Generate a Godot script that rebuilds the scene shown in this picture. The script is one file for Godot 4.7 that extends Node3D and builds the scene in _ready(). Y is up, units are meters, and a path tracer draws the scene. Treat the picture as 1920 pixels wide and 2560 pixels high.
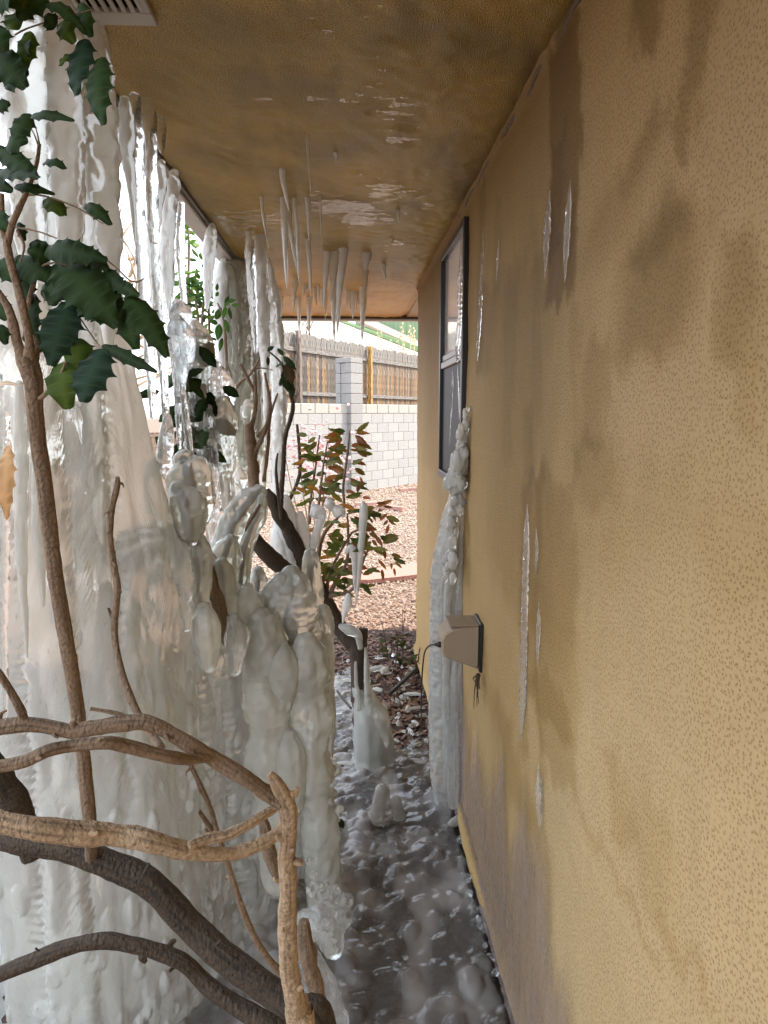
extends Node3D

const WALL_X := 0.44
const SOFFIT_Y := 2.43

var M := {}
var taken := {}
var rng := RandomNumberGenerator.new()
var lump := FastNoiseLite.new()
var fine := FastNoiseLite.new()


class Geo:
	var v := PackedVector3Array()
	var i := PackedInt32Array()
	var c := PackedColorArray()
	var hard := PackedVector3Array()
	var tint := Color.WHITE
	var streak := 0.0
	var flute := 0.0

	func orient(v0: int, i0: int) -> void:
		var vol := 0.0
		var o := v[v0]
		for k in range(i0, i.size(), 3):
			vol += (v[i[k]] - o).dot((v[i[k + 1]] - o).cross(v[i[k + 2]] - o))
		if vol < 0.0:
			flip(i0)

	func flip(i0: int) -> void:
		for k in range(i0, i.size(), 3):
			var t := i[k]
			i[k] = i[k + 1]
			i[k + 1] = t

	func point(p: Vector3, col: Color) -> void:
		v.append(p)
		c.append(col)

	func box(lo: Vector3, hi: Vector3, bev := 0.0, turn := Basis.IDENTITY, at := Vector3.ZERO) -> void:
		# a box whose edges are chamfered by bev
		var m := (lo + hi) / 2.0
		var h := (hi - lo) / 2.0
		for ax in 3:
			for s in [-1.0, 1.0]:
				var b := v.size()
				var n := Vector3.ZERO
				n[ax] = s
				var p := Vector3.ZERO
				p[(ax + 1) % 3] = 1.0
				var q := Vector3.ZERO
				q[(ax + 2) % 3] = 1.0
				for k in 4:
					var a: float = [-1.0, 1.0, 1.0, -1.0][k]
					var d: float = [-1.0, -1.0, 1.0, 1.0][k]
					point(at + turn * (m + n * h[ax] + p * a * (h[(ax + 1) % 3] - bev) + q * d * (h[(ax + 2) % 3] - bev)), tint)
				var f := [0, 1, 2, 0, 2, 3] if s > 0.0 else [0, 2, 1, 0, 3, 2]
				for k in f:
					i.append(b + k)
		if bev > 0.0:
			for ax in 3:
				var u := (ax + 1) % 3
				var w := (ax + 2) % 3
				for su in [-1.0, 1.0]:
					for sw in [-1.0, 1.0]:
						var b := v.size()
						var i0 := i.size()
						for k in 4:
							var r := Vector3.ZERO
							r[ax] = (h[ax] - bev) * (1.0 if k == 1 or k == 2 else -1.0)
							r[u] = su * (h[u] - (bev if k > 1 else 0.0))
							r[w] = sw * (h[w] - (0.0 if k > 1 else bev))
							point(at + turn * (m + r), tint)
						for k in [0, 1, 2, 0, 2, 3]:
							i.append(b + k)
						if su * sw < 0.0:
							flip(i0)

	func grid(nu: int, nv: int, f: Callable, wrap_u := false, toward := Vector3.ZERO, keep = null) -> void:
		# f(a, b, this) gives the place of a grid point and may set tint
		var b := v.size()
		var i0 := i.size()
		for y in nv:
			for x in nu:
				var p: Vector3 = f.call(x, y)
				point(p, tint)
		for y in nv - 1:
			for x in (nu if wrap_u else nu - 1):
				var p0 := b + y * nu + x
				var p1 := b + y * nu + (x + 1) % nu
				if keep != null and not keep.call(v[p0], v[p1 + nu]):
					continue
				i.append_array(PackedInt32Array([p0, p1, p1 + nu, p0, p1 + nu, p0 + nu]))
		if toward != Vector3.ZERO:
			var s := 0.0
			for k in range(i0, i.size(), 3):
				s += (v[i[k + 1]] - v[i[k]]).cross(v[i[k + 2]] - v[i[k]]).dot(toward)
			if s < 0.0:
				flip(i0)
		elif wrap_u:
			orient(b, i0)

	func tube(path: Array, sides: int, step: float, nz: FastNoiseLite, amp: float, freq: float, cap := 0.7, rip := 0.0, rip_len := 0.02, flat := 1.0, lengthwise := 1.0) -> void:
		# a round rod through the points (x, y, z, radius), its surface uneven by noise and, where rip is given, ringed
		var pts: Array[Vector4] = []
		for k in path.size() - 1:
			var p0: Vector4 = path[maxi(k - 1, 0)]
			var p1: Vector4 = path[k]
			var p2: Vector4 = path[k + 1]
			var p3: Vector4 = path[mini(k + 2, path.size() - 1)]
			var far := Vector3(p2.x - p1.x, p2.y - p1.y, p2.z - p1.z).length() + absf(p2.w - p1.w)
			var n := maxi(1, int(ceil(far / step)))
			for j in n:
				var t := float(j) / n
				var q := 0.5 * (2.0 * p1 + (p2 - p0) * t + (2.0 * p0 - 5.0 * p1 + 4.0 * p2 - p3) * t * t + (3.0 * p1 - p0 - 3.0 * p2 + p3) * t * t * t)
				q.w = maxf(q.w, minf(p1.w, p2.w) * 0.8)
				pts.append(q)
		pts.append(path[path.size() - 1])
		var b := v.size()
		var i0 := i.size()
		var d0 := Vector3(pts[1].x - pts[0].x, pts[1].y - pts[0].y, pts[1].z - pts[0].z).normalized()
		var last := pts.size() - 1
		var d1 := Vector3(pts[last].x - pts[last - 1].x, pts[last].y - pts[last - 1].y, pts[last].z - pts[last - 1].z).normalized()
		var full: Array[Vector4] = []
		if cap > 0.0:
			for a in [0.97, 0.86, 0.66, 0.36]:
				var r := sqrt(1.0 - a * a)
				full.append(Vector4(pts[0].x - d0.x * pts[0].w * a * cap, pts[0].y - d0.y * pts[0].w * a * cap, pts[0].z - d0.z * pts[0].w * a * cap, pts[0].w * r))
		full.append_array(pts)
		if cap > 0.0:
			for a in [0.36, 0.66, 0.86, 0.97]:
				var r := sqrt(1.0 - a * a)
				full.append(Vector4(pts[last].x + d1.x * pts[last].w * a * cap, pts[last].y + d1.y * pts[last].w * a * cap, pts[last].z + d1.z * pts[last].w * a * cap, pts[last].w * r))
		var up := Vector3.UP if absf(d0.y) < 0.8 else Vector3.BACK
		var ex := d0.cross(up).normalized()
		var s := 0.0
		for k in full.size():
			var p := Vector3(full[k].x, full[k].y, full[k].z)
			var nx := full[mini(k + 1, full.size() - 1)]
			var pv := full[maxi(k - 1, 0)]
			var dir := Vector3(nx.x - pv.x, nx.y - pv.y, nx.z - pv.z).normalized()
			if k > 0:
				s += Vector3(p.x - full[k - 1].x, p.y - full[k - 1].y, p.z - full[k - 1].z).length()
			ex = (ex - dir * ex.dot(dir)).normalized()
			var ey := dir.cross(ex)
			var ring := 1.0 + rip * sin(TAU * s / rip_len + 2.5 * nz.get_noise_2d(s * 140.0, 7.0))
			for m in sides:
				var ang := TAU * m / sides
				var o := (ex * cos(ang) + ey * sin(ang) * flat) * full[k].w
				var e := p + o
				var g := nz.get_noise_3d(e.x * freq, e.y * freq * lengthwise, e.z * freq) + 0.28 * nz.get_noise_3d(e.x * freq * 3.6, e.y * freq * 2.2 * lengthwise, e.z * freq * 3.6)
				if flute > 0.0:
					g += flute / maxf(amp, 0.01) * nz.get_noise_2d(cos(ang) * 2.4 + p.x * 9.0 + s * 0.7, sin(ang) * 2.4 + s * 1.4)
				if streak > 0.0:
					var w := nz.get_noise_2d(cos(ang) * 2.6 + s * 3.0, sin(ang) * 2.6 + s * 5.0 + 40.0) + 0.8 * nz.get_noise_2d(cos(ang) * 7.0 + s * 9.0, sin(ang) * 7.0)
					point(p + o * (ring + amp * g + 0.07 * w), tint * (1.0 + streak * clampf(w * 1.6, -1.0, 0.6)))
				else:
					point(p + o * (ring + amp * g), tint)
		for k in full.size() - 1:
			for m in sides:
				var p0 := b + k * sides + m
				var p1 := b + k * sides + (m + 1) % sides
				i.append_array(PackedInt32Array([p0, p1, p1 + sides, p0, p1 + sides, p0 + sides]))
		var e0 := v.size()
		point(Vector3(full[0].x, full[0].y, full[0].z), tint)
		point(Vector3(full[-1].x, full[-1].y, full[-1].z), tint)
		for m in sides:
			i.append_array(PackedInt32Array([e0, b + (m + 1) % sides, b + m]))
			var z := b + (full.size() - 1) * sides
			i.append_array(PackedInt32Array([e0 + 1, z + m, z + (m + 1) % sides]))
		orient(b, i0)

	func ball(at: Vector3, r: Vector3, turn: Basis, nz: FastNoiseLite, amp: float, freq: float, rows := 12) -> void:
		var b := v.size()
		var i0 := i.size()
		var cols := rows * 2
		for y in rows + 1:
			var t := PI * y / rows
			for x in cols:
				var a := TAU * x / cols
				var n := Vector3(sin(t) * cos(a), cos(t), sin(t) * sin(a))
				var q := at + turn * (n * r)
				point(at + turn * (n * r) * (1.0 + amp * nz.get_noise_3d(q.x * freq, q.y * freq, q.z * freq)), tint)
		for y in rows:
			for x in cols:
				var p0 := b + y * cols + x
				var p1 := b + y * cols + (x + 1) % cols
				i.append_array(PackedInt32Array([p0, p1, p1 + cols, p0, p1 + cols, p0 + cols]))
		orient(b, i0)

	func leaf(base: Vector3, tip: Vector3, face: Vector3, width: float, fold: float, bend: float, spines: int, rows: int, twist: float, col: Color, rib: Color) -> void:
		# a blade with a toothed edge, folded along its midrib and bent along its length
		var ax := tip - base
		var l := ax.length()
		var dir := ax / l
		var side := dir.cross(face).normalized()
		var nrm := side.cross(dir).normalized()
		var b := v.size()
		for k in rows + 1:
			var s := float(k) / rows
			var w := width * 0.5 * pow(sin(PI * pow(clampf(s * 0.985 + 0.01, 0.0, 1.0), 0.85)), 0.72)
			var tooth := fposmod(s * spines + 0.12, 1.0)
			var tw := twist * (s - 0.5)
			var sd := side * cos(tw) + nrm * sin(tw)
			var nm := nrm * cos(tw) - side * sin(tw)
			for t in [-1.0, -0.5, 0.0, 0.5, 1.0]:
				var out: float = t * w
				if absf(t) == 1.0 and spines > 0:
					out *= 0.84 + 0.36 * pow(absf(tooth - 0.5) * 2.0, 3.5)
				var p := base + ax * s + sd * out - nm * (fold * absf(t) * w * (0.6 + 0.4 * absf(t))) + nrm * bend * l * 4.0 * s * (1.0 - s)
				if absf(t) == 1.0 and spines > 0:
					p += nm * 0.05 * width * sin(s * spines * TAU) + dir * 0.02 * l * pow(absf(tooth - 0.5) * 2.0, 3.0)
				var vein := fposmod(s * spines * 1.5 - absf(t) * 0.35, 1.0) < 0.16 and absf(t) < 1.0
				point(p, rib if t == 0.0 or vein else col * (1.0 + 0.18 * sin(s * 9.0 + t * 3.0)))
		for k in rows:
			for t in 4:
				var p0 := b + k * 5 + t
				i.append_array(PackedInt32Array([p0, p0 + 1, p0 + 6, p0, p0 + 6, p0 + 5]))

	func mesh() -> ArrayMesh:
		var n := PackedVector3Array()
		n.resize(v.size())
		for k in range(0, i.size(), 3):
			var a := i[k]
			var b := i[k + 1]
			var d := i[k + 2]
			var q := (v[b] - v[a]).cross(v[d] - v[a])
			n[a] += q
			n[b] += q
			n[d] += q
		for k in n.size():
			n[k] = n[k].normalized() if n[k].length_squared() > 1e-24 else Vector3.UP
		var cw := i.duplicate()
		for k in range(0, cw.size(), 3):
			cw[k + 1] = i[k + 2]
			cw[k + 2] = i[k + 1]
		var arr := []
		arr.resize(Mesh.ARRAY_MAX)
		arr[Mesh.ARRAY_VERTEX] = v
		arr[Mesh.ARRAY_NORMAL] = n
		arr[Mesh.ARRAY_COLOR] = c
		arr[Mesh.ARRAY_INDEX] = cw
		var m := ArrayMesh.new()
		m.add_surface_from_arrays(Mesh.PRIMITIVE_TRIANGLES, arr)
		return m


func numbered(called: String) -> String:
	var n: int = taken.get(called, 0)
	taken[called] = n + 1
	return called if n == 0 else "%s_%03d" % [called, n]


func tag(o: Node3D, label: String, category: String, group := "") -> Node3D:
	o.set_meta("label", label)
	o.set_meta("category", category)
	if group:
		o.set_meta("group", group)
	return o


func thing(called: String, label: String, category: String, group := "", at := Vector3.ZERO) -> Node3D:
	var o := Node3D.new()
	o.name = numbered(called)
	o.position = at
	add_child(o, true)
	return tag(o, label, category, group)


func put(called: String, shape: Mesh, material: Material, parent: Node = self) -> MeshInstance3D:
	var o := MeshInstance3D.new()
	o.name = numbered(called) if parent == self else called
	o.mesh = shape
	o.material_override = material
	parent.add_child(o, true)
	return o


func stuff(o: Node) -> void:
	o.set_meta("kind", "stuff")


func structure(o: Node) -> void:
	o.set_meta("kind", "structure")


func noise_tex(size: int, kind: int, freq: float, octaves: int, stops: Array, seed_: int, as_normal := 0.0) -> NoiseTexture2D:
	var n := FastNoiseLite.new()
	n.noise_type = kind
	n.frequency = freq
	n.fractal_octaves = octaves
	n.seed = seed_
	var t := NoiseTexture2D.new()
	t.width = size
	t.height = size
	t.seamless = true
	t.noise = n
	if as_normal > 0.0:
		t.as_normal_map = true
		t.bump_strength = as_normal
	if stops.size():
		var g := Gradient.new()
		g.offsets = PackedFloat32Array(stops.map(func(s): return s[0]))
		g.colors = PackedColorArray(stops.map(func(s): return s[1]))
		t.color_ramp = g
	return t


func grey(x: float) -> Color:
	return Color(x, x, x)


func mat(linear: Color, rough: float, tex: Texture2D = null, bump: Texture2D = null, bump_cm := 0.0, scale := Vector3.ONE, vcol := true, world := true) -> StandardMaterial3D:
	var m := StandardMaterial3D.new()
	m.albedo_color = linear.linear_to_srgb()
	m.roughness = rough
	m.vertex_color_use_as_albedo = vcol
	m.cull_mode = BaseMaterial3D.CULL_DISABLED
	m.albedo_texture = tex
	if bump:
		m.heightmap_enabled = true
		m.heightmap_texture = bump
		m.heightmap_scale = bump_cm
	m.uv1_triplanar = true
	m.uv1_world_triplanar = world
	m.uv1_scale = scale
	return m


func materials() -> void:
	var S := FastNoiseLite.TYPE_SIMPLEX_SMOOTH
	var P := FastNoiseLite.TYPE_PERLIN
	var grain := noise_tex(1024, S, 0.085, 3, [[0.0, grey(0.0)], [0.36, grey(0.25)], [0.5, grey(0.8)], [1.0, grey(1.0)]], 3)
	var grain2 := noise_tex(1024, S, 0.06, 5, [], 23)
	var specks := noise_tex(1024, FastNoiseLite.TYPE_CELLULAR, 0.05, 3, [[0.0, Color(0.60, 0.52, 0.41)], [0.16, Color(0.72, 0.65, 0.55)], [0.30, Color(0.92, 0.90, 0.86)], [0.5, Color(1.0, 1.0, 1.0)], [1.0, Color(0.97, 0.96, 0.95)]], 23)
	M.stucco = mat(Color(1, 1, 1), 0.75, specks, grain2, 0.09, Vector3.ONE * 2.9)
	M.soffit = mat(Color(1, 1, 1), 0.33, noise_tex(1024, S, 0.09, 4, [[0.0, Color(0.42, 0.32, 0.2)], [0.35, Color(0.66, 0.56, 0.42)], [0.5, Color(0.95, 0.92, 0.88)], [1.0, Color(1, 1, 1)]], 17), grain, 0.35, Vector3.ONE * 2.6)
	var ice_bump := noise_tex(512, S, 0.02, 4, [], 11)
	var ice_fine := noise_tex(1024, S, 0.03, 6, [], 13)
	var vein := noise_tex(512, S, 0.012, 5, [[0.0, grey(0.0)], [1.0, grey(1.0)]], 12)
	M.ice = ice(Color(0.76, 0.755, 0.70), 0.08, 0.38, ice_fine, 0.06, Vector3(5, 3, 5))
	M.milk = ice(Color(0.83, 0.83, 0.76), 0.04, 0.34, vein, 0.06, Vector3(4, 3, 4))
	M.frost = ice(Color(0.86, 0.86, 0.83), 0.09, 0.6, vein, 0.06, Vector3(4, 3, 4))
	M.column = ice(Color(0.82, 0.81, 0.77), 0.06, 0.32, ice_fine, 0.05, Vector3(5, 4, 5))
	M.stump = ice(Color(0.66, 0.63, 0.58), 0.05, 0.32, vein, 0.08, Vector3(4, 3, 4))
	M.clear = ice(Color(0.97, 0.985, 0.98), 0.02, 0.10, ice_bump, 0.3, Vector3(8, 3, 8))
	M.floe = ice(Color(0.70, 0.67, 0.64), 0.025, 0.38, vein, 0.05, Vector3(5, 5, 5))
	M.glaze = StandardMaterial3D.new()
	M.glaze.transparency = BaseMaterial3D.TRANSPARENCY_ALPHA
	M.glaze.albedo_color = Color(0.60, 0.545, 0.53, 0.50)
	M.glaze.roughness = 0.28
	M.glaze.vertex_color_use_as_albedo = true
	M.film = StandardMaterial3D.new()
	M.film.transparency = BaseMaterial3D.TRANSPARENCY_ALPHA
	M.film.albedo_color = Color(1, 1, 1, 0.06)
	M.film.roughness = 0.16
	M.film.heightmap_enabled = true
	M.film.heightmap_texture = ice_bump
	M.film.heightmap_scale = 0.2
	M.film.uv1_triplanar = true
	M.film.uv1_world_triplanar = true
	M.film.uv1_scale = Vector3.ONE * 6.0
	var bark_t := noise_tex(512, P, 0.03, 5, [[0.0, grey(0.45)], [0.35, grey(0.78)], [0.55, grey(0.95)], [1.0, grey(1.0)]], 5)
	var bark_b := noise_tex(512, P, 0.035, 5, [], 5)
	var bark_soft := noise_tex(512, P, 0.03, 6, [[0.0, grey(0.55)], [0.35, grey(0.88)], [0.6, grey(0.98)], [1.0, grey(1.0)]], 6)
	M.bark = mat(Color(0.25, 0.17, 0.107), 0.85, bark_soft, bark_b, 0.25, Vector3(17, 12, 17))
	M.bark_dark = mat(Color(0.078, 0.052, 0.03), 0.8, bark_t, bark_b, 0.35, Vector3(14, 12, 14))
	M.bark_pale = mat(Color(0.46, 0.325, 0.20), 0.85, bark_soft, bark_b, 0.3, Vector3(14, 14, 14))
	M.leaf = mat(Color(1, 1, 1), 0.5)
	M.leaf.metallic_specular = 0.2
	M.leaf.backlight_enabled = true
	M.leaf.backlight = Color(0.35, 0.4, 0.2)
	M.leaf_thin = mat(Color(1, 1, 1), 0.5)
	M.leaf_thin.backlight_enabled = true
	M.leaf_thin.backlight = Color(0.95, 0.95, 0.8)
	M.dry = mat(Color(1, 1, 1), 0.7)
	M.dry.backlight_enabled = true
	M.dry.backlight = Color(0.5, 0.45, 0.35)
	var wood_t := noise_tex(512, P, 0.02, 5, [[0.0, grey(0.35)], [0.4, grey(0.65)], [0.6, grey(0.95)], [1.0, grey(1.0)]], 8)
	M.wood = mat(Color(1, 1, 1), 0.85, wood_t, wood_t, 0.2, Vector3(6, 0.6, 6))
	M.rail = mat(Color(1, 1, 1), 0.85, wood_t, wood_t, 0.2, Vector3(0.8, 6, 0.8))
	M.block = mat(Color(1, 1, 1), 0.9, noise_tex(512, S, 0.05, 4, [[0.0, grey(0.72)], [0.5, grey(0.95)], [1.0, grey(1.0)]], 21), grain, 0.15, Vector3.ONE * 1.2)
	M.stone = mat(Color(1, 1, 1), 0.85, bark_t, bark_b, 0.2, Vector3.ONE * 6.0, true, false)
	M.plain = mat(Color(1, 1, 1), 0.6)
	M.metal = mat(Color(1, 1, 1), 0.4)
	M.dark = mat(Color(0.012, 0.011, 0.011), 0.5, null, null, 0.0, Vector3.ONE, false)
	M.ground = mat(Color(1, 1, 1), 0.95, noise_tex(512, FastNoiseLite.TYPE_CELLULAR, 0.05, 2, [[0.0, grey(1.0)], [0.5, grey(0.75)], [1.0, grey(0.4)]], 31), noise_tex(512, FastNoiseLite.TYPE_CELLULAR, 0.05, 2, [], 31), 1.2, Vector3.ONE * 1.3)
	M.shingle = mat(Color(1, 1, 1), 0.95, noise_tex(512, S, 0.08, 3, [[0.0, grey(0.6)], [0.5, grey(0.9)], [1.0, grey(1.0)]], 41), null, 0.0, Vector3.ONE * 0.7)
	M.box = mat(Color(0.78, 0.69, 0.56), 0.6, noise_tex(512, S, 0.12, 3, [[0.0, Color(0.35, 0.27, 0.2)], [0.45, Color(0.6, 0.52, 0.44)], [0.55, Color(0.85, 0.82, 0.78)], [0.7, Color(1, 1, 1)], [1.0, Color(1, 1, 1)]], 51), grain, 0.1, Vector3.ONE * 9.0)
	M.glass = StandardMaterial3D.new()
	M.glass.transparency = BaseMaterial3D.TRANSPARENCY_ALPHA
	M.glass.albedo_color = Color(0.9, 0.92, 0.92, 0.08)
	M.glass.roughness = 0.05


func ice(linear: Color, rough: float, body: float, bump: Texture2D, bump_cm: float, scale: Vector3) -> StandardMaterial3D:
	var m := mat(linear, rough, null, bump, bump_cm, scale)
	m.albedo_color.a = body
	m.refraction_enabled = true
	m.refraction_scale = 0.031
	return m


func _ready() -> void:
	rng.seed = 41
	lump.noise_type = FastNoiseLite.TYPE_SIMPLEX_SMOOTH
	lump.frequency = 1.0
	lump.fractal_octaves = 2
	fine.noise_type = FastNoiseLite.TYPE_SIMPLEX_SMOOTH
	fine.frequency = 1.0
	fine.fractal_octaves = 4
	var cam := Camera3D.new()
	cam.name = "camera"
	cam.position = Vector3(0, 1.66, 0)
	cam.rotation_degrees = Vector3(-8.02, -2.755, 0)
	cam.fov = 71.63
	cam.near = 0.05
	cam.far = 400.0
	add_child(cam)
	var env := Environment.new()
	env.background_mode = Environment.BG_SKY
	env.tonemap_mode = Environment.TONE_MAPPER_LINEAR
	env.tonemap_exposure = 3.7
	env.sdfgi_enabled = true
	env.ssao_enabled = true
	env.ssil_enabled = true
	var sky_m := ProceduralSkyMaterial.new()
	sky_m.sky_top_color = Color(0.82, 0.86, 0.92)
	sky_m.sky_horizon_color = Color(0.93, 0.94, 0.96)
	sky_m.ground_bottom_color = Color(0.35, 0.32, 0.29)
	sky_m.ground_horizon_color = Color(0.55, 0.52, 0.48)
	sky_m.sky_curve = 0.2
	var sk := Sky.new()
	sk.sky_material = sky_m
	env.sky = sk
	env.background_energy_multiplier = 1.0
	var we := WorldEnvironment.new()
	we.name = "world"
	we.environment = env
	add_child(we)
	var sun := DirectionalLight3D.new()
	sun.name = "sun"
	sun.light_energy = 0.8
	sun.light_color = Color(1.0, 0.95, 0.86)
	sun.light_angular_distance = 2.0
	sun.shadow_enabled = true
	sun.rotation_degrees = Vector3(-48, 112, 0)
	add_child(sun)
	materials()
	ground()
	house()
	far_yard()
	frozen_floor()
	ice_curtain()
	icicles()
	ice_lumps()
	wall_ice()
	shards()
	trees()
	back_shrub()
	side_shrub()
	front_shrub()
	details()


func ground() -> void:
	var g := Geo.new()
	# one sheet, finer near the camera, to the horizon
	var xs := [-120.0, -60.0, -30.0, -15.0]
	for k in 61:
		xs.append(-8.0 + k * 0.25)
	xs.append_array([12.0, 30.0, 60.0, 120.0])
	var zs := [120.0, 40.0, 12.0]
	for k in 121:
		zs.append(6.0 - k * 0.25)
	zs.append_array([-30.0, -60.0, -120.0, -200.0])
	g.grid(xs.size(), zs.size(), func(a: int, b: int):
		var p := Vector3(xs[a], 0, zs[b])
		var n := lump.get_noise_2d(p.x * 0.9, p.z * 0.9)
		p.y = 0.015 * n - 0.01
		g.tint = Color(0.40, 0.285, 0.225) * (1.0 + 0.12 * n)
		return p, false, Vector3.UP)
	structure(put("gravel_ground", g.mesh(), M.ground))
	# brown bark mulch in the planting strip under the eave
	var s := Geo.new()
	s.grid(100, 190, func(a: int, b: int):
		var p := Vector3(-1.3 + a * 0.0215, 0, 0.2 - b * 0.03)
		p.y = 0.022 + 0.014 * lump.get_noise_2d(p.x * 9, p.z * 9)
		s.tint = Color(0.12, 0.062, 0.042) * (1.0 + 0.35 * lump.get_noise_2d(p.x * 20, p.z * 20))
		return p, false, Vector3.UP, func(a, _b): return a.z > -5.15 + 0.25 * lump.get_noise_2d(a.x * 3, a.z * 3) - 0.18 * a.x)
	structure(put("mulch_bed", s.mesh(), M.ground))
	# loose gravel stones on the sheet
	var stone := Geo.new()
	stone.ball(Vector3.ZERO, Vector3(1, 0.62, 0.8), Basis.IDENTITY, lump, 0.35, 1.3, 4)
	var spots := []
	for k in 26000:
		var z := -4.9 - 12.0 * pow(rng.randf(), 1.7)
		var x := rng.randf_range(-1.9, 0.6 + (-z - 4.9) * 0.22)
		spots.append(Vector3(x, 0, z))
	for k in 7000:
		spots.append(Vector3(rng.randf_range(-3.4, -1.15), 0, rng.randf_range(-7.0, -1.2)))
	var mm := MultiMesh.new()
	mm.transform_format = MultiMesh.TRANSFORM_3D
	mm.use_colors = true
	mm.mesh = stone.mesh()
	mm.instance_count = spots.size()
	for k in spots.size():
		var p: Vector3 = spots[k]
		var r := rng.randf_range(0.007, 0.017) * (1.0 + 0.04 * maxf(0.0, -p.z - 6.0))
		p.y = r * 0.25
		mm.set_instance_transform(k, Transform3D(Basis.from_euler(Vector3(rng.randf_range(-0.5, 0.5), rng.randf_range(0, TAU), rng.randf_range(-0.5, 0.5))).scaled(Vector3.ONE * r), p))
		var t := rng.randf()
		var col := Color(0.58, 0.41, 0.31).lerp(Color(0.68, 0.57, 0.48), t) if rng.randf() < 0.86 else Color(0.46, 0.28, 0.20)
		var damp := clampf((p.z + 7.2 + 0.5 * lump.get_noise_2d(p.x * 2, p.z * 2)) / 2.0, 0.0, 1.0) if p.x > -1.0 else 0.0
		mm.set_instance_color(k, col.lerp(Color(0.56, 0.32, 0.23), 0.5 * damp) * (1.0 - 0.1 * damp))
	var mi := MultiMeshInstance3D.new()
	mi.name = "gravel"
	mi.multimesh = mm
	mi.material_override = M.stone
	add_child(mi)
	stuff(mi)


func stain_shadow_at(list: Array, a: float, b: float) -> float:
	# how much a spot is darkened by stain and painted shadow marks: each runs from one point to another with its own radii
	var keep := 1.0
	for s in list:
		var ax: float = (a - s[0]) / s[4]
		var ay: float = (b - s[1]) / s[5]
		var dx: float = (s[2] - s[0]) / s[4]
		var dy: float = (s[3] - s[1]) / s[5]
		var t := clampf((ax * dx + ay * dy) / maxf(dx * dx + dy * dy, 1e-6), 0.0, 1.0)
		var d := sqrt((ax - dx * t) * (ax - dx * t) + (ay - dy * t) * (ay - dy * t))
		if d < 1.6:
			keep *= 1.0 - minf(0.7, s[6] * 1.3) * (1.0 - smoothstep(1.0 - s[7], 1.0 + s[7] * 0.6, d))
	return keep


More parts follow.
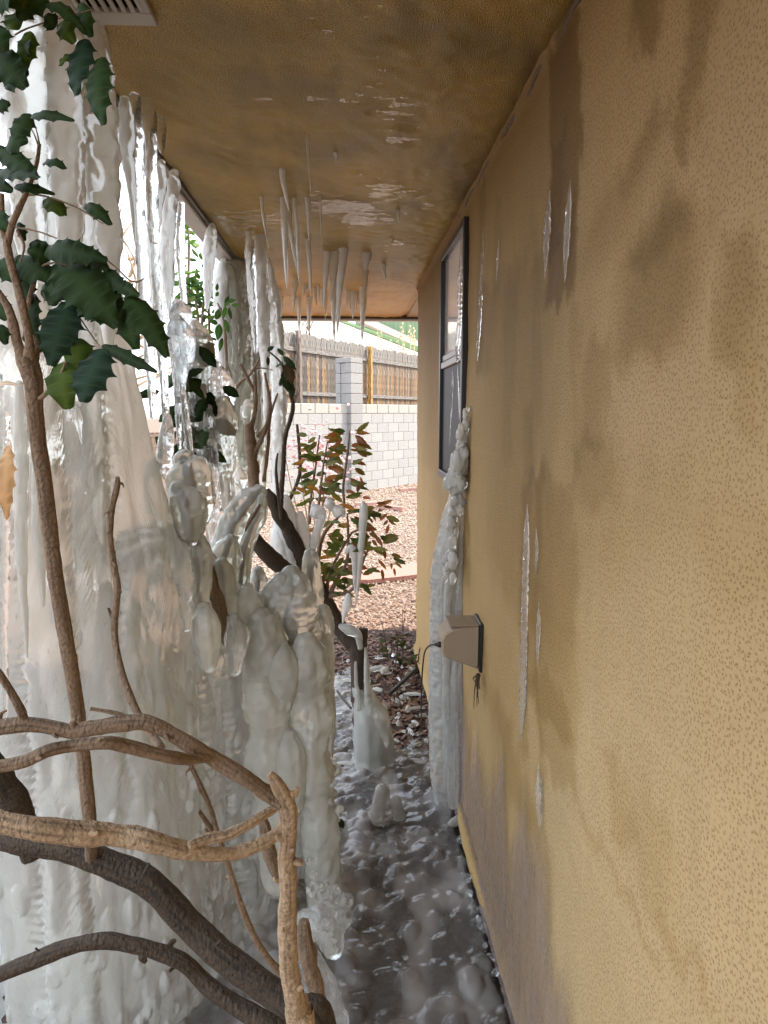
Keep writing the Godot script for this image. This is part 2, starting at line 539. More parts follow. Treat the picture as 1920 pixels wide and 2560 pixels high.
func house() -> void:
	var h := thing("stucco_house", "tan stucco house wall with stained overhanging soffit above a narrow icy gap", "house")
	var stains_and_shadows := [  # wet streaks; the soft grey curved marks are branch shadows painted in
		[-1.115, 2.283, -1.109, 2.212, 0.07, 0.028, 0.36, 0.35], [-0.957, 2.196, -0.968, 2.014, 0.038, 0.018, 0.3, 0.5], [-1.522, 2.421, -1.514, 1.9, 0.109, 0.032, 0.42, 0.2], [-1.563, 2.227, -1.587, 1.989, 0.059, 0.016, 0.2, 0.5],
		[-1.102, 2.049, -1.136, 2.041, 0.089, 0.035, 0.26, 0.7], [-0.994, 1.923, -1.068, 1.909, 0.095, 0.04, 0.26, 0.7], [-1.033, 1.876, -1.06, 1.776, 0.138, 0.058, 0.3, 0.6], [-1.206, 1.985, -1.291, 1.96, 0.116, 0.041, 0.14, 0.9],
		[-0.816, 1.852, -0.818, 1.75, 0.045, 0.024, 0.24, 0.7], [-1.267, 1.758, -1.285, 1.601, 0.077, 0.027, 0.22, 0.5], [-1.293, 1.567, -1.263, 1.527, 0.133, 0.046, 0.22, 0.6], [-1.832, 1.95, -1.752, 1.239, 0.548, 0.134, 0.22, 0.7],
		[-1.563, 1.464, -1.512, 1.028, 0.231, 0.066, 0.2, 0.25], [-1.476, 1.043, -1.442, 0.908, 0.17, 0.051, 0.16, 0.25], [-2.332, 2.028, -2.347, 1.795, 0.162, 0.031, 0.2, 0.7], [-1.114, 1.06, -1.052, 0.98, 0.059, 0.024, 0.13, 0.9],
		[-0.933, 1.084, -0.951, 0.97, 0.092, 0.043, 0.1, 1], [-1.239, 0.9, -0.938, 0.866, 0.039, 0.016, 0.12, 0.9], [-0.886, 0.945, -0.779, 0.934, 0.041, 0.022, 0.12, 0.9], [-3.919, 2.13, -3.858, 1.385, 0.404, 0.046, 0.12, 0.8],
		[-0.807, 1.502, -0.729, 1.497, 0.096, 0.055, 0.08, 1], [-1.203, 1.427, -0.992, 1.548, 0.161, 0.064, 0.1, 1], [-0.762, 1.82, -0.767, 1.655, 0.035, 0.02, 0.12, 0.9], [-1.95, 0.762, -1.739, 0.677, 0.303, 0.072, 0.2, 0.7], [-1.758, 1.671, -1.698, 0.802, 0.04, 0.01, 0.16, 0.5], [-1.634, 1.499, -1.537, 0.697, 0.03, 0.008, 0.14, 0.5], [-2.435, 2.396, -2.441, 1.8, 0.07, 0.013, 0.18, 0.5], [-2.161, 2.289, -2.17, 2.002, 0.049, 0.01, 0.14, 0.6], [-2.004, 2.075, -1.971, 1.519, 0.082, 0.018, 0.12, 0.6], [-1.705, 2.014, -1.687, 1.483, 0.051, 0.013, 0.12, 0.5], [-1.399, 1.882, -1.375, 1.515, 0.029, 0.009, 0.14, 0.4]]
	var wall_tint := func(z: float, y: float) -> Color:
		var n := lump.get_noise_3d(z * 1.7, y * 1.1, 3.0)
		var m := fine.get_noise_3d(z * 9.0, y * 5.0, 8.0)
		var k := stain_shadow_at(stains_and_shadows, z + 0.05 * m + 0.02 * fine.get_noise_3d(z * 40.0, y * 40.0, 2.0), y + 0.07 * m)
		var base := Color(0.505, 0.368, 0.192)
		# darker high up: wet plaster, plus light falloff under the eave painted in
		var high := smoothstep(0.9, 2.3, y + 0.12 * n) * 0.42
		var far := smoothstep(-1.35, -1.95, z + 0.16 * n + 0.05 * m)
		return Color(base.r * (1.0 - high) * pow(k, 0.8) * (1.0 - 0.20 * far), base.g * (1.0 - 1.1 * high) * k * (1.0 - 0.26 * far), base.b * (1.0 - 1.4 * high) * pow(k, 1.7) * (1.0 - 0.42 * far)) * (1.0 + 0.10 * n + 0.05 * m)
	# the wall: along the gap, round the corner and along the far end
	var plan := []
	for k in 30:
		plan.append([Vector2(WALL_X, 3.0 - k * 0.1), Vector2(-1, 0)])
	for k in 385:
		plan.append([Vector2(WALL_X, -k * 0.012), Vector2(-1, 0)])
	for k in 6:
		var a := PI / 2 * k / 5.0
		plan.append([Vector2(WALL_X + 0.03 - 0.03 * cos(a), -4.62 - 0.03 * sin(a)), Vector2(-cos(a), -sin(a))])
	for k in 12:
		plan.append([Vector2(WALL_X + 0.06 + k * 0.35, -4.65), Vector2(0, -1)])
	var g := Geo.new()
	g.grid(plan.size(), 200, func(a: int, b: int):
		var q: Vector2 = plan[a][0]
		var n: Vector2 = plan[a][1]
		var y: float = 0.075 + b * 0.01187
		var d := 0.006 * lump.get_noise_3d(q.x * 2, y * 2, q.y * 2) + 0.0022 * fine.get_noise_3d(q.x * 14, y * 14, q.y * 14)
		d += 0.020 * exp(-pow((y - 0.075) / 0.03, 2.0))
		d += 0.02 * pow(clampf((y - 2.40) / 0.045, 0.0, 1.0), 2.0)
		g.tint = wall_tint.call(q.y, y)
		return Vector3(q.x + n.x * d, y, q.y + n.y * d), false, Vector3(-1, 0, -0.2), func(p, r):
			return not (p.x < 0.46 and p.z < -2.70 and r.z > -3.345 and p.y > 1.385 and r.y < 2.345))
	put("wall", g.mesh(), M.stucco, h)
	# what stands behind the plaster, with the window opening left free
	var core := Geo.new()
	core.tint = Color(0.2, 0.15, 0.1)
	core.box(Vector3(0.475, 0.0, -2.70), Vector3(0.60, 2.9, 3.0))
	core.box(Vector3(0.475, 0.0, -4.63), Vector3(0.60, 2.9, -3.345))
	core.box(Vector3(0.475, 0.0, -3.343), Vector3(0.60, 1.385, -2.702))
	core.box(Vector3(0.475, 2.345, -3.343), Vector3(0.60, 2.9, -2.702))
	core.box(Vector3(0.602, 0.0, -4.63), Vector3(4.5, 2.9, -4.5))
	core.box(Vector3(0.602, 0.0, 2.9), Vector3(4.5, 2.9, 3.0))
	core.box(Vector3(4.5, 0.0, -4.63), Vector3(4.62, 2.9, 3.0))
	put("wall_core", core.mesh(), M.plain, h)
	var foot := Geo.new()
	foot.tint = Color(0.045, 0.036, 0.03)
	foot.box(Vector3(0.462, -0.2, -4.6), Vector3(0.474, 0.12, 3.0))
	put("foundation", foot.mesh(), M.plain, h)
	# soffit
	var cst := [
		[-0.208, -1.816, 0.011, -1.962, 0.111, 0.136, 0.24, 0.8], [0.141, -1.554, 0.404, -1.654, 0.115, 0.12, 0.3, 0.9], [-0.252, -1.573, -0.046, -1.563, 0.082, 0.083, 0.2, 0.9], [0.317, -2.245, 0.427, -2.652, 0.096, 0.152, 0.3, 0.9], [-0.071, -2.264, 0.143, -2.144, 0.086, 0.123, 0.22, 0.9],
		[-0.223, -2.739, 0.273, -2.965, 0.093, 0.172, 0.18, 0.9], [0.436, -1.738, 0.436, -2.707, 0.044, 0.063, 0.3, 0.9], [-0.446, -2.282, -0.173, -2.527, 0.063, 0.098, 0.18, 0.9], [0.111, -3.755, 0.313, -4.249, 0.078, 0.204, 0.1, 0.9], [-0.252, -2.163, -0.149, -2.193, 0.057, 0.08, 0.2, 0.8]]
	var so := Geo.new()
	so.grid(87, 560, func(a: int, b: int):
		var x: float = -0.56 + a * 0.012
		var z: float = (0.6 - b * 0.012) if b < 548 else -5.95 + (559 - b) * 0.002
		if b < 20:
			z = 3.0 - b * 0.12
		elif b < 548:
			z = 0.6 - (b - 20) * 0.01241
		var n := lump.get_noise_3d(x * 2.4, 5.0, z * 1.5)
		var m := fine.get_noise_3d(x * 11.0, 2.0, z * 4.0)
		var k := stain_shadow_at(cst, x + 0.04 * m, z + 0.12 * m)
		var warm_bounce := smoothstep(-3.4, -5.2, z)  # orange bounce light off the gravel, painted into the far end
		so.tint = Color(0.63, 0.45, 0.10).lerp(Color(0.90, 0.54, 0.11), warm_bounce) * k * (1.0 + 0.30 * n + 0.12 * m)
		var y := SOFFIT_Y + 0.008 * lump.get_noise_3d(x * 3, 0, z * 2.2) + 0.0045 * fine.get_noise_3d(x * 16, 1, z * 12.0)
		# trowelled ripples where the wet render sagged
		y += 0.0012 * sin(z * 75.0 + 6.0 * lump.get_noise_2d(x * 5, z * 3)) * smoothstep(0.25, 0.5, lump.get_noise_3d(x * 1.6, 9.0, z * 1.4) + 0.25)
		y += 0.015 * pow(clampf((x - 0.40) / 0.05, 0.0, 1.0), 2.0)
		return Vector3(x, y, z), false, Vector3.DOWN, func(p, r): return not (p.x > -0.545 and r.x < -0.375 and p.z < -1.20 and r.z > -1.545))
	put("soffit", so.mesh(), M.soffit, h)
	var sb := Geo.new()
	sb.tint = Color(0.6, 0.4, 0.18)
	sb.box(Vector3(0.474, 2.43, -5.95), Vector3(4.6, 2.45, -4.66))
	put("end_soffit", sb.mesh(), M.soffit, h)
	# dark caulk line in the corner between wall and soffit
	var ck := Geo.new()
	ck.tint = Color(0.13, 0.10, 0.065)
	var line := []
	for k in 40:
		line.append(Vector4(0.437 + 0.004 * sin(k * 1.7), 2.424 + 0.004 * cos(k * 2.3), 0.4 - k * 0.085, 0.008 * (1.0 if k < 24 else 0.6)))
	ck.tube(line, 7, 0.02, fine, 0.7, 30.0)
	put("caulk_line", ck.mesh(), M.stucco, h)
	# drip edge, fascia, roof
	var e := Geo.new()
	e.tint = Color(0.05, 0.042, 0.035)
	e.box(Vector3(-0.574, 2.415, -5.963), Vector3(-0.561, 2.46, 3.0))
	e.box(Vector3(-0.56, 2.415, -5.963), Vector3(4.6, 2.46, -5.951))
	put("drip_edge", e.mesh(), M.metal, h)
	var f := Geo.new()
	f.tint = Color(0.50, 0.48, 0.46)
	f.box(Vector3(-0.645, 2.40, -6.04), Vector3(-0.576, 2.58, 3.0), 0.004)
	f.box(Vector3(-0.574, 2.40, -6.04), Vector3(4.6, 2.58, -5.966), 0.004)
	put("fascia", f.mesh(), M.metal, h)
	var rf := Geo.new()
	rf.tint = Color(0.22, 0.17, 0.14)
	for q in [[0.0, 1.0], [0.08, -1.0]]:
		var o: float = q[0]
		rf.grid(2, 2, func(a: int, b: int): return Vector3(-0.70 + a * 5.4, 2.585 + o + a * 1.7, 3.1 - b * 9.2), false, Vector3.UP * -q[1])
	rf.box(Vector3(-0.71, 2.582, -6.1), Vector3(-0.69, 2.668, 3.1))
	put("roof", rf.mesh(), M.shingle, h)
	# lip of plaster standing out over the footing
	var lip := Geo.new()
	lip.tint = Color(0.42, 0.29, 0.11)
	lip.tube([Vector4(0.432, 0.105, -2.62, 0.010), Vector4(0.425, 0.10, -2.50, 0.020), Vector4(0.424, 0.095, -2.30, 0.022), Vector4(0.428, 0.09, -2.05, 0.018), Vector4(0.433, 0.085, -1.85, 0.008)], 12, 0.02, fine, 0.2, 14.0)
	put("plaster_lip", lip.mesh(), M.stucco, h)
	window(h)
	vent(h)


func window(h: Node3D) -> void:
	var z0 := -3.365
	var z1 := -2.685
	var y0 := 1.365
	var y1 := 2.365
	var w := Node3D.new()
	w.name = "window"
	h.add_child(w)
	var fr := Geo.new()
	fr.tint = Color(0.018, 0.016, 0.016)
	fr.box(Vector3(0.420, y0, z1 - 0.03), Vector3(0.475, y1, z1), 0.003)
	fr.box(Vector3(0.420, y0, z0), Vector3(0.475, y1, z0 + 0.03), 0.003)
	fr.box(Vector3(0.4205, y1 - 0.03, z0 + 0.031), Vector3(0.475, y1, z1 - 0.031), 0.003)
	put("frame", fr.mesh(), M.metal, w)
	var sill := Geo.new()
	sill.tint = Color(0.05, 0.045, 0.045)
	sill.box(Vector3(0.415, y0 - 0.004, z0 + 0.031), Vector3(0.475, y0 + 0.03, z1 - 0.031), 0.003)
	put("sill", sill.mesh(), M.metal, w)
	var ra := Geo.new()
	ra.tint = Color(0.16, 0.115, 0.10)
	ra.box(Vector3(0.424, 1.855, z0 + 0.031), Vector3(0.47, 1.885, z1 - 0.031), 0.003)
	ra.box(Vector3(0.430, 1.887, z0 + 0.031), Vector3(0.47, 1.915, z1 - 0.031), 0.003)
	put("meeting_rail", ra.mesh(), M.metal, w)
	var pane := Geo.new()
	pane.box(Vector3(0.438, 1.916, z0 + 0.032), Vector3(0.442, y1 - 0.031, z1 - 0.032))
	put("pane", pane.mesh(), M.glass, w)
	var blind := Geo.new()
	blind.tint = Color(0.88, 0.82, 0.82)
	blind.box(Vector3(0.4425, 1.9165, z0 + 0.033), Vector3(0.452, y1 - 0.032, z1 - 0.033))
	put("blind", blind.mesh(), M.plain, w)
	var scr := Geo.new()
	scr.tint = Color(0.022, 0.022, 0.024)
	scr.box(Vector3(0.436, y0 + 0.031, z0 + 0.032), Vector3(0.440, 1.854, z1 - 0.032))
	put("insect_screen", scr.mesh(), M.plain, w)


func vent(h: Node3D) -> void:
	var v := Node3D.new()
	v.name = "soffit_vent"
	h.add_child(v)
	var x0 := -0.545
	var x1 := -0.375
	var y := 2.424
	var fr := Geo.new()
	fr.tint = Color(0.42, 0.40, 0.38)
	fr.box(Vector3(x0, y - 0.006, -1.55), Vector3(x1, y + 0.006, -1.505), 0.002)
	fr.box(Vector3(x0, y - 0.006, -1.205), Vector3(x1, y + 0.006, -1.17), 0.002)
	fr.box(Vector3(x1 - 0.012, y - 0.0065, -1.503), Vector3(x1, y + 0.006, -1.207), 0.002)
	fr.box(Vector3(x0, y - 0.0065, -1.503), Vector3(x0 + 0.012, y + 0.006, -1.207), 0.002)
	put("vent_frame", fr.mesh(), M.metal, v)
	for k in 9:
		var s := Geo.new()
		s.tint = Color(0.42, 0.40, 0.38)
		var x := x0 + 0.0145 + k * 0.0168
		s.box(Vector3(x, y - 0.006, -1.502), Vector3(x + 0.0095, y - 0.001, -1.208), 0.001)
		put("louver", s.mesh(), M.metal, v)
	var bk := Geo.new()
	bk.box(Vector3(x0, 2.445, -1.55), Vector3(x1, 2.46, -1.17))
	put("vent_cavity", bk.mesh(), M.dark, v)


func far_yard() -> void:
	# block wall across the yard, receding to the right
	var dir := Vector3(0.6178, 0, -0.7864)
	var nrm := Vector3(0.7864, 0, 0.6178)
	var org := Vector3(0.235, 0, -15.042)
	var turn := Basis(dir, Vector3.UP, nrm)
	var w := thing("block_wall", "pale grey concrete block garden wall with a cap course, at the back of the yard", "wall")
	var kinds := []
	for k in 5:
		var b := Geo.new()
		var t: float = [0.385, 0.395, 0.41, 0.39, 0.42][k]
		b.tint = Color(t, t * 0.985, t * 0.95)
		b.box(Vector3(-0.199, 0.004, -0.1), Vector3(0.199, 0.199, 0.1), 0.004)
		kinds.append(b.mesh())
	var cap := Geo.new()
	cap.tint = Color(0.44, 0.42, 0.38)
	cap.box(Vector3(-0.199, 0.004, -0.105), Vector3(0.199, 0.196, 0.105), 0.012)
	var cap_m := cap.mesh()
	var mortar := Geo.new()
	mortar.tint = Color(0.39, 0.38, 0.365)
	mortar.box(Vector3(-3.6, -0.1, -0.085), Vector3(3.1, 1.80, 0.09), 0.0, turn, org)
	put("mortar", mortar.mesh(), M.block, w)
	for row in 9:
		for k in 16:
			var s := -3.4 + k * 0.406 + (0.203 if row % 2 else 0.0)
			var o := put("block" if row < 8 else "cap_block", kinds[rng.randi() % 5] if row < 8 else cap_m, M.block, w)
			o.transform = Transform3D(turn, org + dir * s + Vector3.UP * row * 0.203)
	# pillar of half-width blocks standing through it
	var p := thing("block_pillar", "square grey concrete block pillar rising above the garden wall, with a recessed side", "pillar")
	var pc := org + dir * -0.385 + nrm * 0.0
	for row in 14:
		var tall := 0.203 if row < 13 else 0.1
		var b := Geo.new()
		var t := rng.randf_range(0.31, 0.36)
		b.tint = Color(t, t * 0.98, t * 0.95)
		b.box(Vector3(-0.198, 0.004, 0.05), Vector3(0.198, tall - 0.004, 0.198), 0.006)
		b.box(Vector3(-0.198, 0.004, -0.198), Vector3(0.198, tall - 0.004, -0.08), 0.006)
		b.box(Vector3(-0.17, 0.004, -0.079), Vector3(0.17, tall - 0.004, 0.049), 0.0)
		if row == 13:
			b.box(Vector3(-0.199, 0.006, -0.199), Vector3(0.199, tall, 0.199), 0.006)
		put("block" if row < 13 else "cap_block", b.mesh(), M.block, p).transform = Transform3D(turn, pc + Vector3.UP * row * 0.203)
	# raised bed behind the wall that carries the fence
	var bank := Geo.new()
	bank.tint = Color(0.34, 0.25, 0.19)
	bank.box(Vector3(-6.0, -0.2, -16.0), Vector3(8.0, 1.35, -0.11), 0.0, turn, org)
	structure(put("raised_ground", bank.mesh(), M.ground))
	# wooden fence
	var fd := Vector3(3.3, 0, -6.1).normalized()
	var fn := Vector3(6.1, 0, 3.3).normalized()
	var fo := Vector3(-1.3, 0, -16.6)
	var ft := Basis(fd, Vector3.UP, fn)
	var f := thing("board_fence", "weathered grey and orange vertical board fence above the block wall", "fence")
	var boards := []
	for k in 8:
		var b := Geo.new()
		var base: Color = [Color(0.42, 0.27, 0.15), Color(0.30, 0.20, 0.13), Color(0.20, 0.165, 0.14), Color(0.48, 0.30, 0.16), Color(0.26, 0.21, 0.17), Color(0.36, 0.23, 0.13), Color(0.16, 0.135, 0.12), Color(0.52, 0.36, 0.22)][k]
		# the tops have weathered to grey
		var prof := [[1.2, 0.0], [2.7, 0.0], [3.02, 0.55], [3.2, 0.9], [3.43, 1.0]]
		for j in 4:
			for half in 2:
				var lo: Array = prof[j]
				var hi: Array = prof[j + 1]
				b.tint = (base * 0.72).lerp(Color(0.30, 0.28, 0.26), (lo[1] + hi[1]) * 0.5)
				b.box(Vector3(-0.066 + half * 0.066, lo[0], -0.01), Vector3(half * 0.066, hi[0], 0.01))
		boards.append(b.mesh())
	for k in 65:
		var o := put("board", boards[rng.randi() % 8], M.wood, f)
		o.transform = Transform3D(ft, fo + fd * (-0.9 + k * 0.1335) + Vector3.UP * rng.randf_range(-0.03, 0.05) + fn * rng.randf_range(-0.006, 0.006))
	for seg in [[-0.9, 3.68], [3.80, 7.8]]:
		for y in [3.08, 2.09]:
			var r := Geo.new()
			r.tint = Color(0.30, 0.275, 0.255)
			r.box(Vector3(seg[0], y - 0.045, 0.012), Vector3(seg[1], y + 0.045, 0.055), 0.004, ft, fo)
			put("rail", r.mesh(), M.rail, f)
	var posts := [[0.12, Color(0.30, 0.235, 0.19), 3.5], [3.74, Color(0.62, 0.36, 0.12), 3.44]]
	for q in posts:
		var b := Geo.new()
		b.tint = q[1]
		b.box(Vector3(q[0] - 0.05, 1.2, 0.057), Vector3(q[0] + 0.05, q[2], 0.16), 0.004, ft, fo)
		put("post", b.mesh(), M.wood, f)
	# neighbour's house
	var n := thing("green_house", "neighbouring house with sage green board siding and tan shingle roofs, beyond the fence", "house")
	var a0 := Vector3(0.138, 6.306, -34)
	var sd := Geo.new()
	sd.tint = Color(0.20, 0.30, 0.17)
	sd.box(Vector3(0.3, 1.0, -34.3), Vector3(9.0, 6.6, -34.05))
	put("siding_wall", sd.mesh(), M.plain, n)
	for k in 40:
		var b := Geo.new()
		var t := rng.randf_range(0.95, 1.05)
		b.tint = Color(0.20 * t, 0.30 * t, 0.17 * t)
		b.box(Vector3(0.3 + k * 0.2, 1.0, -34.04), Vector3(0.3 + k * 0.2 + 0.188, 6.6, -34.015), 0.004)
		put("siding_board", b.mesh(), M.plain, n)
	var l0 := Vector3(0.331, 5.68, -32)
	var l1 := Vector3(3.191, 4.461, -32)
	var u0 := Vector3(1.103, 5.923, -33.9)
	var u1 := Vector3(3.378, 4.945, -33.9)
	slab(n, "porch_roof", [l0, l1, u1, u0], 0.12, Color(0.50, 0.42, 0.32), M.shingle)
	slab(n, "rake_board", [Vector3(-0.579, 5.642, -31.9), Vector3(3.183, 4.252, -31.9), Vector3(3.186, 4.497, -31.95), Vector3(-0.277, 5.65, -31.95)], 0.1, Color(0.17, 0.27, 0.11), M.plain)
	slab(n, "lower_roof", [Vector3(-3.179, 4.49, -26), Vector3(2.598, 3.151, -26), Vector3(3.173, 4.204, -31.8), Vector3(-0.577, 5.59, -31.8), Vector3(-4.263, 6.054, -31.8)], 0.14, Color(0.60, 0.53, 0.44), M.shingle)
	# dry stalks with seed heads
	for k in 13:
		var x := rng.randf_range(815, 894)
		var top := rng.randf_range(706, 748)
		var z := rng.randf_range(-23.6, -23.2)
		var bx := (x - 755.0) / 1533.0 * 23.4
		var ty := 1.66 + (890.0 - top) / 1533.0 * 23.4
		var s := thing("dry_weed_stalk", "pale dry weed stalk with seed heads standing behind the fence top", "weed", "dry weeds behind the fence")
		var g := Geo.new()
		g.tint = Color(0.62, 0.53, 0.33)
		g.tube([Vector4(bx, 1.3, z, 0.014), Vector4(bx + 0.02, ty - 0.4, z, 0.011), Vector4(bx + rng.randf_range(-0.04, 0.04), ty, z, 0.008)], 5, 0.4, lump, 0.0, 1.0)
		put("stalk", g.mesh(), M.dry, s)
		for j in 4:
			var q := Geo.new()
			q.tint = Color(0.70, 0.60, 0.36)
			q.ball(Vector3(bx + rng.randf_range(-0.05, 0.05), ty - j * 0.13, z), Vector3(0.028, 0.04, 0.028), Basis.IDENTITY, lump, 0.3, 30.0, 4)
			put("seed_head", q.mesh(), M.dry, s)
	# pink flagstones and brick edging on the gravel
	var flags := [[Vector3(-0.259, 0, -6.763), Vector3(0.191, 0, -6.742), Vector3(0.527, 0, -6.879), Vector3(0.686, 0, -6.951), Vector3(0.745, 0, -7.557), Vector3(0.454, 0, -7.342), Vector3(0.157, 0, -7.225), Vector3(-0.271, 0, -7.098)],
		[Vector3(-0.493, 0, -6.286), Vector3(-0.1, 0, -6.645), Vector3(-0.317, 0, -7.08), Vector3(-0.664, 0, -6.783)]]
	var names := ["flat pink flagstone slab in the gravel beside the house corner", "pink flagstone slab in the gravel behind the red leaved shrub"]
	for k in 2:
		var g := Geo.new()
		prism(g, flags[k], 0.0, 0.045, Color(0.46, 0.235, 0.19))
		tag(put("flagstone", g.mesh(), M.block), names[k], "flagstone")
	var edges := [[Vector3(0.472, 0, -12.237), Vector3(0.912, 0, -11.865), "short low pink brick edging in gravel between shrub and block wall"], [Vector3(0.095, 0, -12.5), Vector3(0.461, 0, -12.608), "pink brick edging piece half hidden behind the shrub leaves"], [Vector3(1.03, 0, -14.825), Vector3(1.417, 0, -14.985), "pink brick edging farthest back, at the foot of the block wall"]]
	for q in edges:
		var a: Vector3 = q[0]
		var b: Vector3 = q[1]
		var t := thing("brick_edging", q[2], "edging")
		var nb := maxi(2, int(a.distance_to(b) / 0.2))
		var d := (b - a).normalized()
		for j in nb:
			var g := Geo.new()
			g.tint = Color(0.50, 0.29, 0.235) * rng.randf_range(0.9, 1.1)
			g.box(Vector3(0.003, 0, -0.05), Vector3(a.distance_to(b) / nb - 0.003, 0.07, 0.05), 0.005, Basis(d, Vector3.UP, d.cross(Vector3.UP)), a + (b - a) * j / nb)
			put("brick", g.mesh(), M.block, t)


func slab(parent: Node3D, called: String, pts: Array, thick: float, col: Color, m: Material) -> void:
	var g := Geo.new()
	g.tint = col
	var n: Vector3 = (pts[1] - pts[0]).cross(pts[2] - pts[0]).normalized()
	var b := g.v.size()
	for s in [0.0, 1.0]:
		for p in pts:
			g.point(p - n * thick * s, col)
	var c := pts.size()
	for k in range(1, c - 1):
		g.i.append_array(PackedInt32Array([b, b + k, b + k + 1, b + c, b + c + k + 1, b + c + k]))
	for k in c:
		var k1 := (k + 1) % c
		g.i.append_array(PackedInt32Array([b + k, b + c + k, b + c + k1, b + k, b + c + k1, b + k1]))
	g.orient(0, 0)
	split(g)
	put(called, g.mesh(), m, parent)


func prism(g: Geo, pts: Array, y0: float, y1: float, col: Color) -> void:
	var b := g.v.size()
	for y in [y1, y0]:
		for p in pts:
			g.point(Vector3(p.x, y, p.z), col)
	var c := pts.size()
	for k in range(1, c - 1):
		g.i.append_array(PackedInt32Array([b, b + k, b + k + 1]))
	for k in c:
		var k1 := (k + 1) % c
		g.i.append_array(PackedInt32Array([b + k, b + c + k, b + c + k1, b + k, b + c + k1, b + k1]))
	g.orient(0, 0)
	split(g)


func split(g: Geo) -> void:
	# every face its own corners, so that edges stay hard
	var v := PackedVector3Array()
	var c := PackedColorArray()
	for k in g.i:
		v.append(g.v[k])
		c.append(g.c[k])
	g.v = v
	g.c = c
	g.i = PackedInt32Array(range(v.size()))


func frozen_floor() -> void:
	# one sheet of clear ice over the dark bed, heaped with frozen drops
	var drops := []
	for k in 560:
		var z := rng.randf_range(-3.6, -0.7)
		var near := smoothstep(-2.2, -1.2, z)
		var x := rng.randf_range(-0.55, 0.42)
		var r := rng.randf_range(0.012, 0.032) + near * rng.randf_range(0.004, 0.026)
		if z < -1.7 and x > 0.16 and rng.randf() < 0.5:
			continue
		drops.append([x, z, r, r * rng.randf_range(1.0, 1.9), rng.randf_range(0.35, 0.75) * (1.0 - 0.35 * smoothstep(-2.4, -1.6, z) * (1.0 - near)), rng.randf_range(0, PI)])
	var cells := {}
	for d in drops:
		for a in range(int(floor((d[0] - d[3]) / 0.1)), int(floor((d[0] + d[3]) / 0.1)) + 1):
			for b in range(int(floor((d[1] - d[3]) / 0.1)), int(floor((d[1] + d[3]) / 0.1)) + 1):
				var key := Vector2i(a, b)
				if not cells.has(key):
					cells[key] = []
				cells[key].append(d)
	var g := Geo.new()
	var top := func(x: float, z: float) -> float:
		var y := 0.048 + 0.012 * lump.get_noise_2d(x * 4, z * 4) + 0.007 * lump.get_noise_2d(x * 11, z * 11) + 0.0017 * fine.get_noise_2d(x * 28, z * 28)
		y += 0.035 * smoothstep(0.15, -0.25, x) * smoothstep(-3.4, -2.2, z)
		var best := 0.0
		for d in cells.get(Vector2i(int(floor(x / 0.1)), int(floor(z / 0.1))), []):
			var c := cos(d[5])
			var s := sin(d[5])
			var dx: float = ((x - d[0]) * c + (z - d[1]) * s) / d[3]
			var dz: float = (-(x - d[0]) * s + (z - d[1]) * c) / d[2]
			var q := dx * dx + dz * dz
			if q < 1.0:
				best = maxf(best, d[2] * d[4] * sqrt(1.0 - q))
		y += best
		var rim := minf(minf(smoothstep(0.445, 0.40 + 0.02 * lump.get_noise_2d(z * 9, 2.0), x), smoothstep(-4.7, -4.1, z + 0.3 * lump.get_noise_2d(x * 5, 1.0) - 1.05 * smoothstep(0.10, 0.26, x))), smoothstep(-0.62, -0.55, x))
		return lerpf(0.0, y, rim)
	g.grid(150, 500, func(a: int, b: int):
		var x := -0.60 + a * 0.007
		var z := -0.55 - b * 0.0084
		var milky := clampf(0.55 + 0.9 * lump.get_noise_2d(x * 5.0, z * 3.0) + 0.4 * smoothstep(0.1, -0.2, x), 0.38, 1.0)
		g.tint = Color(1, 1, 1) * milky + Color(0.0, -0.01, -0.02) * (1.0 - milky)
		return Vector3(x, top.call(x, z), z), false, Vector3.UP)
	g.grid(2, 2, func(a: int, b: int): return Vector3(-0.60 + a * 1.043, 0.004, -0.55 - b * 4.19), false, Vector3.DOWN)
	structure(put("ice_sheet_floor", g.mesh(), M.floe))
	# pale ice over the ground outside the eave
	var o := Geo.new()
	o.grid(110, 150, func(a: int, b: int):
		var x := -3.2 + a * 0.0235
		var z := -0.9 - b * 0.02
		var n := lump.get_noise_2d(x * 2.2, z * 2.2)
		var y := 0.05 + 0.07 * n + 0.02 * lump.get_noise_2d(x * 7, z * 7) + 0.004 * fine.get_noise_2d(x * 20, z * 20)
		y *= minf(smoothstep(-3.2, -2.7, x), maxf(smoothstep(-2.45, -2.2, z + 0.2 * n), smoothstep(0.25, 0.08, absf(z + 2.9 + 0.2 * n))))
		return Vector3(x, maxf(y, -0.02), z), false, Vector3.UP)
	structure(put("garden_ice_sheet", o.mesh(), M.ice))


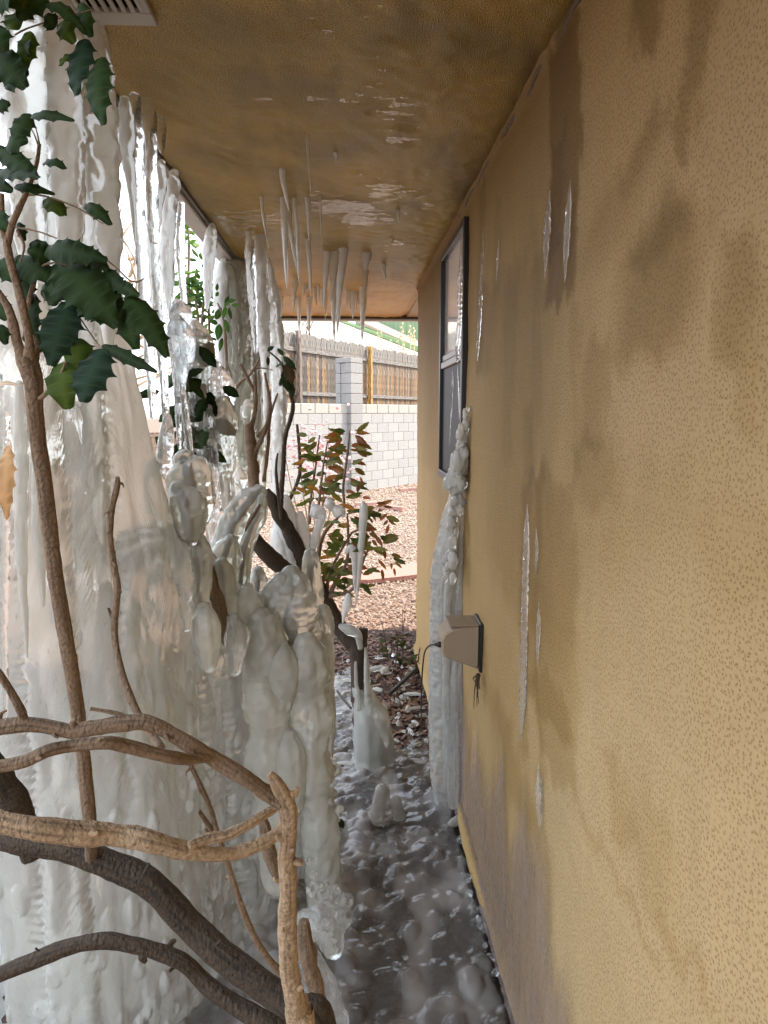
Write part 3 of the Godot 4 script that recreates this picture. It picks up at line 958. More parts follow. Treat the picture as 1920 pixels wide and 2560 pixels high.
func ice_curtain() -> void:
	# a thick curtain of frozen spray: it hangs from the eave and swells out over the buried shrubs below
	var low := [Vector2(-0.885, -1.66), Vector2(-0.70, -1.585), Vector2(-0.53, -1.62), Vector2(-0.44, -1.72), Vector2(-0.40, -1.92), Vector2(-0.31, -2.14), Vector2(-0.20, -2.32), Vector2(-0.12, -2.5)]
	var high := [Vector2(-0.87, -1.60), Vector2(-0.71, -1.57), Vector2(-0.570, -1.66), Vector2(-0.50, -1.76), Vector2(-0.46, -1.86), Vector2(-0.50, -1.9), Vector2(-0.40, -2.1), Vector2(-0.30, -2.3)]
	var tops := [1.85, 2.10, 2.42, 1.50, 1.30, 1.12, 0.78, 0.14]
	var nu := 330
	var nv := 330
	var cols := []
	# broad flat panels, then ribs, then narrow runs
	for q in [[0.05, 0.09, 0.035, 0.0, 2.6], [0.16, 0.06, 0.05, 0.0, 2.6], [0.24, 0.05, 0.02, 0.75, 2.6], [0.36, 0.10, 0.012, 0.0, 1.7], [0.47, 0.07, 0.02, 0.0, 1.5], [0.575, 0.05, 0.035, 0.0, 1.35], [0.66, 0.05, 0.03, 0.0, 1.15], [0.74, 0.055, 0.045, 0.0, 1.0], [0.83, 0.05, 0.05, 0.0, 0.95], [0.92, 0.06, 0.055, 0.0, 0.7]]:
		cols.append(q + [4.0, rng.randf_range(0, 6)])
	for k in 46:
		var u := rng.randf()
		if u > 0.22 and u < 0.48 and rng.randf() < 0.7:
			continue
		var y1 := rng.randf_range(0.3, 2.5)
		cols.append([u, rng.randf_range(0.012, 0.034), rng.randf_range(0.010, 0.026), y1 - rng.randf_range(0.3, 1.4), y1, 2.4, rng.randf_range(0, 6)])
	for k in 60:
		var u := rng.randf()
		if u > 0.22 and u < 0.48 and rng.randf() < 0.6:
			continue
		var y1 := rng.randf_range(0.2, 2.5)
		cols.append([u, rng.randf_range(0.004, 0.011), rng.randf_range(0.004, 0.011), y1 - rng.randf_range(0.15, 0.8), y1, 2.0, rng.randf_range(0, 6)])
	# frozen lumps in the lower right part and along the foot
	var knobs := []
	for k in 330:
		var u := 1.0 - pow(rng.randf(), 1.5) * 0.55
		var y := rng.randf_range(0.0, 1.25)
		if rng.randf() < 0.25:
			u = rng.randf()
			y = rng.randf_range(0.0, 0.75)
		knobs.append([u, y, rng.randf_range(0.008, 0.024), rng.randf_range(1.0, 2.2)])
	var length := 1.32
	var bins := []
	for k in 60:
		bins.append([[], []])
	for q in cols:
		for k in range(maxi(0, int((q[0] - q[1] * 1.2 / length * 1.4) * 60)), mini(59, int((q[0] + q[1] * 1.2 / length * 1.4) * 60)) + 1):
			bins[k][0].append(q)
	for q in knobs:
		for k in range(maxi(0, int((q[0] - q[2] / length * 1.4) * 60)), mini(59, int((q[0] + q[2] / length * 1.4) * 60)) + 1):
			bins[k][1].append(q)
	var lower := Curve2D.new()
	var upper := Curve2D.new()
	var at := func(list: Array, t: float):
		var x := clampf(t, 0.0, 0.9999) * (list.size() - 1)
		var k := int(x)
		var p0: Variant = list[maxi(k - 1, 0)]
		var p1: Variant = list[k]
		var p2: Variant = list[k + 1]
		var p3: Variant = list[mini(k + 2, list.size() - 1)]
		var w := x - k
		return 0.5 * (2.0 * p1 + (p2 - p0) * w + (2.0 * p0 - 5.0 * p1 + 4.0 * p2 - p3) * w * w + (3.0 * p1 - p0 - 3.0 * p2 + p3) * w * w * w)
	var rows := nv + 60
	var top_of := PackedFloat32Array()
	for x in nu:
		var u := float(x) / (nu - 1)
		top_of.append(maxf(0.12, at.call(tops, u) + 0.05 * fine.get_noise_1d(u * 14.0) * smoothstep(0.3, 0.45, u)))
	var g := Geo.new()
	g.grid(nu, rows, func(a: int, b: int):
		var u: float = float(a) / (nu - 1)
		var t: float = top_of[a]
		var front: bool = b < nv
		var r: float = float(b) / (nv - 1) if front else 1.0 - float(b - nv + 1) / 60.0
		var y: float = -0.03 + (t + 0.03) * r
		var m := smoothstep(1.25, 2.25, y)
		var l0: Vector2 = at.call(low, u)
		var h0: Vector2 = at.call(high, u)
		var l1: Vector2 = at.call(low, u + 0.01)
		var h1: Vector2 = at.call(high, u + 0.01)
		if u > 0.985:
			l1 = l0 * 2.0 - at.call(low, u - 0.01)
			h1 = h0 * 2.0 - at.call(high, u - 0.01)
		var p := l0.lerp(h0, m)
		var d := (l1.lerp(h1, m) - p).normalized()
		var n := Vector2(-d.y, d.x)
		if n.dot(Vector2(0.4, 1.0)) < 0.0:
			n = -n
		var edge := pow(clampf(minf(u / 0.03, (1.0 - u) / 0.05), 0.0, 1.0), 0.5) * pow(clampf((t - y) / 0.07, 0.0, 1.0), 0.5)
		if not front:
			var back := -0.02 - (0.20 + 0.04 * lump.get_noise_2d(u * 8, y * 3)) * edge
			return Vector3(p.x + n.x * back, y, p.y + n.y * back)
		var out := 0.012 * lump.get_noise_3d(u * 6.0, y * 1.6, 1.0) + 0.007 * lump.get_noise_3d(u * 16.0, y * 3.5, 4.0)
		var bin: Array = bins[clampi(int(u * 60), 0, 59)]
		var best := 0.0
		for q in bin[0]:
			if y < q[3] - 0.06 or y > q[4] + 0.03:
				continue
			var scal: float = 1.0 + 0.07 * sin(y * 260.0 + q[6] + 3.0 * lump.get_noise_2d(y * 12, q[6])) + 0.22 * lump.get_noise_2d(y * 7.0, q[6] * 9.0)
			var taper: float = clampf((y - q[3] + 0.06) / 0.28, 0.0, 1.0)
			var w: float = q[1] * scal * lerpf(0.25, 1.0, sqrt(taper))
			var e: float = absf(u - q[0]) * length / w
			if e < 1.0:
				var cap := smoothstep(0.0, 0.06, q[4] + 0.03 - y)
				best = maxf(best, q[2] * pow(1.0 - pow(e, q[5]), 0.5) * cap * lerpf(0.4, 1.0, taper))
		best *= 0.6
		out += best
		var knob := 0.0
		for q in bin[1]:
			var du: float = (u - q[0]) * length / q[2]
			var dy: float = (y - q[1]) / (q[2] * q[3])
			var e := du * du + dy * dy
			if e < 1.0:
				knob = maxf(knob, q[2] * 0.8 * sqrt(1.0 - e))
		out += knob * (1.0 - 0.5 * smoothstep(0.0, 0.03, best))
		# fine rings where the water froze in drops
		out += 0.0007 * sin(y * 300.0 + 9.0 * lump.get_noise_2d(u * 30, y * 5)) * smoothstep(-0.2, 0.5, lump.get_noise_2d(u * 9.0, y * 2.0))
		out += 0.004 * fine.get_noise_3d(u * 22.0, y * 9.0, 6.0)
		out += 0.05 * smoothstep(0.5, 0.0, y) * smoothstep(0.3, 0.6, u)
		out = out * edge - 0.02 * (1.0 - edge)
		return Vector3(p.x + n.x * out, y, p.y + n.y * out), false, Vector3(0.3, 0, 1))
	g.orient(0, 0)
	var curtain := put("ice_curtain", g.mesh(), M.ice)
	tag(curtain, "huge milky curtain of ribbed ice hanging from eave to ground", "ice curtain")
	# beads and bubbles frozen into its face
	var bub := Geo.new()
	for k in 900:
		var u := rng.randi_range(8, nu - 12)
		var p := g.v[rng.randi_range(12, nv - 16) * nu + u]
		var r := rng.randf_range(0.0008, 0.0026)
		if rng.randf() < 0.12:
			r *= 2.4
		bub.ball(p, Vector3(r, r * rng.randf_range(1.0, 3.0), r), Basis.IDENTITY, lump, 0.3, 90.0, 4)
	stuff(put("bubbles", bub.mesh(), M.clear, curtain))


func frozen(called: String, label: String, category: String, group: String, m: Material, path: Array, amp: float, rip: float, sides := 20, step := 0.008, flute := 0.0) -> MeshInstance3D:
	var g := Geo.new()
	g.flute = flute
	g.tube(path, sides, step, lump, amp, 26.0, 0.8, rip, rng.randf_range(0.016, 0.024), 1.0, 0.45)
	var o := put(called, g.mesh(), m)
	tag(o, label, category, group)
	return o


func icicles() -> void:
	var eave := "icicles hanging from the eave"
	var list := [
		["wide wedge shaped white icicle at the very top, beside the soffit vent", M.frost, [Vector4(-0.513, 2.468, -1.6, 0.0125), Vector4(-0.506, 2.429, -1.6, 0.0188), Vector4(-0.502, 2.376, -1.6, 0.0157), Vector4(-0.5, 2.341, -1.6, 0.0104), Vector4(-0.5, 2.31, -1.6, 0.0042)]],
		["thick frosted icicle behind the top holly leaves with bubbles in it", M.frost, [Vector4(-0.535, 2.409, -1.42, 0.0333), Vector4(-0.526, 2.348, -1.42, 0.0408), Vector4(-0.522, 2.263, -1.42, 0.0389), Vector4(-0.522, 2.159, -1.42, 0.0352), Vector4(-0.522, 2.045, -1.42, 0.0278), Vector4(-0.526, 1.946, -1.42, 0.0185), Vector4(-0.529, 1.878, -1.42, 0.0065)]],
		["broad cloudy icicle merging into the curtain left of the clear ones", M.frost, [Vector4(-0.486, 2.389, -1.5, 0.0196), Vector4(-0.488, 2.273, -1.5, 0.0372), Vector4(-0.489, 2.163, -1.5, 0.0391), Vector4(-0.488, 2.033, -1.5, 0.0352), Vector4(-0.487, 1.927, -1.5, 0.0254), Vector4(-0.489, 1.781, -1.5, 0.0078)]],
		["wide milky icicle half hidden behind the upper left holly leaves", M.ice, [Vector4(-0.57, 2.383, -1.36, 0.0355), Vector4(-0.568, 2.303, -1.36, 0.0408), Vector4(-0.566, 2.198, -1.36, 0.0373), Vector4(-0.568, 2.075, -1.36, 0.0319), Vector4(-0.571, 1.965, -1.36, 0.0231), Vector4(-0.574, 1.868, -1.36, 0.0071)]],
		["slanting white icicle with a pointed foot beside the large hanging leaf", M.frost, [Vector4(-0.52, 2.382, -1.8, 0.0117), Vector4(-0.518, 2.336, -1.8, 0.0200), Vector4(-0.518, 2.265, -1.8, 0.0176), Vector4(-0.512, 2.172, -1.8, 0.0106), Vector4(-0.51, 2.066, -1.8, 0.0035)]],
		["long clear glassy icicle with a brown core running down beside the eave", M.clear, [Vector4(-0.496, 2.479, -1.92, 0.0100), Vector4(-0.495, 2.404, -1.92, 0.0175), Vector4(-0.495, 2.295, -1.92, 0.0138), Vector4(-0.496, 2.173, -1.92, 0.0150), Vector4(-0.496, 2.048, -1.92, 0.0113), Vector4(-0.495, 1.933, -1.92, 0.0113), Vector4(-0.493, 1.768, -1.92, 0.0063), Vector4(-0.491, 1.696, -1.92, 0.0025)]],
		["knobbly clear icicle left of the long glassy one", M.clear, [Vector4(-0.513, 2.411, -1.86, 0.0146), Vector4(-0.515, 2.327, -1.86, 0.0182), Vector4(-0.516, 2.21, -1.86, 0.0170), Vector4(-0.513, 2.08, -1.86, 0.0158), Vector4(-0.511, 1.947, -1.86, 0.0146), Vector4(-0.505, 1.811, -1.86, 0.0133), Vector4(-0.503, 1.648, -1.86, 0.0073)]],
		["ragged clear ice piece clinging to the eave above the glassy icicles", M.clear, [Vector4(-0.51, 2.46, -2.02, 0.0079), Vector4(-0.5, 2.426, -2.02, 0.0171), Vector4(-0.496, 2.386, -2.02, 0.0158), Vector4(-0.491, 2.34, -2.02, 0.0053)]],
		["white flat topped icicle hanging where the fascia shows pale", M.frost, [Vector4(-0.523, 2.379, -2.3, 0.0120), Vector4(-0.534, 2.355, -2.3, 0.0270), Vector4(-0.543, 2.302, -2.3, 0.0240), Vector4(-0.553, 2.207, -2.3, 0.0225), Vector4(-0.557, 2.112, -2.3, 0.0210), Vector4(-0.555, 2.015, -2.3, 0.0135), Vector4(-0.555, 1.945, -2.3, 0.0045)]],
		["grey white icicle with a smooth face below the fascia step", M.frost, [Vector4(-0.529, 2.369, -2.18, 0.0085), Vector4(-0.539, 2.344, -2.18, 0.0242), Vector4(-0.553, 2.242, -2.18, 0.0185), Vector4(-0.567, 2.153, -2.18, 0.0171), Vector4(-0.569, 2.049, -2.18, 0.0142), Vector4(-0.567, 1.93, -2.18, 0.0085)]],
		["short icicle right of the flat topped one, thin at its foot", M.clear, [Vector4(-0.534, 2.322, -2.42, 0.0111), Vector4(-0.54, 2.236, -2.42, 0.0142), Vector4(-0.542, 2.121, -2.42, 0.0126), Vector4(-0.537, 2.019, -2.42, 0.0095), Vector4(-0.534, 1.946, -2.42, 0.0032)]],
		["dark ringed icicle like a stack of beads above the holly leaf tip", M.clear, [Vector4(-0.504, 2.089, -1.95, 0.0102), Vector4(-0.502, 2.019, -1.95, 0.0140), Vector4(-0.496, 1.961, -1.95, 0.0127), Vector4(-0.493, 1.89, -1.95, 0.0127), Vector4(-0.493, 1.818, -1.95, 0.0114), Vector4(-0.494, 1.697, -1.95, 0.0102), Vector4(-0.492, 1.573, -1.95, 0.0076), Vector4(-0.489, 1.511, -1.95, 0.0025)]],
		["lone white icicle hanging in front of the bright green bush", M.frost, [Vector4(-0.553, 2.411, -3.05, 0.0119), Vector4(-0.559, 2.37, -3.05, 0.0259), Vector4(-0.568, 2.315, -3.05, 0.0279), Vector4(-0.574, 2.242, -3.05, 0.0219), Vector4(-0.578, 2.169, -3.05, 0.0179), Vector4(-0.585, 2.086, -3.05, 0.0080)]],
		["broad sheet of joined white icicles beyond the green bush", M.milk, [Vector4(-0.577, 2.449, -3.75, 0.0245), Vector4(-0.591, 2.366, -3.75, 0.0734), Vector4(-0.591, 2.196, -3.75, 0.0881), Vector4(-0.588, 1.966, -3.75, 0.0832), Vector4(-0.581, 1.731, -3.75, 0.0734), Vector4(-0.569, 1.493, -3.75, 0.0636), Vector4(-0.553, 1.2, -3.75, 0.0489), Vector4(-0.546, 0.901, -3.75, 0.0342)]],
		["left fringe icicle of the white sheet, short and pointed", M.frost, [Vector4(-0.605, 2.391, -3.6, 0.0117), Vector4(-0.617, 2.305, -3.6, 0.0329), Vector4(-0.627, 2.13, -3.6, 0.0305), Vector4(-0.628, 1.953, -3.6, 0.0188), Vector4(-0.628, 1.819, -3.6, 0.0047)]],
		["right fringe of the white sheet with ribbed edge", M.frost, [Vector4(-0.541, 2.442, -3.9, 0.0153), Vector4(-0.536, 2.265, -3.9, 0.0458), Vector4(-0.527, 2.026, -3.9, 0.0433), Vector4(-0.519, 1.783, -3.9, 0.0356), Vector4(-0.511, 1.486, -3.9, 0.0254), Vector4(-0.508, 1.233, -3.9, 0.0076)]],
		["tall smooth white icicle standing in front of the orange soffit end", M.frost, [Vector4(-0.397, 2.551, -3.3, 0.0129), Vector4(-0.396, 2.508, -3.3, 0.0301), Vector4(-0.398, 2.332, -3.3, 0.0344), Vector4(-0.395, 2.132, -3.3, 0.0388), Vector4(-0.384, 1.991, -3.3, 0.0301), Vector4(-0.379, 1.847, -3.3, 0.0172), Vector4(-0.383, 1.639, -3.3, 0.0108), Vector4(-0.388, 1.512, -3.3, 0.0043)]],
		["slimmer icicle paired left of the tall smooth white one", M.clear, [Vector4(-0.424, 2.52, -3.2, 0.0084), Vector4(-0.422, 2.425, -3.2, 0.0209), Vector4(-0.421, 2.273, -3.2, 0.0209), Vector4(-0.414, 2.079, -3.2, 0.0167), Vector4(-0.41, 1.921, -3.2, 0.0084)]],
		["long ribbed icicle trailing right of the tall white one down to the twigs", M.frost, [Vector4(-0.381, 2.373, -3.5, 0.0137), Vector4(-0.363, 2.204, -3.5, 0.0320), Vector4(-0.348, 1.989, -3.5, 0.0388), Vector4(-0.342, 1.727, -3.5, 0.0365), Vector4(-0.347, 1.503, -3.5, 0.0320), Vector4(-0.361, 1.276, -3.5, 0.0228), Vector4(-0.373, 1.114, -3.5, 0.0091)]],
		["narrow icicle strand at the far left picture edge beside the garden view", M.clear, [Vector4(-0.589, 1.652, -1.25, 0.0114), Vector4(-0.596, 1.533, -1.25, 0.0106), Vector4(-0.606, 1.411, -1.25, 0.0098), Vector4(-0.615, 1.286, -1.25, 0.0073), Vector4(-0.622, 1.157, -1.25, 0.0041), Vector4(-0.627, 1.078, -1.25, 0.0016)]],
		["hanging icicle pair edge at the left border of the milky curtain", M.ice, [Vector4(-0.648, 1.714, -1.45, 0.0095), Vector4(-0.654, 1.559, -1.45, 0.0142), Vector4(-0.665, 1.419, -1.45, 0.0123), Vector4(-0.67, 1.294, -1.45, 0.0085), Vector4(-0.671, 1.196, -1.45, 0.0047), Vector4(-0.672, 1.156, -1.45, 0.0019)]],
		["frosty icicle run over the curtain left of the upright stem", M.ice, [Vector4(-0.616, 1.651, -1.44, 0.0113), Vector4(-0.62, 1.514, -1.44, 0.0141), Vector4(-0.626, 1.392, -1.44, 0.0113), Vector4(-0.627, 1.296, -1.44, 0.0056), Vector4(-0.627, 1.267, -1.44, 0.0019)]],
		["thin drip icicle under the olive backlit leaf", M.clear, [Vector4(-0.533, 1.669, -1.43, 0.0028), Vector4(-0.532, 1.647, -1.43, 0.0084), Vector4(-0.53, 1.619, -1.43, 0.0037), Vector4(-0.527, 1.597, -1.43, 0.0009)]],
		["slender clear icicle between the dark leaves and the bead icicle", M.clear, [Vector4(-0.46, 1.735, -2, 0.0052), Vector4(-0.451, 1.647, -2, 0.0104), Vector4(-0.445, 1.532, -2, 0.0104), Vector4(-0.443, 1.389, -2, 0.0078), Vector4(-0.439, 1.337, -2, 0.0026)]]]
	for q in list:
		frozen("icicle", q[0], "icicle", eave, q[1], q[2], 0.26, 0.025, 24, 0.007)
	for k in 11:
		var t := k / 10.0
		var a := (Vector3(-0.61, 2.341, -3.62)).lerp(Vector3(-0.495, 2.393, -3.95), t) + Vector3(0, 0.05 * sin(t * PI), 0)
		var l := rng.randf_range(0.75, 1.25)
		var w := rng.randf_range(0.028, 0.05)
		frozen("icicle", "one strand of the white icicle sheet beyond the green bush", "icicle", "strands of the white icicle sheet", M.milk, [Vector4(a.x, a.y + 0.02, a.z, w * 0.5), Vector4(a.x, a.y - 0.05, a.z, w), Vector4(a.x + 0.01, a.y - l * 0.5, a.z, w * 0.9), Vector4(a.x + 0.02, a.y - l * 0.85, a.z, w * 0.6), Vector4(a.x + 0.02, a.y - l, a.z, w * 0.15)], 0.2, 0.02, 18, 0.012)
	for k in 12:
		var a := (Vector3(-0.511, 1.979, -2.15)).lerp(Vector3(-0.424, 1.793, -2.35), k / 11.0)
		var l := rng.randf_range(0.3, 0.55)
		var w := rng.randf_range(0.010, 0.02)
		frozen("icicle", "clear glassy ice run among the dark leaves left of the white teardrops", "icicle", "clear runs over the buried leaves", M.clear, [Vector4(a.x, a.y + 0.02, a.z, w * 0.6), Vector4(a.x, a.y - 0.08, a.z, w), Vector4(a.x + 0.004, a.y - l * 0.6, a.z, w * 0.9), Vector4(a.x + 0.004, a.y - l, a.z, w * 0.3)], 0.3, 0.05, 16, 0.007)
	# the row on the soffit: where each hangs, where it ends, how thick
	var rows := [
		[Vector3(-0.113, 2.43, -2.136), Vector3(-0.105, 2.261, -2.136), 0.0056], [Vector3(-0.209, 2.43, -2.427), Vector3(-0.192, 2.307, -2.427), 0.0127], [Vector3(-0.233, 2.43, -2.739), Vector3(-0.229, 2.116, -2.739), 0.0161], [Vector3(-0.232, 2.43, -2.89), Vector3(-0.194, 2.18, -2.89), 0.0151], [Vector3(-0.194, 2.43, -2.738), Vector3(-0.184, 2.136, -2.738), 0.0089], [Vector3(-0.312, 2.43, -2.715), Vector3(-0.3, 2.294, -2.715), 0.0071], [Vector3(-0.327, 2.43, -2.927), Vector3(-0.314, 2.291, -2.927), 0.0057], [Vector3(-0.148, 2.43, -2.735), Vector3(-0.144, 2.284, -2.735), 0.0107], [Vector3(-0.182, 2.43, -3.374), Vector3(-0.173, 2.186, -3.374), 0.0132],
		[Vector3(-0.1, 2.43, -2.705), Vector3(-0.096, 2.245, -2.705), 0.0053], [Vector3(-0.036, 2.43, -2.262), Vector3(-0.034, 2.404, -2.262), 0.0074], [Vector3(-0.103, 2.43, -3.606), Vector3(-0.122, 2.167, -3.606), 0.0188], [Vector3(-0.06, 2.43, -3.604), Vector3(-0.085, 2.2, -3.604), 0.0259], [Vector3(-0.026, 2.43, -3.533), Vector3(-0.058, 2.038, -3.533), 0.0230], [Vector3(-0.085, 2.43, -4.129), Vector3(-0.084, 2.05, -4.129), 0.0216], [Vector3(-0.153, 2.43, -4.936), Vector3(-0.158, 2.279, -4.936), 0.0129], [Vector3(0.089, 2.43, -3.628), Vector3(0.084, 2.349, -3.628), 0.0260], [Vector3(0.091, 2.43, -4.567), Vector3(0.081, 2.104, -4.567), 0.0268],
		[Vector3(0.094, 2.43, -4.055), Vector3(0.083, 2.269, -4.055), 0.0185], [Vector3(0.185, 2.43, -3.865), Vector3(0.194, 2.35, -3.865), 0.0151], [Vector3(0.193, 2.43, -2.869), Vector3(0.198, 2.379, -2.869), 0.0075], [Vector3(0.194, 2.43, -3.313), Vector3(0.196, 2.41, -3.313), 0.0130], [Vector3(-0.44, 2.43, -4.677), Vector3(-0.435, 2.273, -4.677), 0.0183], [Vector3(-0.451, 2.43, -4.95), Vector3(-0.447, 2.324, -4.95), 0.0129], [Vector3(-0.303, 2.43, -4.278), Vector3(-0.322, 2.248, -4.278), 0.0223], [Vector3(-0.263, 2.43, -4.503), Vector3(-0.278, 2.361, -4.503), 0.0176], [Vector3(-0.265, 2.43, -4.941), Vector3(-0.269, 2.187, -4.941), 0.0226],
		[Vector3(-0.211, 2.43, -4.581), Vector3(-0.201, 2.318, -4.581), 0.0149], [Vector3(-0.184, 2.43, -4.499), Vector3(-0.18, 2.334, -4.499), 0.0117], [Vector3(-0.165, 2.43, -4.663), Vector3(-0.172, 2.33, -4.663), 0.0152], [Vector3(0.011, 2.43, -4.778), Vector3(0.01, 2.304, -4.778), 0.0156], [Vector3(-0.004, 2.43, -4.708), Vector3(-0.016, 2.323, -4.708), 0.0154], [Vector3(0.032, 2.43, -4.741), Vector3(0.025, 2.255, -4.741), 0.0186], [Vector3(0.05, 2.43, -4.776), Vector3(0.053, 2.319, -4.776), 0.0093], [Vector3(0.068, 2.43, -4.776), Vector3(0.065, 2.348, -4.776), 0.0125], [Vector3(-0.333, 2.43, -4.944), Vector3(-0.338, 2.157, -4.944), 0.0161]]
	var big := {1: "long tapering icicle on the soffit, upper of the tallest pair left of centre", 2: "long narrow icicle on the soffit below the tapering one", 4: "straight thin icicle right of the two long soffit icicles",
		0: "needle thin icicle hanging alone nearest on the soffit", 11: "stout icicle left of the thickest soffit pair", 12: "double stranded stout icicle in the middle of the soffit row", 13: "thickest long soffit icicle reaching down in front of the fence", 16: "short wide icicle with a forked top, right of the thick pair", 17: "ribbed long icicle reaching below the soffit end in front of the green house"}
	for k in rows.size():
		var r: Array = rows[k]
		var a: Vector3 = r[0]
		var tip: Vector3 = r[1]
		var w: float = r[2] * 0.92
		var drop := SOFFIT_Y - tip.y
		var path := [Vector4(a.x, SOFFIT_Y + 0.01, a.z, w * 1.25), Vector4(a.x, SOFFIT_Y - drop * 0.08, a.z, w), Vector4(lerpf(a.x, tip.x, 0.4) + rng.randf_range(-0.003, 0.003), SOFFIT_Y - drop * 0.4, a.z, w * 0.8), Vector4(lerpf(a.x, tip.x, 0.8), SOFFIT_Y - drop * 0.8, a.z, w * 0.42), Vector4(tip.x, tip.y, tip.z, w * 0.12)]
		frozen("soffit_icicle", big.get(k, "small thin icicle among the cluster under the far half of the soffit"), "icicle", "icicles hanging from the soffit", M.milk if k % 3 == 0 else M.frost, path, 0.2, 0.04, 12, 0.008)


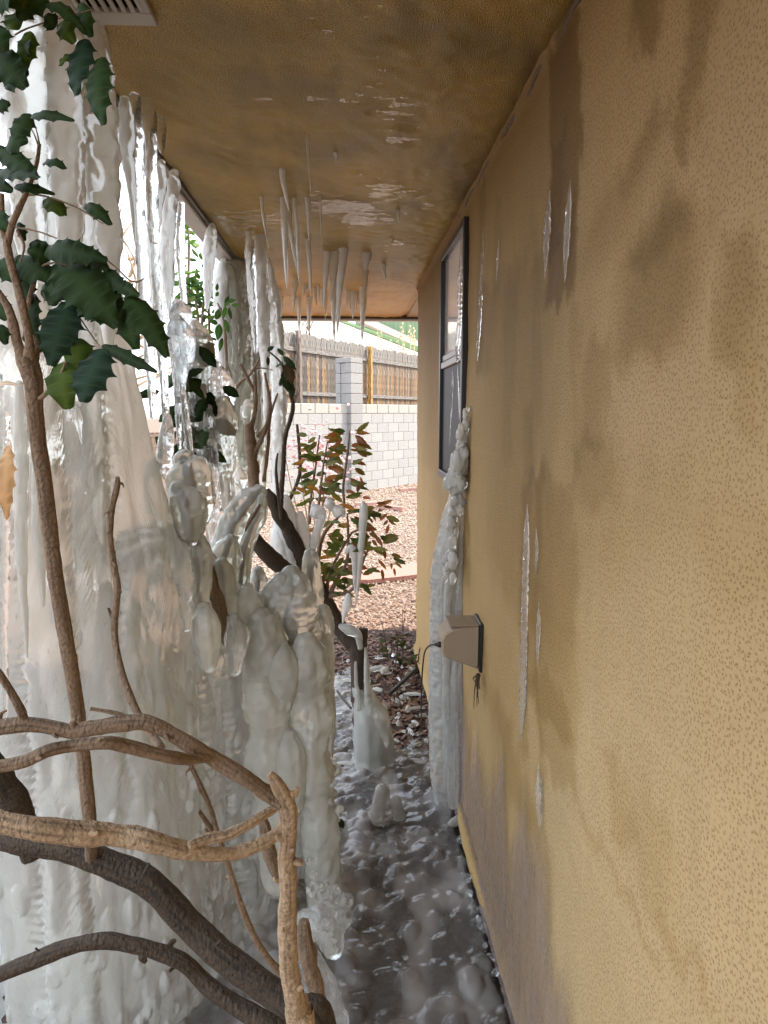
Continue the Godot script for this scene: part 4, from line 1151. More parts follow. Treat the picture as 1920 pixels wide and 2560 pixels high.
func ice_lumps() -> void:
	var lumps := "smooth ice lumps over the buried branches"
	var list := [
		["large rounded glossy ice lump topmost on the mound, its upper half", M.milk, [Vector4(-0.428, 1.541, -1.86, 0.0291), Vector4(-0.419, 1.517, -1.86, 0.0534), Vector4(-0.414, 1.469, -1.86, 0.0582), Vector4(-0.411, 1.421, -1.86, 0.0534), Vector4(-0.411, 1.372, -1.86, 0.0388), Vector4(-0.414, 1.347, -1.86, 0.0170)]],
		["rounded ice lump overlapping the front of the topmost one", M.milk, [Vector4(-0.431, 1.47, -1.8, 0.0258), Vector4(-0.42, 1.44, -1.8, 0.0528), Vector4(-0.413, 1.399, -1.8, 0.0517), Vector4(-0.407, 1.357, -1.8, 0.0399), Vector4(-0.404, 1.331, -1.8, 0.0141)]],
		["tongue shaped ice lump tilting up to the right with a brown twig inside", M.milk, [Vector4(-0.272, 1.424, -2.15, 0.0224), Vector4(-0.296, 1.396, -2.15, 0.0435), Vector4(-0.332, 1.354, -2.15, 0.0477), Vector4(-0.361, 1.304, -2.15, 0.0477), Vector4(-0.388, 1.24, -2.15, 0.0393), Vector4(-0.407, 1.183, -2.15, 0.0168)]],
		["drooping foot of the tongue shaped lump, running to a column", M.milk, [Vector4(-0.263, 1.407, -2.12, 0.0138), Vector4(-0.272, 1.358, -2.12, 0.0235), Vector4(-0.294, 1.309, -2.12, 0.0221), Vector4(-0.317, 1.245, -2.12, 0.0221), Vector4(-0.328, 1.145, -2.12, 0.0221), Vector4(-0.334, 1.03, -2.12, 0.0138)]],
		["middle sized ice lump below the tongue shaped one", M.milk, [Vector4(-0.345, 1.294, -2.05, 0.0187), Vector4(-0.357, 1.26, -2.05, 0.0428), Vector4(-0.374, 1.212, -2.05, 0.0455), Vector4(-0.39, 1.156, -2.05, 0.0374), Vector4(-0.397, 1.108, -2.05, 0.0160)]],
		["smooth ice lump left of the brown bark gap", M.milk, [Vector4(-0.393, 1.332, -1.84, 0.0192), Vector4(-0.392, 1.295, -1.84, 0.0312), Vector4(-0.394, 1.24, -1.84, 0.0324), Vector4(-0.399, 1.177, -1.84, 0.0288), Vector4(-0.404, 1.114, -1.84, 0.0144)]],
		["paired ice lump right of the brown bark gap", M.milk, [Vector4(-0.358, 1.247, -1.95, 0.0178), Vector4(-0.352, 1.207, -1.95, 0.0331), Vector4(-0.354, 1.148, -1.95, 0.0331), Vector4(-0.348, 1.094, -1.95, 0.0280), Vector4(-0.337, 1.013, -1.95, 0.0178)]],
		["small egg of ice between the two lump columns", M.milk, [Vector4(-0.343, 1.237, -2.2, 0.0144), Vector4(-0.343, 1.208, -2.2, 0.0316), Vector4(-0.35, 1.163, -2.2, 0.0316), Vector4(-0.357, 1.123, -2.2, 0.0144)]],
		["ice lump peeping out behind the central dome on its left", M.milk, [Vector4(-0.306, 1.145, -2.3, 0.0180), Vector4(-0.304, 1.109, -2.3, 0.0315), Vector4(-0.308, 1.062, -2.3, 0.0300), Vector4(-0.318, 1.015, -2.3, 0.0135)]],
		["largest pale green dome of ice in the middle of the mound", M.milk, [Vector4(-0.18, 1.18, -2.1, 0.0301), Vector4(-0.175, 1.151, -2.1, 0.0575), Vector4(-0.179, 1.106, -2.1, 0.0753), Vector4(-0.183, 1.033, -2.1, 0.0849), Vector4(-0.167, 0.946, -2.1, 0.0767), Vector4(-0.141, 0.842, -2.1, 0.0548), Vector4(-0.137, 0.737, -2.1, 0.0301)]],
		["left flank of the central ice dome sloping to the left", M.milk, [Vector4(-0.206, 1.168, -2.08, 0.0244), Vector4(-0.224, 1.119, -2.08, 0.0461), Vector4(-0.247, 1.055, -2.08, 0.0516), Vector4(-0.263, 0.968, -2.08, 0.0461), Vector4(-0.271, 0.867, -2.08, 0.0353)]],
		["narrow ice bottle shape behind the central dome", M.milk, [Vector4(-0.129, 1.21, -2.25, 0.0205), Vector4(-0.127, 1.18, -2.25, 0.0294), Vector4(-0.125, 1.119, -2.25, 0.0323), Vector4(-0.123, 1.05, -2.25, 0.0352), Vector4(-0.118, 0.972, -2.25, 0.0264)]],
		["upright yellowish ice column at the right edge of the mound", M.milk, [Vector4(-0.087, 1.047, -2.16, 0.0225), Vector4(-0.084, 1.007, -2.16, 0.0296), Vector4(-0.083, 0.893, -2.16, 0.0310), Vector4(-0.081, 0.771, -2.16, 0.0282), Vector4(-0.076, 0.678, -2.16, 0.0254), Vector4(-0.075, 0.552, -2.16, 0.0141)]],
		["tall round topped ice column low on the right of the mound", M.milk, [Vector4(-0.132, 1, -2, 0.0339), Vector4(-0.13, 0.962, -2, 0.0587), Vector4(-0.131, 0.902, -2, 0.0678), Vector4(-0.127, 0.838, -2, 0.0587), Vector4(-0.119, 0.77, -1.99, 0.0649), Vector4(-0.126, 0.684, -1.99, 0.0558), Vector4(-0.118, 0.602, -1.98, 0.0633), Vector4(-0.106, 0.499, -1.98, 0.0543), Vector4(-0.095, 0.415, -1.97, 0.0604), Vector4(-0.089, 0.295, -1.97, 0.0514), Vector4(-0.079, 0.134, -1.97, 0.0540)]],
		["round headed ice column left of the tall one, veined inside", M.milk, [Vector4(-0.261, 1.084, -1.98, 0.0310), Vector4(-0.254, 1.048, -1.98, 0.0543), Vector4(-0.251, 0.974, -1.98, 0.0646), Vector4(-0.258, 0.905, -1.98, 0.0543), Vector4(-0.25, 0.832, -1.97, 0.0668), Vector4(-0.242, 0.739, -1.97, 0.0565), Vector4(-0.248, 0.659, -1.96, 0.0665), Vector4(-0.234, 0.543, -1.96, 0.0537), Vector4(-0.231, 0.44, -1.96, 0.0614), Vector4(-0.221, 0.276, -1.96, 0.0511)]],
		["rounded ice bulge between the central dome and the left round headed column", M.milk, [Vector4(-0.202, 0.997, -1.97, 0.0231), Vector4(-0.196, 0.96, -1.96, 0.0460), Vector4(-0.195, 0.897, -1.96, 0.0486), Vector4(-0.2, 0.823, -1.97, 0.0308)]],
		["small mushroom of ice leaning out under the tongue shaped lump", M.milk, [Vector4(-0.297, 1.156, -2.02, 0.0184), Vector4(-0.297, 1.127, -2, 0.0391), Vector4(-0.304, 1.079, -2, 0.0391), Vector4(-0.311, 1.017, -2.02, 0.0264)]],
		["rounded ice bulge low on the mound, left of the tall column", M.milk, [Vector4(-0.178, 0.738, -1.94, 0.0253), Vector4(-0.175, 0.694, -1.93, 0.0453), Vector4(-0.174, 0.616, -1.93, 0.0453), Vector4(-0.171, 0.524, -1.94, 0.0304)]],
		["squat ice bulge beside the thin leaning twig's brown bark gap", M.milk, [Vector4(-0.379, 1.163, -1.8, 0.0164), Vector4(-0.374, 1.129, -1.79, 0.0350), Vector4(-0.371, 1.067, -1.79, 0.0350), Vector4(-0.373, 1.001, -1.8, 0.0211)]],
		["clear ice lump with swirls under the bark gap", M.clear, [Vector4(-0.317, 1.108, -1.88, 0.0172), Vector4(-0.309, 1.069, -1.88, 0.0294), Vector4(-0.313, 1.023, -1.88, 0.0294), Vector4(-0.321, 0.957, -1.88, 0.0172)]],
		["clear glassy knob on top of the hedge ice", M.clear, [Vector4(-0.498, 1.973, -2.15, 0.0140), Vector4(-0.491, 1.951, -2.15, 0.0309), Vector4(-0.493, 1.92, -2.15, 0.0309), Vector4(-0.499, 1.894, -2.15, 0.0140)]],
		["grey glassy lump of ice below the glassy knob", M.clear, [Vector4(-0.491, 1.921, -2.1, 0.0192), Vector4(-0.485, 1.882, -2.1, 0.0384), Vector4(-0.479, 1.831, -2.1, 0.0370), Vector4(-0.484, 1.779, -2.1, 0.0219), Vector4(-0.492, 1.713, -2.1, 0.0110)]],
		["cloudy teardrop of ice hanging right of the glassy knob", M.milk, [Vector4(-0.471, 1.926, -2.25, 0.0176), Vector4(-0.456, 1.878, -2.25, 0.0382), Vector4(-0.453, 1.815, -2.25, 0.0396), Vector4(-0.461, 1.745, -2.25, 0.0235), Vector4(-0.467, 1.646, -2.25, 0.0147), Vector4(-0.473, 1.56, -2.25, 0.0059)]],
		["silvery swirled ice lump above the smooth white one", M.clear, [Vector4(-0.444, 1.814, -2.45, 0.0160), Vector4(-0.436, 1.768, -2.45, 0.0416), Vector4(-0.429, 1.707, -2.45, 0.0448), Vector4(-0.428, 1.645, -2.45, 0.0256)]],
		["smooth white teardrop of ice beside the dark leaf gap", M.milk, [Vector4(-0.397, 1.696, -2.3, 0.0210), Vector4(-0.399, 1.645, -2.3, 0.0420), Vector4(-0.407, 1.58, -2.3, 0.0420), Vector4(-0.403, 1.498, -2.3, 0.0300), Vector4(-0.397, 1.408, -2.3, 0.0210), Vector4(-0.395, 1.303, -2.3, 0.0135)]],
		["long clear ice run left of the smooth white teardrop", M.clear, [Vector4(-0.428, 1.674, -2.2, 0.0115), Vector4(-0.429, 1.576, -2.2, 0.0230), Vector4(-0.427, 1.448, -2.2, 0.0258), Vector4(-0.429, 1.318, -2.2, 0.0230), Vector4(-0.429, 1.216, -2.2, 0.0144)]],
		["little white egg of ice on the tip of a cut branch", M.milk, [Vector4(-0.364, 1.696, -2.6, 0.0136), Vector4(-0.362, 1.677, -2.6, 0.0254), Vector4(-0.365, 1.644, -2.6, 0.0254), Vector4(-0.371, 1.617, -2.6, 0.0102)]],
		["small white knob of ice behind the cut branch", M.milk, [Vector4(-0.45, 1.428, -2.9, 0.0151), Vector4(-0.444, 1.39, -2.9, 0.0303), Vector4(-0.437, 1.358, -2.9, 0.0132)]],
		["dark glassy knob of ice under the bead icicle, near the leaf tip", M.clear, [Vector4(-0.476, 1.648, -1.9, 0.0099), Vector4(-0.48, 1.6, -1.9, 0.0198), Vector4(-0.488, 1.539, -1.9, 0.0223), Vector4(-0.495, 1.478, -1.9, 0.0198), Vector4(-0.503, 1.416, -1.9, 0.0174), Vector4(-0.508, 1.354, -1.9, 0.0099)]],
		["bulging clear ice cluster above the long twig, upper piece", M.clear, [Vector4(-0.476, 1.538, -1.74, 0.0136), Vector4(-0.476, 1.493, -1.74, 0.0272), Vector4(-0.469, 1.442, -1.74, 0.0295), Vector4(-0.46, 1.391, -1.74, 0.0227), Vector4(-0.459, 1.356, -1.74, 0.0091)]],
		["bulging clear ice cluster, lower piece beside the brown bark gap", M.clear, [Vector4(-0.461, 1.378, -1.75, 0.0114), Vector4(-0.447, 1.331, -1.75, 0.0297), Vector4(-0.429, 1.284, -1.75, 0.0320), Vector4(-0.417, 1.237, -1.75, 0.0274), Vector4(-0.415, 1.178, -1.75, 0.0160), Vector4(-0.415, 1.118, -1.75, 0.0091)]]]
	for k in list.size():
		var q: Array = list[k]
		var o := frozen("ice_lump", q[0], "ice lump", lumps, q[1], q[2], 0.15, 0.012, 34, 0.007, 0.10)
		if q[0].begins_with("tall round topped"):
			var beads := Geo.new()
			for j in 90:
				var p := (Vector3(-0.095, 0.653, -1.965)).lerp(Vector3(-0.079, 0.138, -1.965), rng.randf()) + Vector3(rng.randf_range(-0.06, 0.05), 0, rng.randf_range(-0.04, 0.015))
				var r := rng.randf_range(0.006, 0.017)
				beads.ball(p, Vector3(r * 1.2, r, r), Basis.from_euler(Vector3(rng.randf_range(-0.4, 0.4), rng.randf(), rng.randf_range(-0.5, 0.5))), lump, 0.35, 36.0, 8)
			put("frozen_drops", beads.mesh(), M.milk, o)
		if k < 12:
			# the twig that the ice has grown round shows through
			var w := Geo.new()
			w.tube(q[2].map(func(p): return Vector4(p.x - 0.004, p.y, p.z - 0.004, clampf(p.w * 0.2, 0.003, 0.008))), 8, 0.012, fine, 0.4, 40.0)
			put("buried_twig", w.mesh(), M.bark_dark, o)
	# white lumps in the red leaved bush
	var white := "white ice lumps in the red leaved bush"
	var more := [
		["white mitten of ice on the red leaved bush, upper left", [Vector4(-0.159, 1.264, -3.02, 0.0118), Vector4(-0.143, 1.24, -3.02, 0.0335), Vector4(-0.124, 1.208, -3.02, 0.0236), Vector4(-0.145, 1.148, -3.02, 0.0177), Vector4(-0.161, 1.087, -3.02, 0.0197), Vector4(-0.186, 1.016, -3.02, 0.0118)]],
		["white ball of ice topmost on the red leaved bush", [Vector4(-0.095, 1.292, -3.02, 0.0099), Vector4(-0.088, 1.272, -3.02, 0.0236), Vector4(-0.084, 1.248, -3.02, 0.0118)]],
		["white round ice pair right of the topmost ball", [Vector4(-0.072, 1.26, -3.02, 0.0118), Vector4(-0.052, 1.239, -3.02, 0.0296), Vector4(-0.037, 1.231, -3.02, 0.0236), Vector4(-0.029, 1.219, -3.02, 0.0099)]],
		["pale ice clump low inside the bush by the leaning branch", [Vector4(-0.215, 1.228, -3.02, 0.0158), Vector4(-0.208, 1.168, -3.02, 0.0276), Vector4(-0.193, 1.087, -3.02, 0.0256), Vector4(-0.179, 1.006, -3.02, 0.0118)]],
		["tall white ice spike at the right side of the bush", [Vector4(0.055, 1.275, -3.02, 0.0079), Vector4(0.059, 1.243, -3.02, 0.0177), Vector4(0.05, 1.126, -3.02, 0.0158), Vector4(0.038, 0.983, -3.02, 0.0118), Vector4(0.025, 0.859, -3.02, 0.0059), Vector4(0.021, 0.818, -3.02, 0.0020)]],
		["hooked white icicle left of the ice spike in the bush", [Vector4(-0.018, 1.061, -3.02, 0.0099), Vector4(0.002, 1.081, -3.02, 0.0158), Vector4(0.014, 1.045, -3.02, 0.0158), Vector4(0.017, 0.963, -3.02, 0.0099), Vector4(0.019, 0.88, -3.02, 0.0039)]],
		["pointed pink tinged ice foot hanging below the bush", [Vector4(-0.011, 0.87, -3.02, 0.0099), Vector4(-0.016, 0.828, -3.02, 0.0217), Vector4(-0.028, 0.787, -3.02, 0.0118), Vector4(-0.035, 0.745, -3.02, 0.0039)]],
		["frosted mass of ice behind the leaning branch, pale and wide", [Vector4(-0.284, 1.289, -3.02, 0.0315), Vector4(-0.278, 1.209, -3.02, 0.0473), Vector4(-0.269, 1.088, -3.02, 0.0433), Vector4(-0.259, 0.986, -3.02, 0.0236)]],
		["yellow stained ice apron hanging under the leaning branch", [Vector4(-0.31, 1.189, -3.02, 0.0197), Vector4(-0.303, 1.129, -3.02, 0.0433), Vector4(-0.293, 1.048, -3.02, 0.0433), Vector4(-0.287, 0.966, -3.02, 0.0315), Vector4(-0.285, 0.863, -3.02, 0.0158)]]]
	for q in more:
		frozen("bush_ice", q[0], "ice lump", white, M.frost, q[1], 0.16, 0.0, 18, 0.01)
	# stumps of ice standing up from the frozen floor
	var stumps := [
		["tallest rounded ice stump standing on the frozen floor", [Vector4(0.112, 0.073, -2.62, 0.0513), Vector4(0.114, 0.104, -2.62, 0.0410), Vector4(0.116, 0.139, -2.62, 0.0359), Vector4(0.118, 0.182, -2.62, 0.0291)]],
		["shorter ice stump touching the tallest one on its right", [Vector4(0.172, 0.047, -2.66, 0.0451), Vector4(0.172, 0.075, -2.66, 0.0347), Vector4(0.17, 0.111, -2.66, 0.0278)]]]
	for q in stumps:
		frozen("ice_stump", q[0], "ice stump", "ice stumps on the frozen floor", M.stump if q[0].begins_with("tallest") else M.floe, q[1], 0.12, 0.0, 22, 0.008)
	# heap of clear frozen drops at the foot of the dead branch
	for k in 26:
		var g := Geo.new()
		var u := rng.randf()
		var at := (Vector3(-0.122, 0.539, -1.62)).lerp(Vector3(-0.021, 0.319, -1.72), u) + Vector3(rng.randf_range(-0.03, 0.03), rng.randf_range(-0.06, 0.03), rng.randf_range(-0.06, 0.02))
		var r := rng.randf_range(0.010, 0.020)
		g.ball(at, Vector3(r, r * rng.randf_range(1.0, 1.6), r), Basis.from_euler(Vector3(rng.randf(), rng.randf(), rng.randf())), lump, 0.2, 30.0, 9)
		tag(put("frozen_drop", g.mesh(), M.clear), "clear bead of ice in the heap right of the pale dead branch", "ice bead", "clear ice beads beside the dead branch")
	var big := [["large clear ice slab bulging right of the pale dead branch", [Vector4(-0.122, 0.423, -1.6, 0.0209), Vector4(-0.093, 0.431, -1.58, 0.0350), Vector4(-0.065, 0.405, -1.58, 0.0371), Vector4(-0.049, 0.354, -1.58, 0.0268)]], ["sheet of clear ice draped over the branch foot", [Vector4(-0.111, 0.411, -1.5, 0.0196), Vector4(-0.09, 0.362, -1.5, 0.0333), Vector4(-0.069, 0.301, -1.5, 0.0391), Vector4(-0.048, 0.226, -1.5, 0.0352)]]]
	for q in big:
		frozen("ice_slab", q[0], "ice slab", "", M.clear, q[1], 0.25, 0.0, 26, 0.008)


func wall_ice() -> void:
	# column of ice built up against the wall under the window
	var g := Geo.new()
	for q in [
		[[Vector4(0.437, 1.357, -2.86, 0.0149), Vector4(0.427, 1.285, -2.86, 0.0317), Vector4(0.411, 1.172, -2.85, 0.0483), Vector4(0.399, 1.022, -2.83, 0.0628), Vector4(0.395, 0.832, -2.81, 0.0660), Vector4(0.393, 0.598, -2.8, 0.0658), Vector4(0.389, 0.365, -2.78, 0.0635), Vector4(0.389, 0.15, -2.76, 0.0558), Vector4(0.391, 0.011, -2.75, 0.0466)], 0.012],
		[[Vector4(0.432, 1.267, -2.72, 0.0124), Vector4(0.43, 1.102, -2.72, 0.0248), Vector4(0.429, 0.88, -2.71, 0.0301), Vector4(0.427, 0.635, -2.7, 0.0335), Vector4(0.421, 0.425, -2.69, 0.0351), Vector4(0.413, 0.238, -2.67, 0.0296), Vector4(0.406, 0.084, -2.66, 0.0174)], 0.014],
		[[Vector4(0.367, 1.101, -2.92, 0.0114), Vector4(0.355, 0.967, -2.9, 0.0170), Vector4(0.349, 0.671, -2.88, 0.0207), Vector4(0.348, 0.349, -2.86, 0.0205), Vector4(0.353, 0.102, -2.85, 0.0149)], 0.03]]:
		g.flute = 0.08
		g.tube(q[0], 44, 0.006, lump, 0.15, 26.0, 0.8, q[1] + 0.004, 0.021, 1.0, 0.6)
	for k in 11:
		var t := k / 10.0
		var top := (Vector3(0.41, 1.361, -2.659)).lerp(Vector3(0.39, 1.059, -3.032), t)
		var z := lerpf(-2.70, -2.93, t) + rng.randf_range(-0.01, 0.01)
		var x := WALL_X - rng.randf_range(0.045, 0.085)
		var y1 := rng.randf_range(0.06, 0.55)
		var r := rng.randf_range(0.011, 0.022)
		g.tube([Vector4(top.x, top.y - 0.02, top.z, r * 0.6), Vector4(lerpf(top.x, x, 0.7), top.y - 0.16, lerpf(top.z, z, 0.7), r), Vector4(x, lerpf(top.y, y1, 0.6), z, r * 1.1), Vector4(x + 0.004, y1 + 0.1, z, r * 0.8), Vector4(x + 0.006, y1, z, r * 0.2)], 16, 0.007, lump, 0.3, 30.0, 0.8, 0.04, 0.019, 1.0, 0.5)
	for k in 30:
		var t := rng.randf()
		var p := (Vector3(0.405, 1.374, -2.65)).lerp(Vector3(0.365, 1.015, -2.621), t) + Vector3(rng.randf_range(-0.015, 0.02), 0, rng.randf_range(-0.05, 0.05) * (0.4 + t))
		var r := rng.randf_range(0.008, 0.018)
		g.ball(p, Vector3(r, r * 1.7, r), Basis.from_euler(Vector3(rng.randf_range(-0.5, 0.5), rng.randf(), 0)), lump, 0.5, 40.0, 7)
	var col := thing("wall_ice_column", "tall pale column of ice built up against the wall under the window", "ice column")
	put("ice_body", g.mesh(), M.column, col)
	for q in [[Vector4(0.38, 0.586, -2.68, 0.0052), Vector4(0.384, 0.435, -2.67, 0.0122), Vector4(0.387, 0.244, -2.66, 0.0104), Vector4(0.39, 0.066, -2.65, 0.0017)], [Vector4(0.41, 0.496, -2.62, 0.0051), Vector4(0.413, 0.381, -2.62, 0.0085), Vector4(0.416, 0.211, -2.61, 0.0068), Vector4(0.416, 0.088, -2.6, 0.0017)]]:
		var s := Geo.new()
		s.tube(q, 14, 0.008, lump, 0.2, 30.0, 0.8, 0.04)
		put("drip_icicle", s.mesh(), M.clear, col)
	# clear ice climbing from the column over the sill and up the window's edge
	var c := Geo.new()
	for k in 26:
		var t := k / 25.0
		var p := (Vector3(0.405, 1.389, -2.629)).lerp(Vector3(0.42, 1.668, -2.567), t) + Vector3(rng.randf_range(-0.012, 0.008), 0, rng.randf_range(-0.03, 0.03) * (1.2 - t))
		var r := lerpf(0.034, 0.008, t) * rng.randf_range(0.7, 1.2)
		c.ball(p, Vector3(r * 0.8, r * 1.7, r), Basis.from_euler(Vector3(rng.randf_range(-0.4, 0.4), rng.randf(), 0)), lump, 0.5, 40.0, 8)
	tag(put("sill_ice", c.mesh(), M.milk), "crumpled clear ice climbing over the window sill and the window's near edge", "ice")
	var runs := [
		["rope like icicle frozen down the front of the window", M.clear, [Vector3(0.41, 2.308, -2.673), Vector3(0.41, 2.116, -2.687), Vector3(0.41, 1.984, -2.696), Vector3(0.41, 1.9, -2.734), Vector3(0.405, 1.832, -2.694)], 0.010, 0.32],
		["thin frozen trickle below the window's rope icicle", M.clear, [Vector3(0.428, 1.838, -2.847), Vector3(0.43, 1.733, -2.826), Vector3(0.432, 1.633, -2.805)], 0.004, 0.32],
		["left frozen trickle on the dark insect screen", M.clear, [Vector3(0.434, 1.834, -3.029), Vector3(0.434, 1.699, -3.058), Vector3(0.434, 1.52, -3.084)], 0.0055, 0.32],
		["second frozen trickle on the insect screen, short", M.clear, [Vector3(0.434, 1.813, -2.987), Vector3(0.434, 1.738, -3.02), Vector3(0.434, 1.631, -3.038)], 0.0045, 0.32],
		["frozen trickle on the wall right beside the window", M.clear, [Vector3(0.436, 2.253, -2.382), Vector3(0.435, 2.094, -2.385), Vector3(0.435, 1.95, -2.411), Vector3(0.434, 1.891, -2.426), Vector3(0.437, 1.832, -2.454)], 0.006, 0.32],
		["frozen trickle high on the wall, left of a matching pair", M.clear, [Vector3(0.434, 2.134, -1.59), Vector3(0.432, 2.077, -1.59), Vector3(0.433, 2.022, -1.602), Vector3(0.437, 1.956, -1.62)], 0.0065, 0.32],
		["frozen trickle high on the wall, right of a matching pair", M.clear, [Vector3(0.434, 2.108, -1.444), Vector3(0.432, 2.048, -1.445), Vector3(0.433, 1.979, -1.453), Vector3(0.437, 1.92, -1.468)], 0.006, 0.32],
		["faint frozen beads on the wall between window and the paired trickles", M.clear, [Vector3(0.437, 2.166, -2.133), Vector3(0.436, 2.103, -2.141), Vector3(0.437, 2.04, -2.159)], 0.003, 0.32],
		["longest frozen streak down the middle of the wall", M.clear, [Vector3(0.436, 1.434, -1.715), Vector3(0.432, 1.333, -1.697), Vector3(0.43, 1.195, -1.687), Vector3(0.43, 1.053, -1.685), Vector3(0.431, 0.93, -1.69), Vector3(0.436, 0.822, -1.708)], 0.009, 0.32],
		["frozen streak right of the longest one on the wall, lower part", M.clear, [Vector3(0.436, 1.236, -1.58), Vector3(0.432, 1.163, -1.565), Vector3(0.434, 1.072, -1.57)], 0.006, 0.32],
		["frozen streak right of the longest one on the wall, upper part", M.clear, [Vector3(0.437, 1.39, -1.631), Vector3(0.435, 1.328, -1.608), Vector3(0.437, 1.26, -1.616)], 0.005, 0.32],
		["frozen streak low on the wall above the grey glaze", M.clear, [Vector3(0.436, 0.845, -1.543), Vector3(0.432, 0.779, -1.517), Vector3(0.436, 0.689, -1.513)], 0.009, 0.32]]
	for q in runs:
		var pts := []
		var n: int = q[2].size()
		for k in n:
			var p: Vector3 = q[2][k]
			pts.append(Vector4(p.x, p.y, p.z, q[3] * (0.12 if k == 0 or k == n - 1 else 0.9)))
		var s := Geo.new()
		s.tube(pts, 12, 0.006, lump, q[4], 55.0, 0.8, 0.05)
		tag(put("frozen_trickle", s.mesh(), q[1]), q[0], "frozen trickle", "frozen trickles on the wall and window")
	# thin glaze of ice over the foot of the wall
	var f := Geo.new()
	var cover := func(z: float, y: float) -> float:
		var lim := 0.60 + 0.22 * lump.get_noise_1d(z * 3.0) + 0.10 * lump.get_noise_1d(z * 13.0) + 0.05 * fine.get_noise_2d(z * 24.0, y * 3.0) - 0.35 * smoothstep(-1.45, -1.05, z)
		return smoothstep(lim + 0.05, lim - 0.16, y + 0.05 * fine.get_noise_2d(z * 90.0, y * 60.0)) * smoothstep(-0.98, -1.15, z + 0.05 * fine.get_noise_2d(z * 40, y * 40))
	f.grid(290, 120, func(a: int, b: int):
		var z := -0.95 - a * 0.0066
		var y := 0.085 + b * 0.0085
		var d: float = cover.call(z, y)
		var r := 0.0015 * sin(y * 210.0 + 7.0 * lump.get_noise_2d(z * 16, y * 5)) + 0.003 * lump.get_noise_2d(z * 26, y * 5)
		f.tint = Color(1, 1, 1, d * (0.8 + 0.35 * lump.get_noise_2d(z * 9, y * 2)))
		return Vector3(WALL_X - 0.009 - 0.006 * d - r - 0.02 * exp(-pow((y - 0.075) / 0.03, 2.0)), y, z), false, Vector3.LEFT, func(p, _r): return cover.call(p.z, p.y) > 0.01)
	tag(put("wall_glaze", f.mesh(), M.glaze), "grey rippled glaze of ice over the foot of the tan wall", "ice glaze")
	# thin clear ice on the soffit
	var pools := [[Vector3(0.117, 2.43, -2.588), 0.07, 0.10], [Vector3(0.07, 2.43, -2.974), 0.13, 0.12], [Vector3(-0.021, 2.43, -2.787), 0.12, 0.10], [Vector3(-0.125, 2.43, -1.874), 0.14, 0.08], [Vector3(0.129, 2.43, -1.928), 0.07, 0.06], [Vector3(-0.355, 2.43, -2.995), 0.12, 0.2], [Vector3(0.141, 2.43, -2.11), 0.05, 0.08], [Vector3(-0.503, 2.43, -3.223), 0.10, 0.3], [Vector3(0.205, 2.43, -3.356), 0.10, 0.2]]
	var wet := func(p: Vector3) -> float:
		var s := 0.0
		for q in pools:
			var o: Vector3 = q[0]
			s = maxf(s, exp(-pow((p.x - o.x) / q[1], 2.0) - pow((p.z - o.z) / q[2], 2.0)))
		return s * 0.72
	var c2 := Geo.new()
	c2.grid(190, 540, func(a: int, b: int):
		var x := -0.52 + a * 0.0049
		var z := -1.2 - b * 0.0085
		var y := SOFFIT_Y - 0.010 - 0.004 * lump.get_noise_3d(x * 7, 3.0, z * 4) - 0.003 * fine.get_noise_3d(x * 30, 6.0, z * 16)
		return Vector3(x, y, z), false, Vector3.DOWN, func(p, _r): return 0.5 * lump.get_noise_3d(p.x * 2.6, 1.0, p.z * 1.3) + 0.8 * fine.get_noise_3d(p.x * 12, 4.0, p.z * 30) > 0.62 - wet.call(p))
	tag(put("soffit_glaze", c2.mesh(), M.film), "patches of thin shiny ice film spread over the stained soffit", "ice glaze")


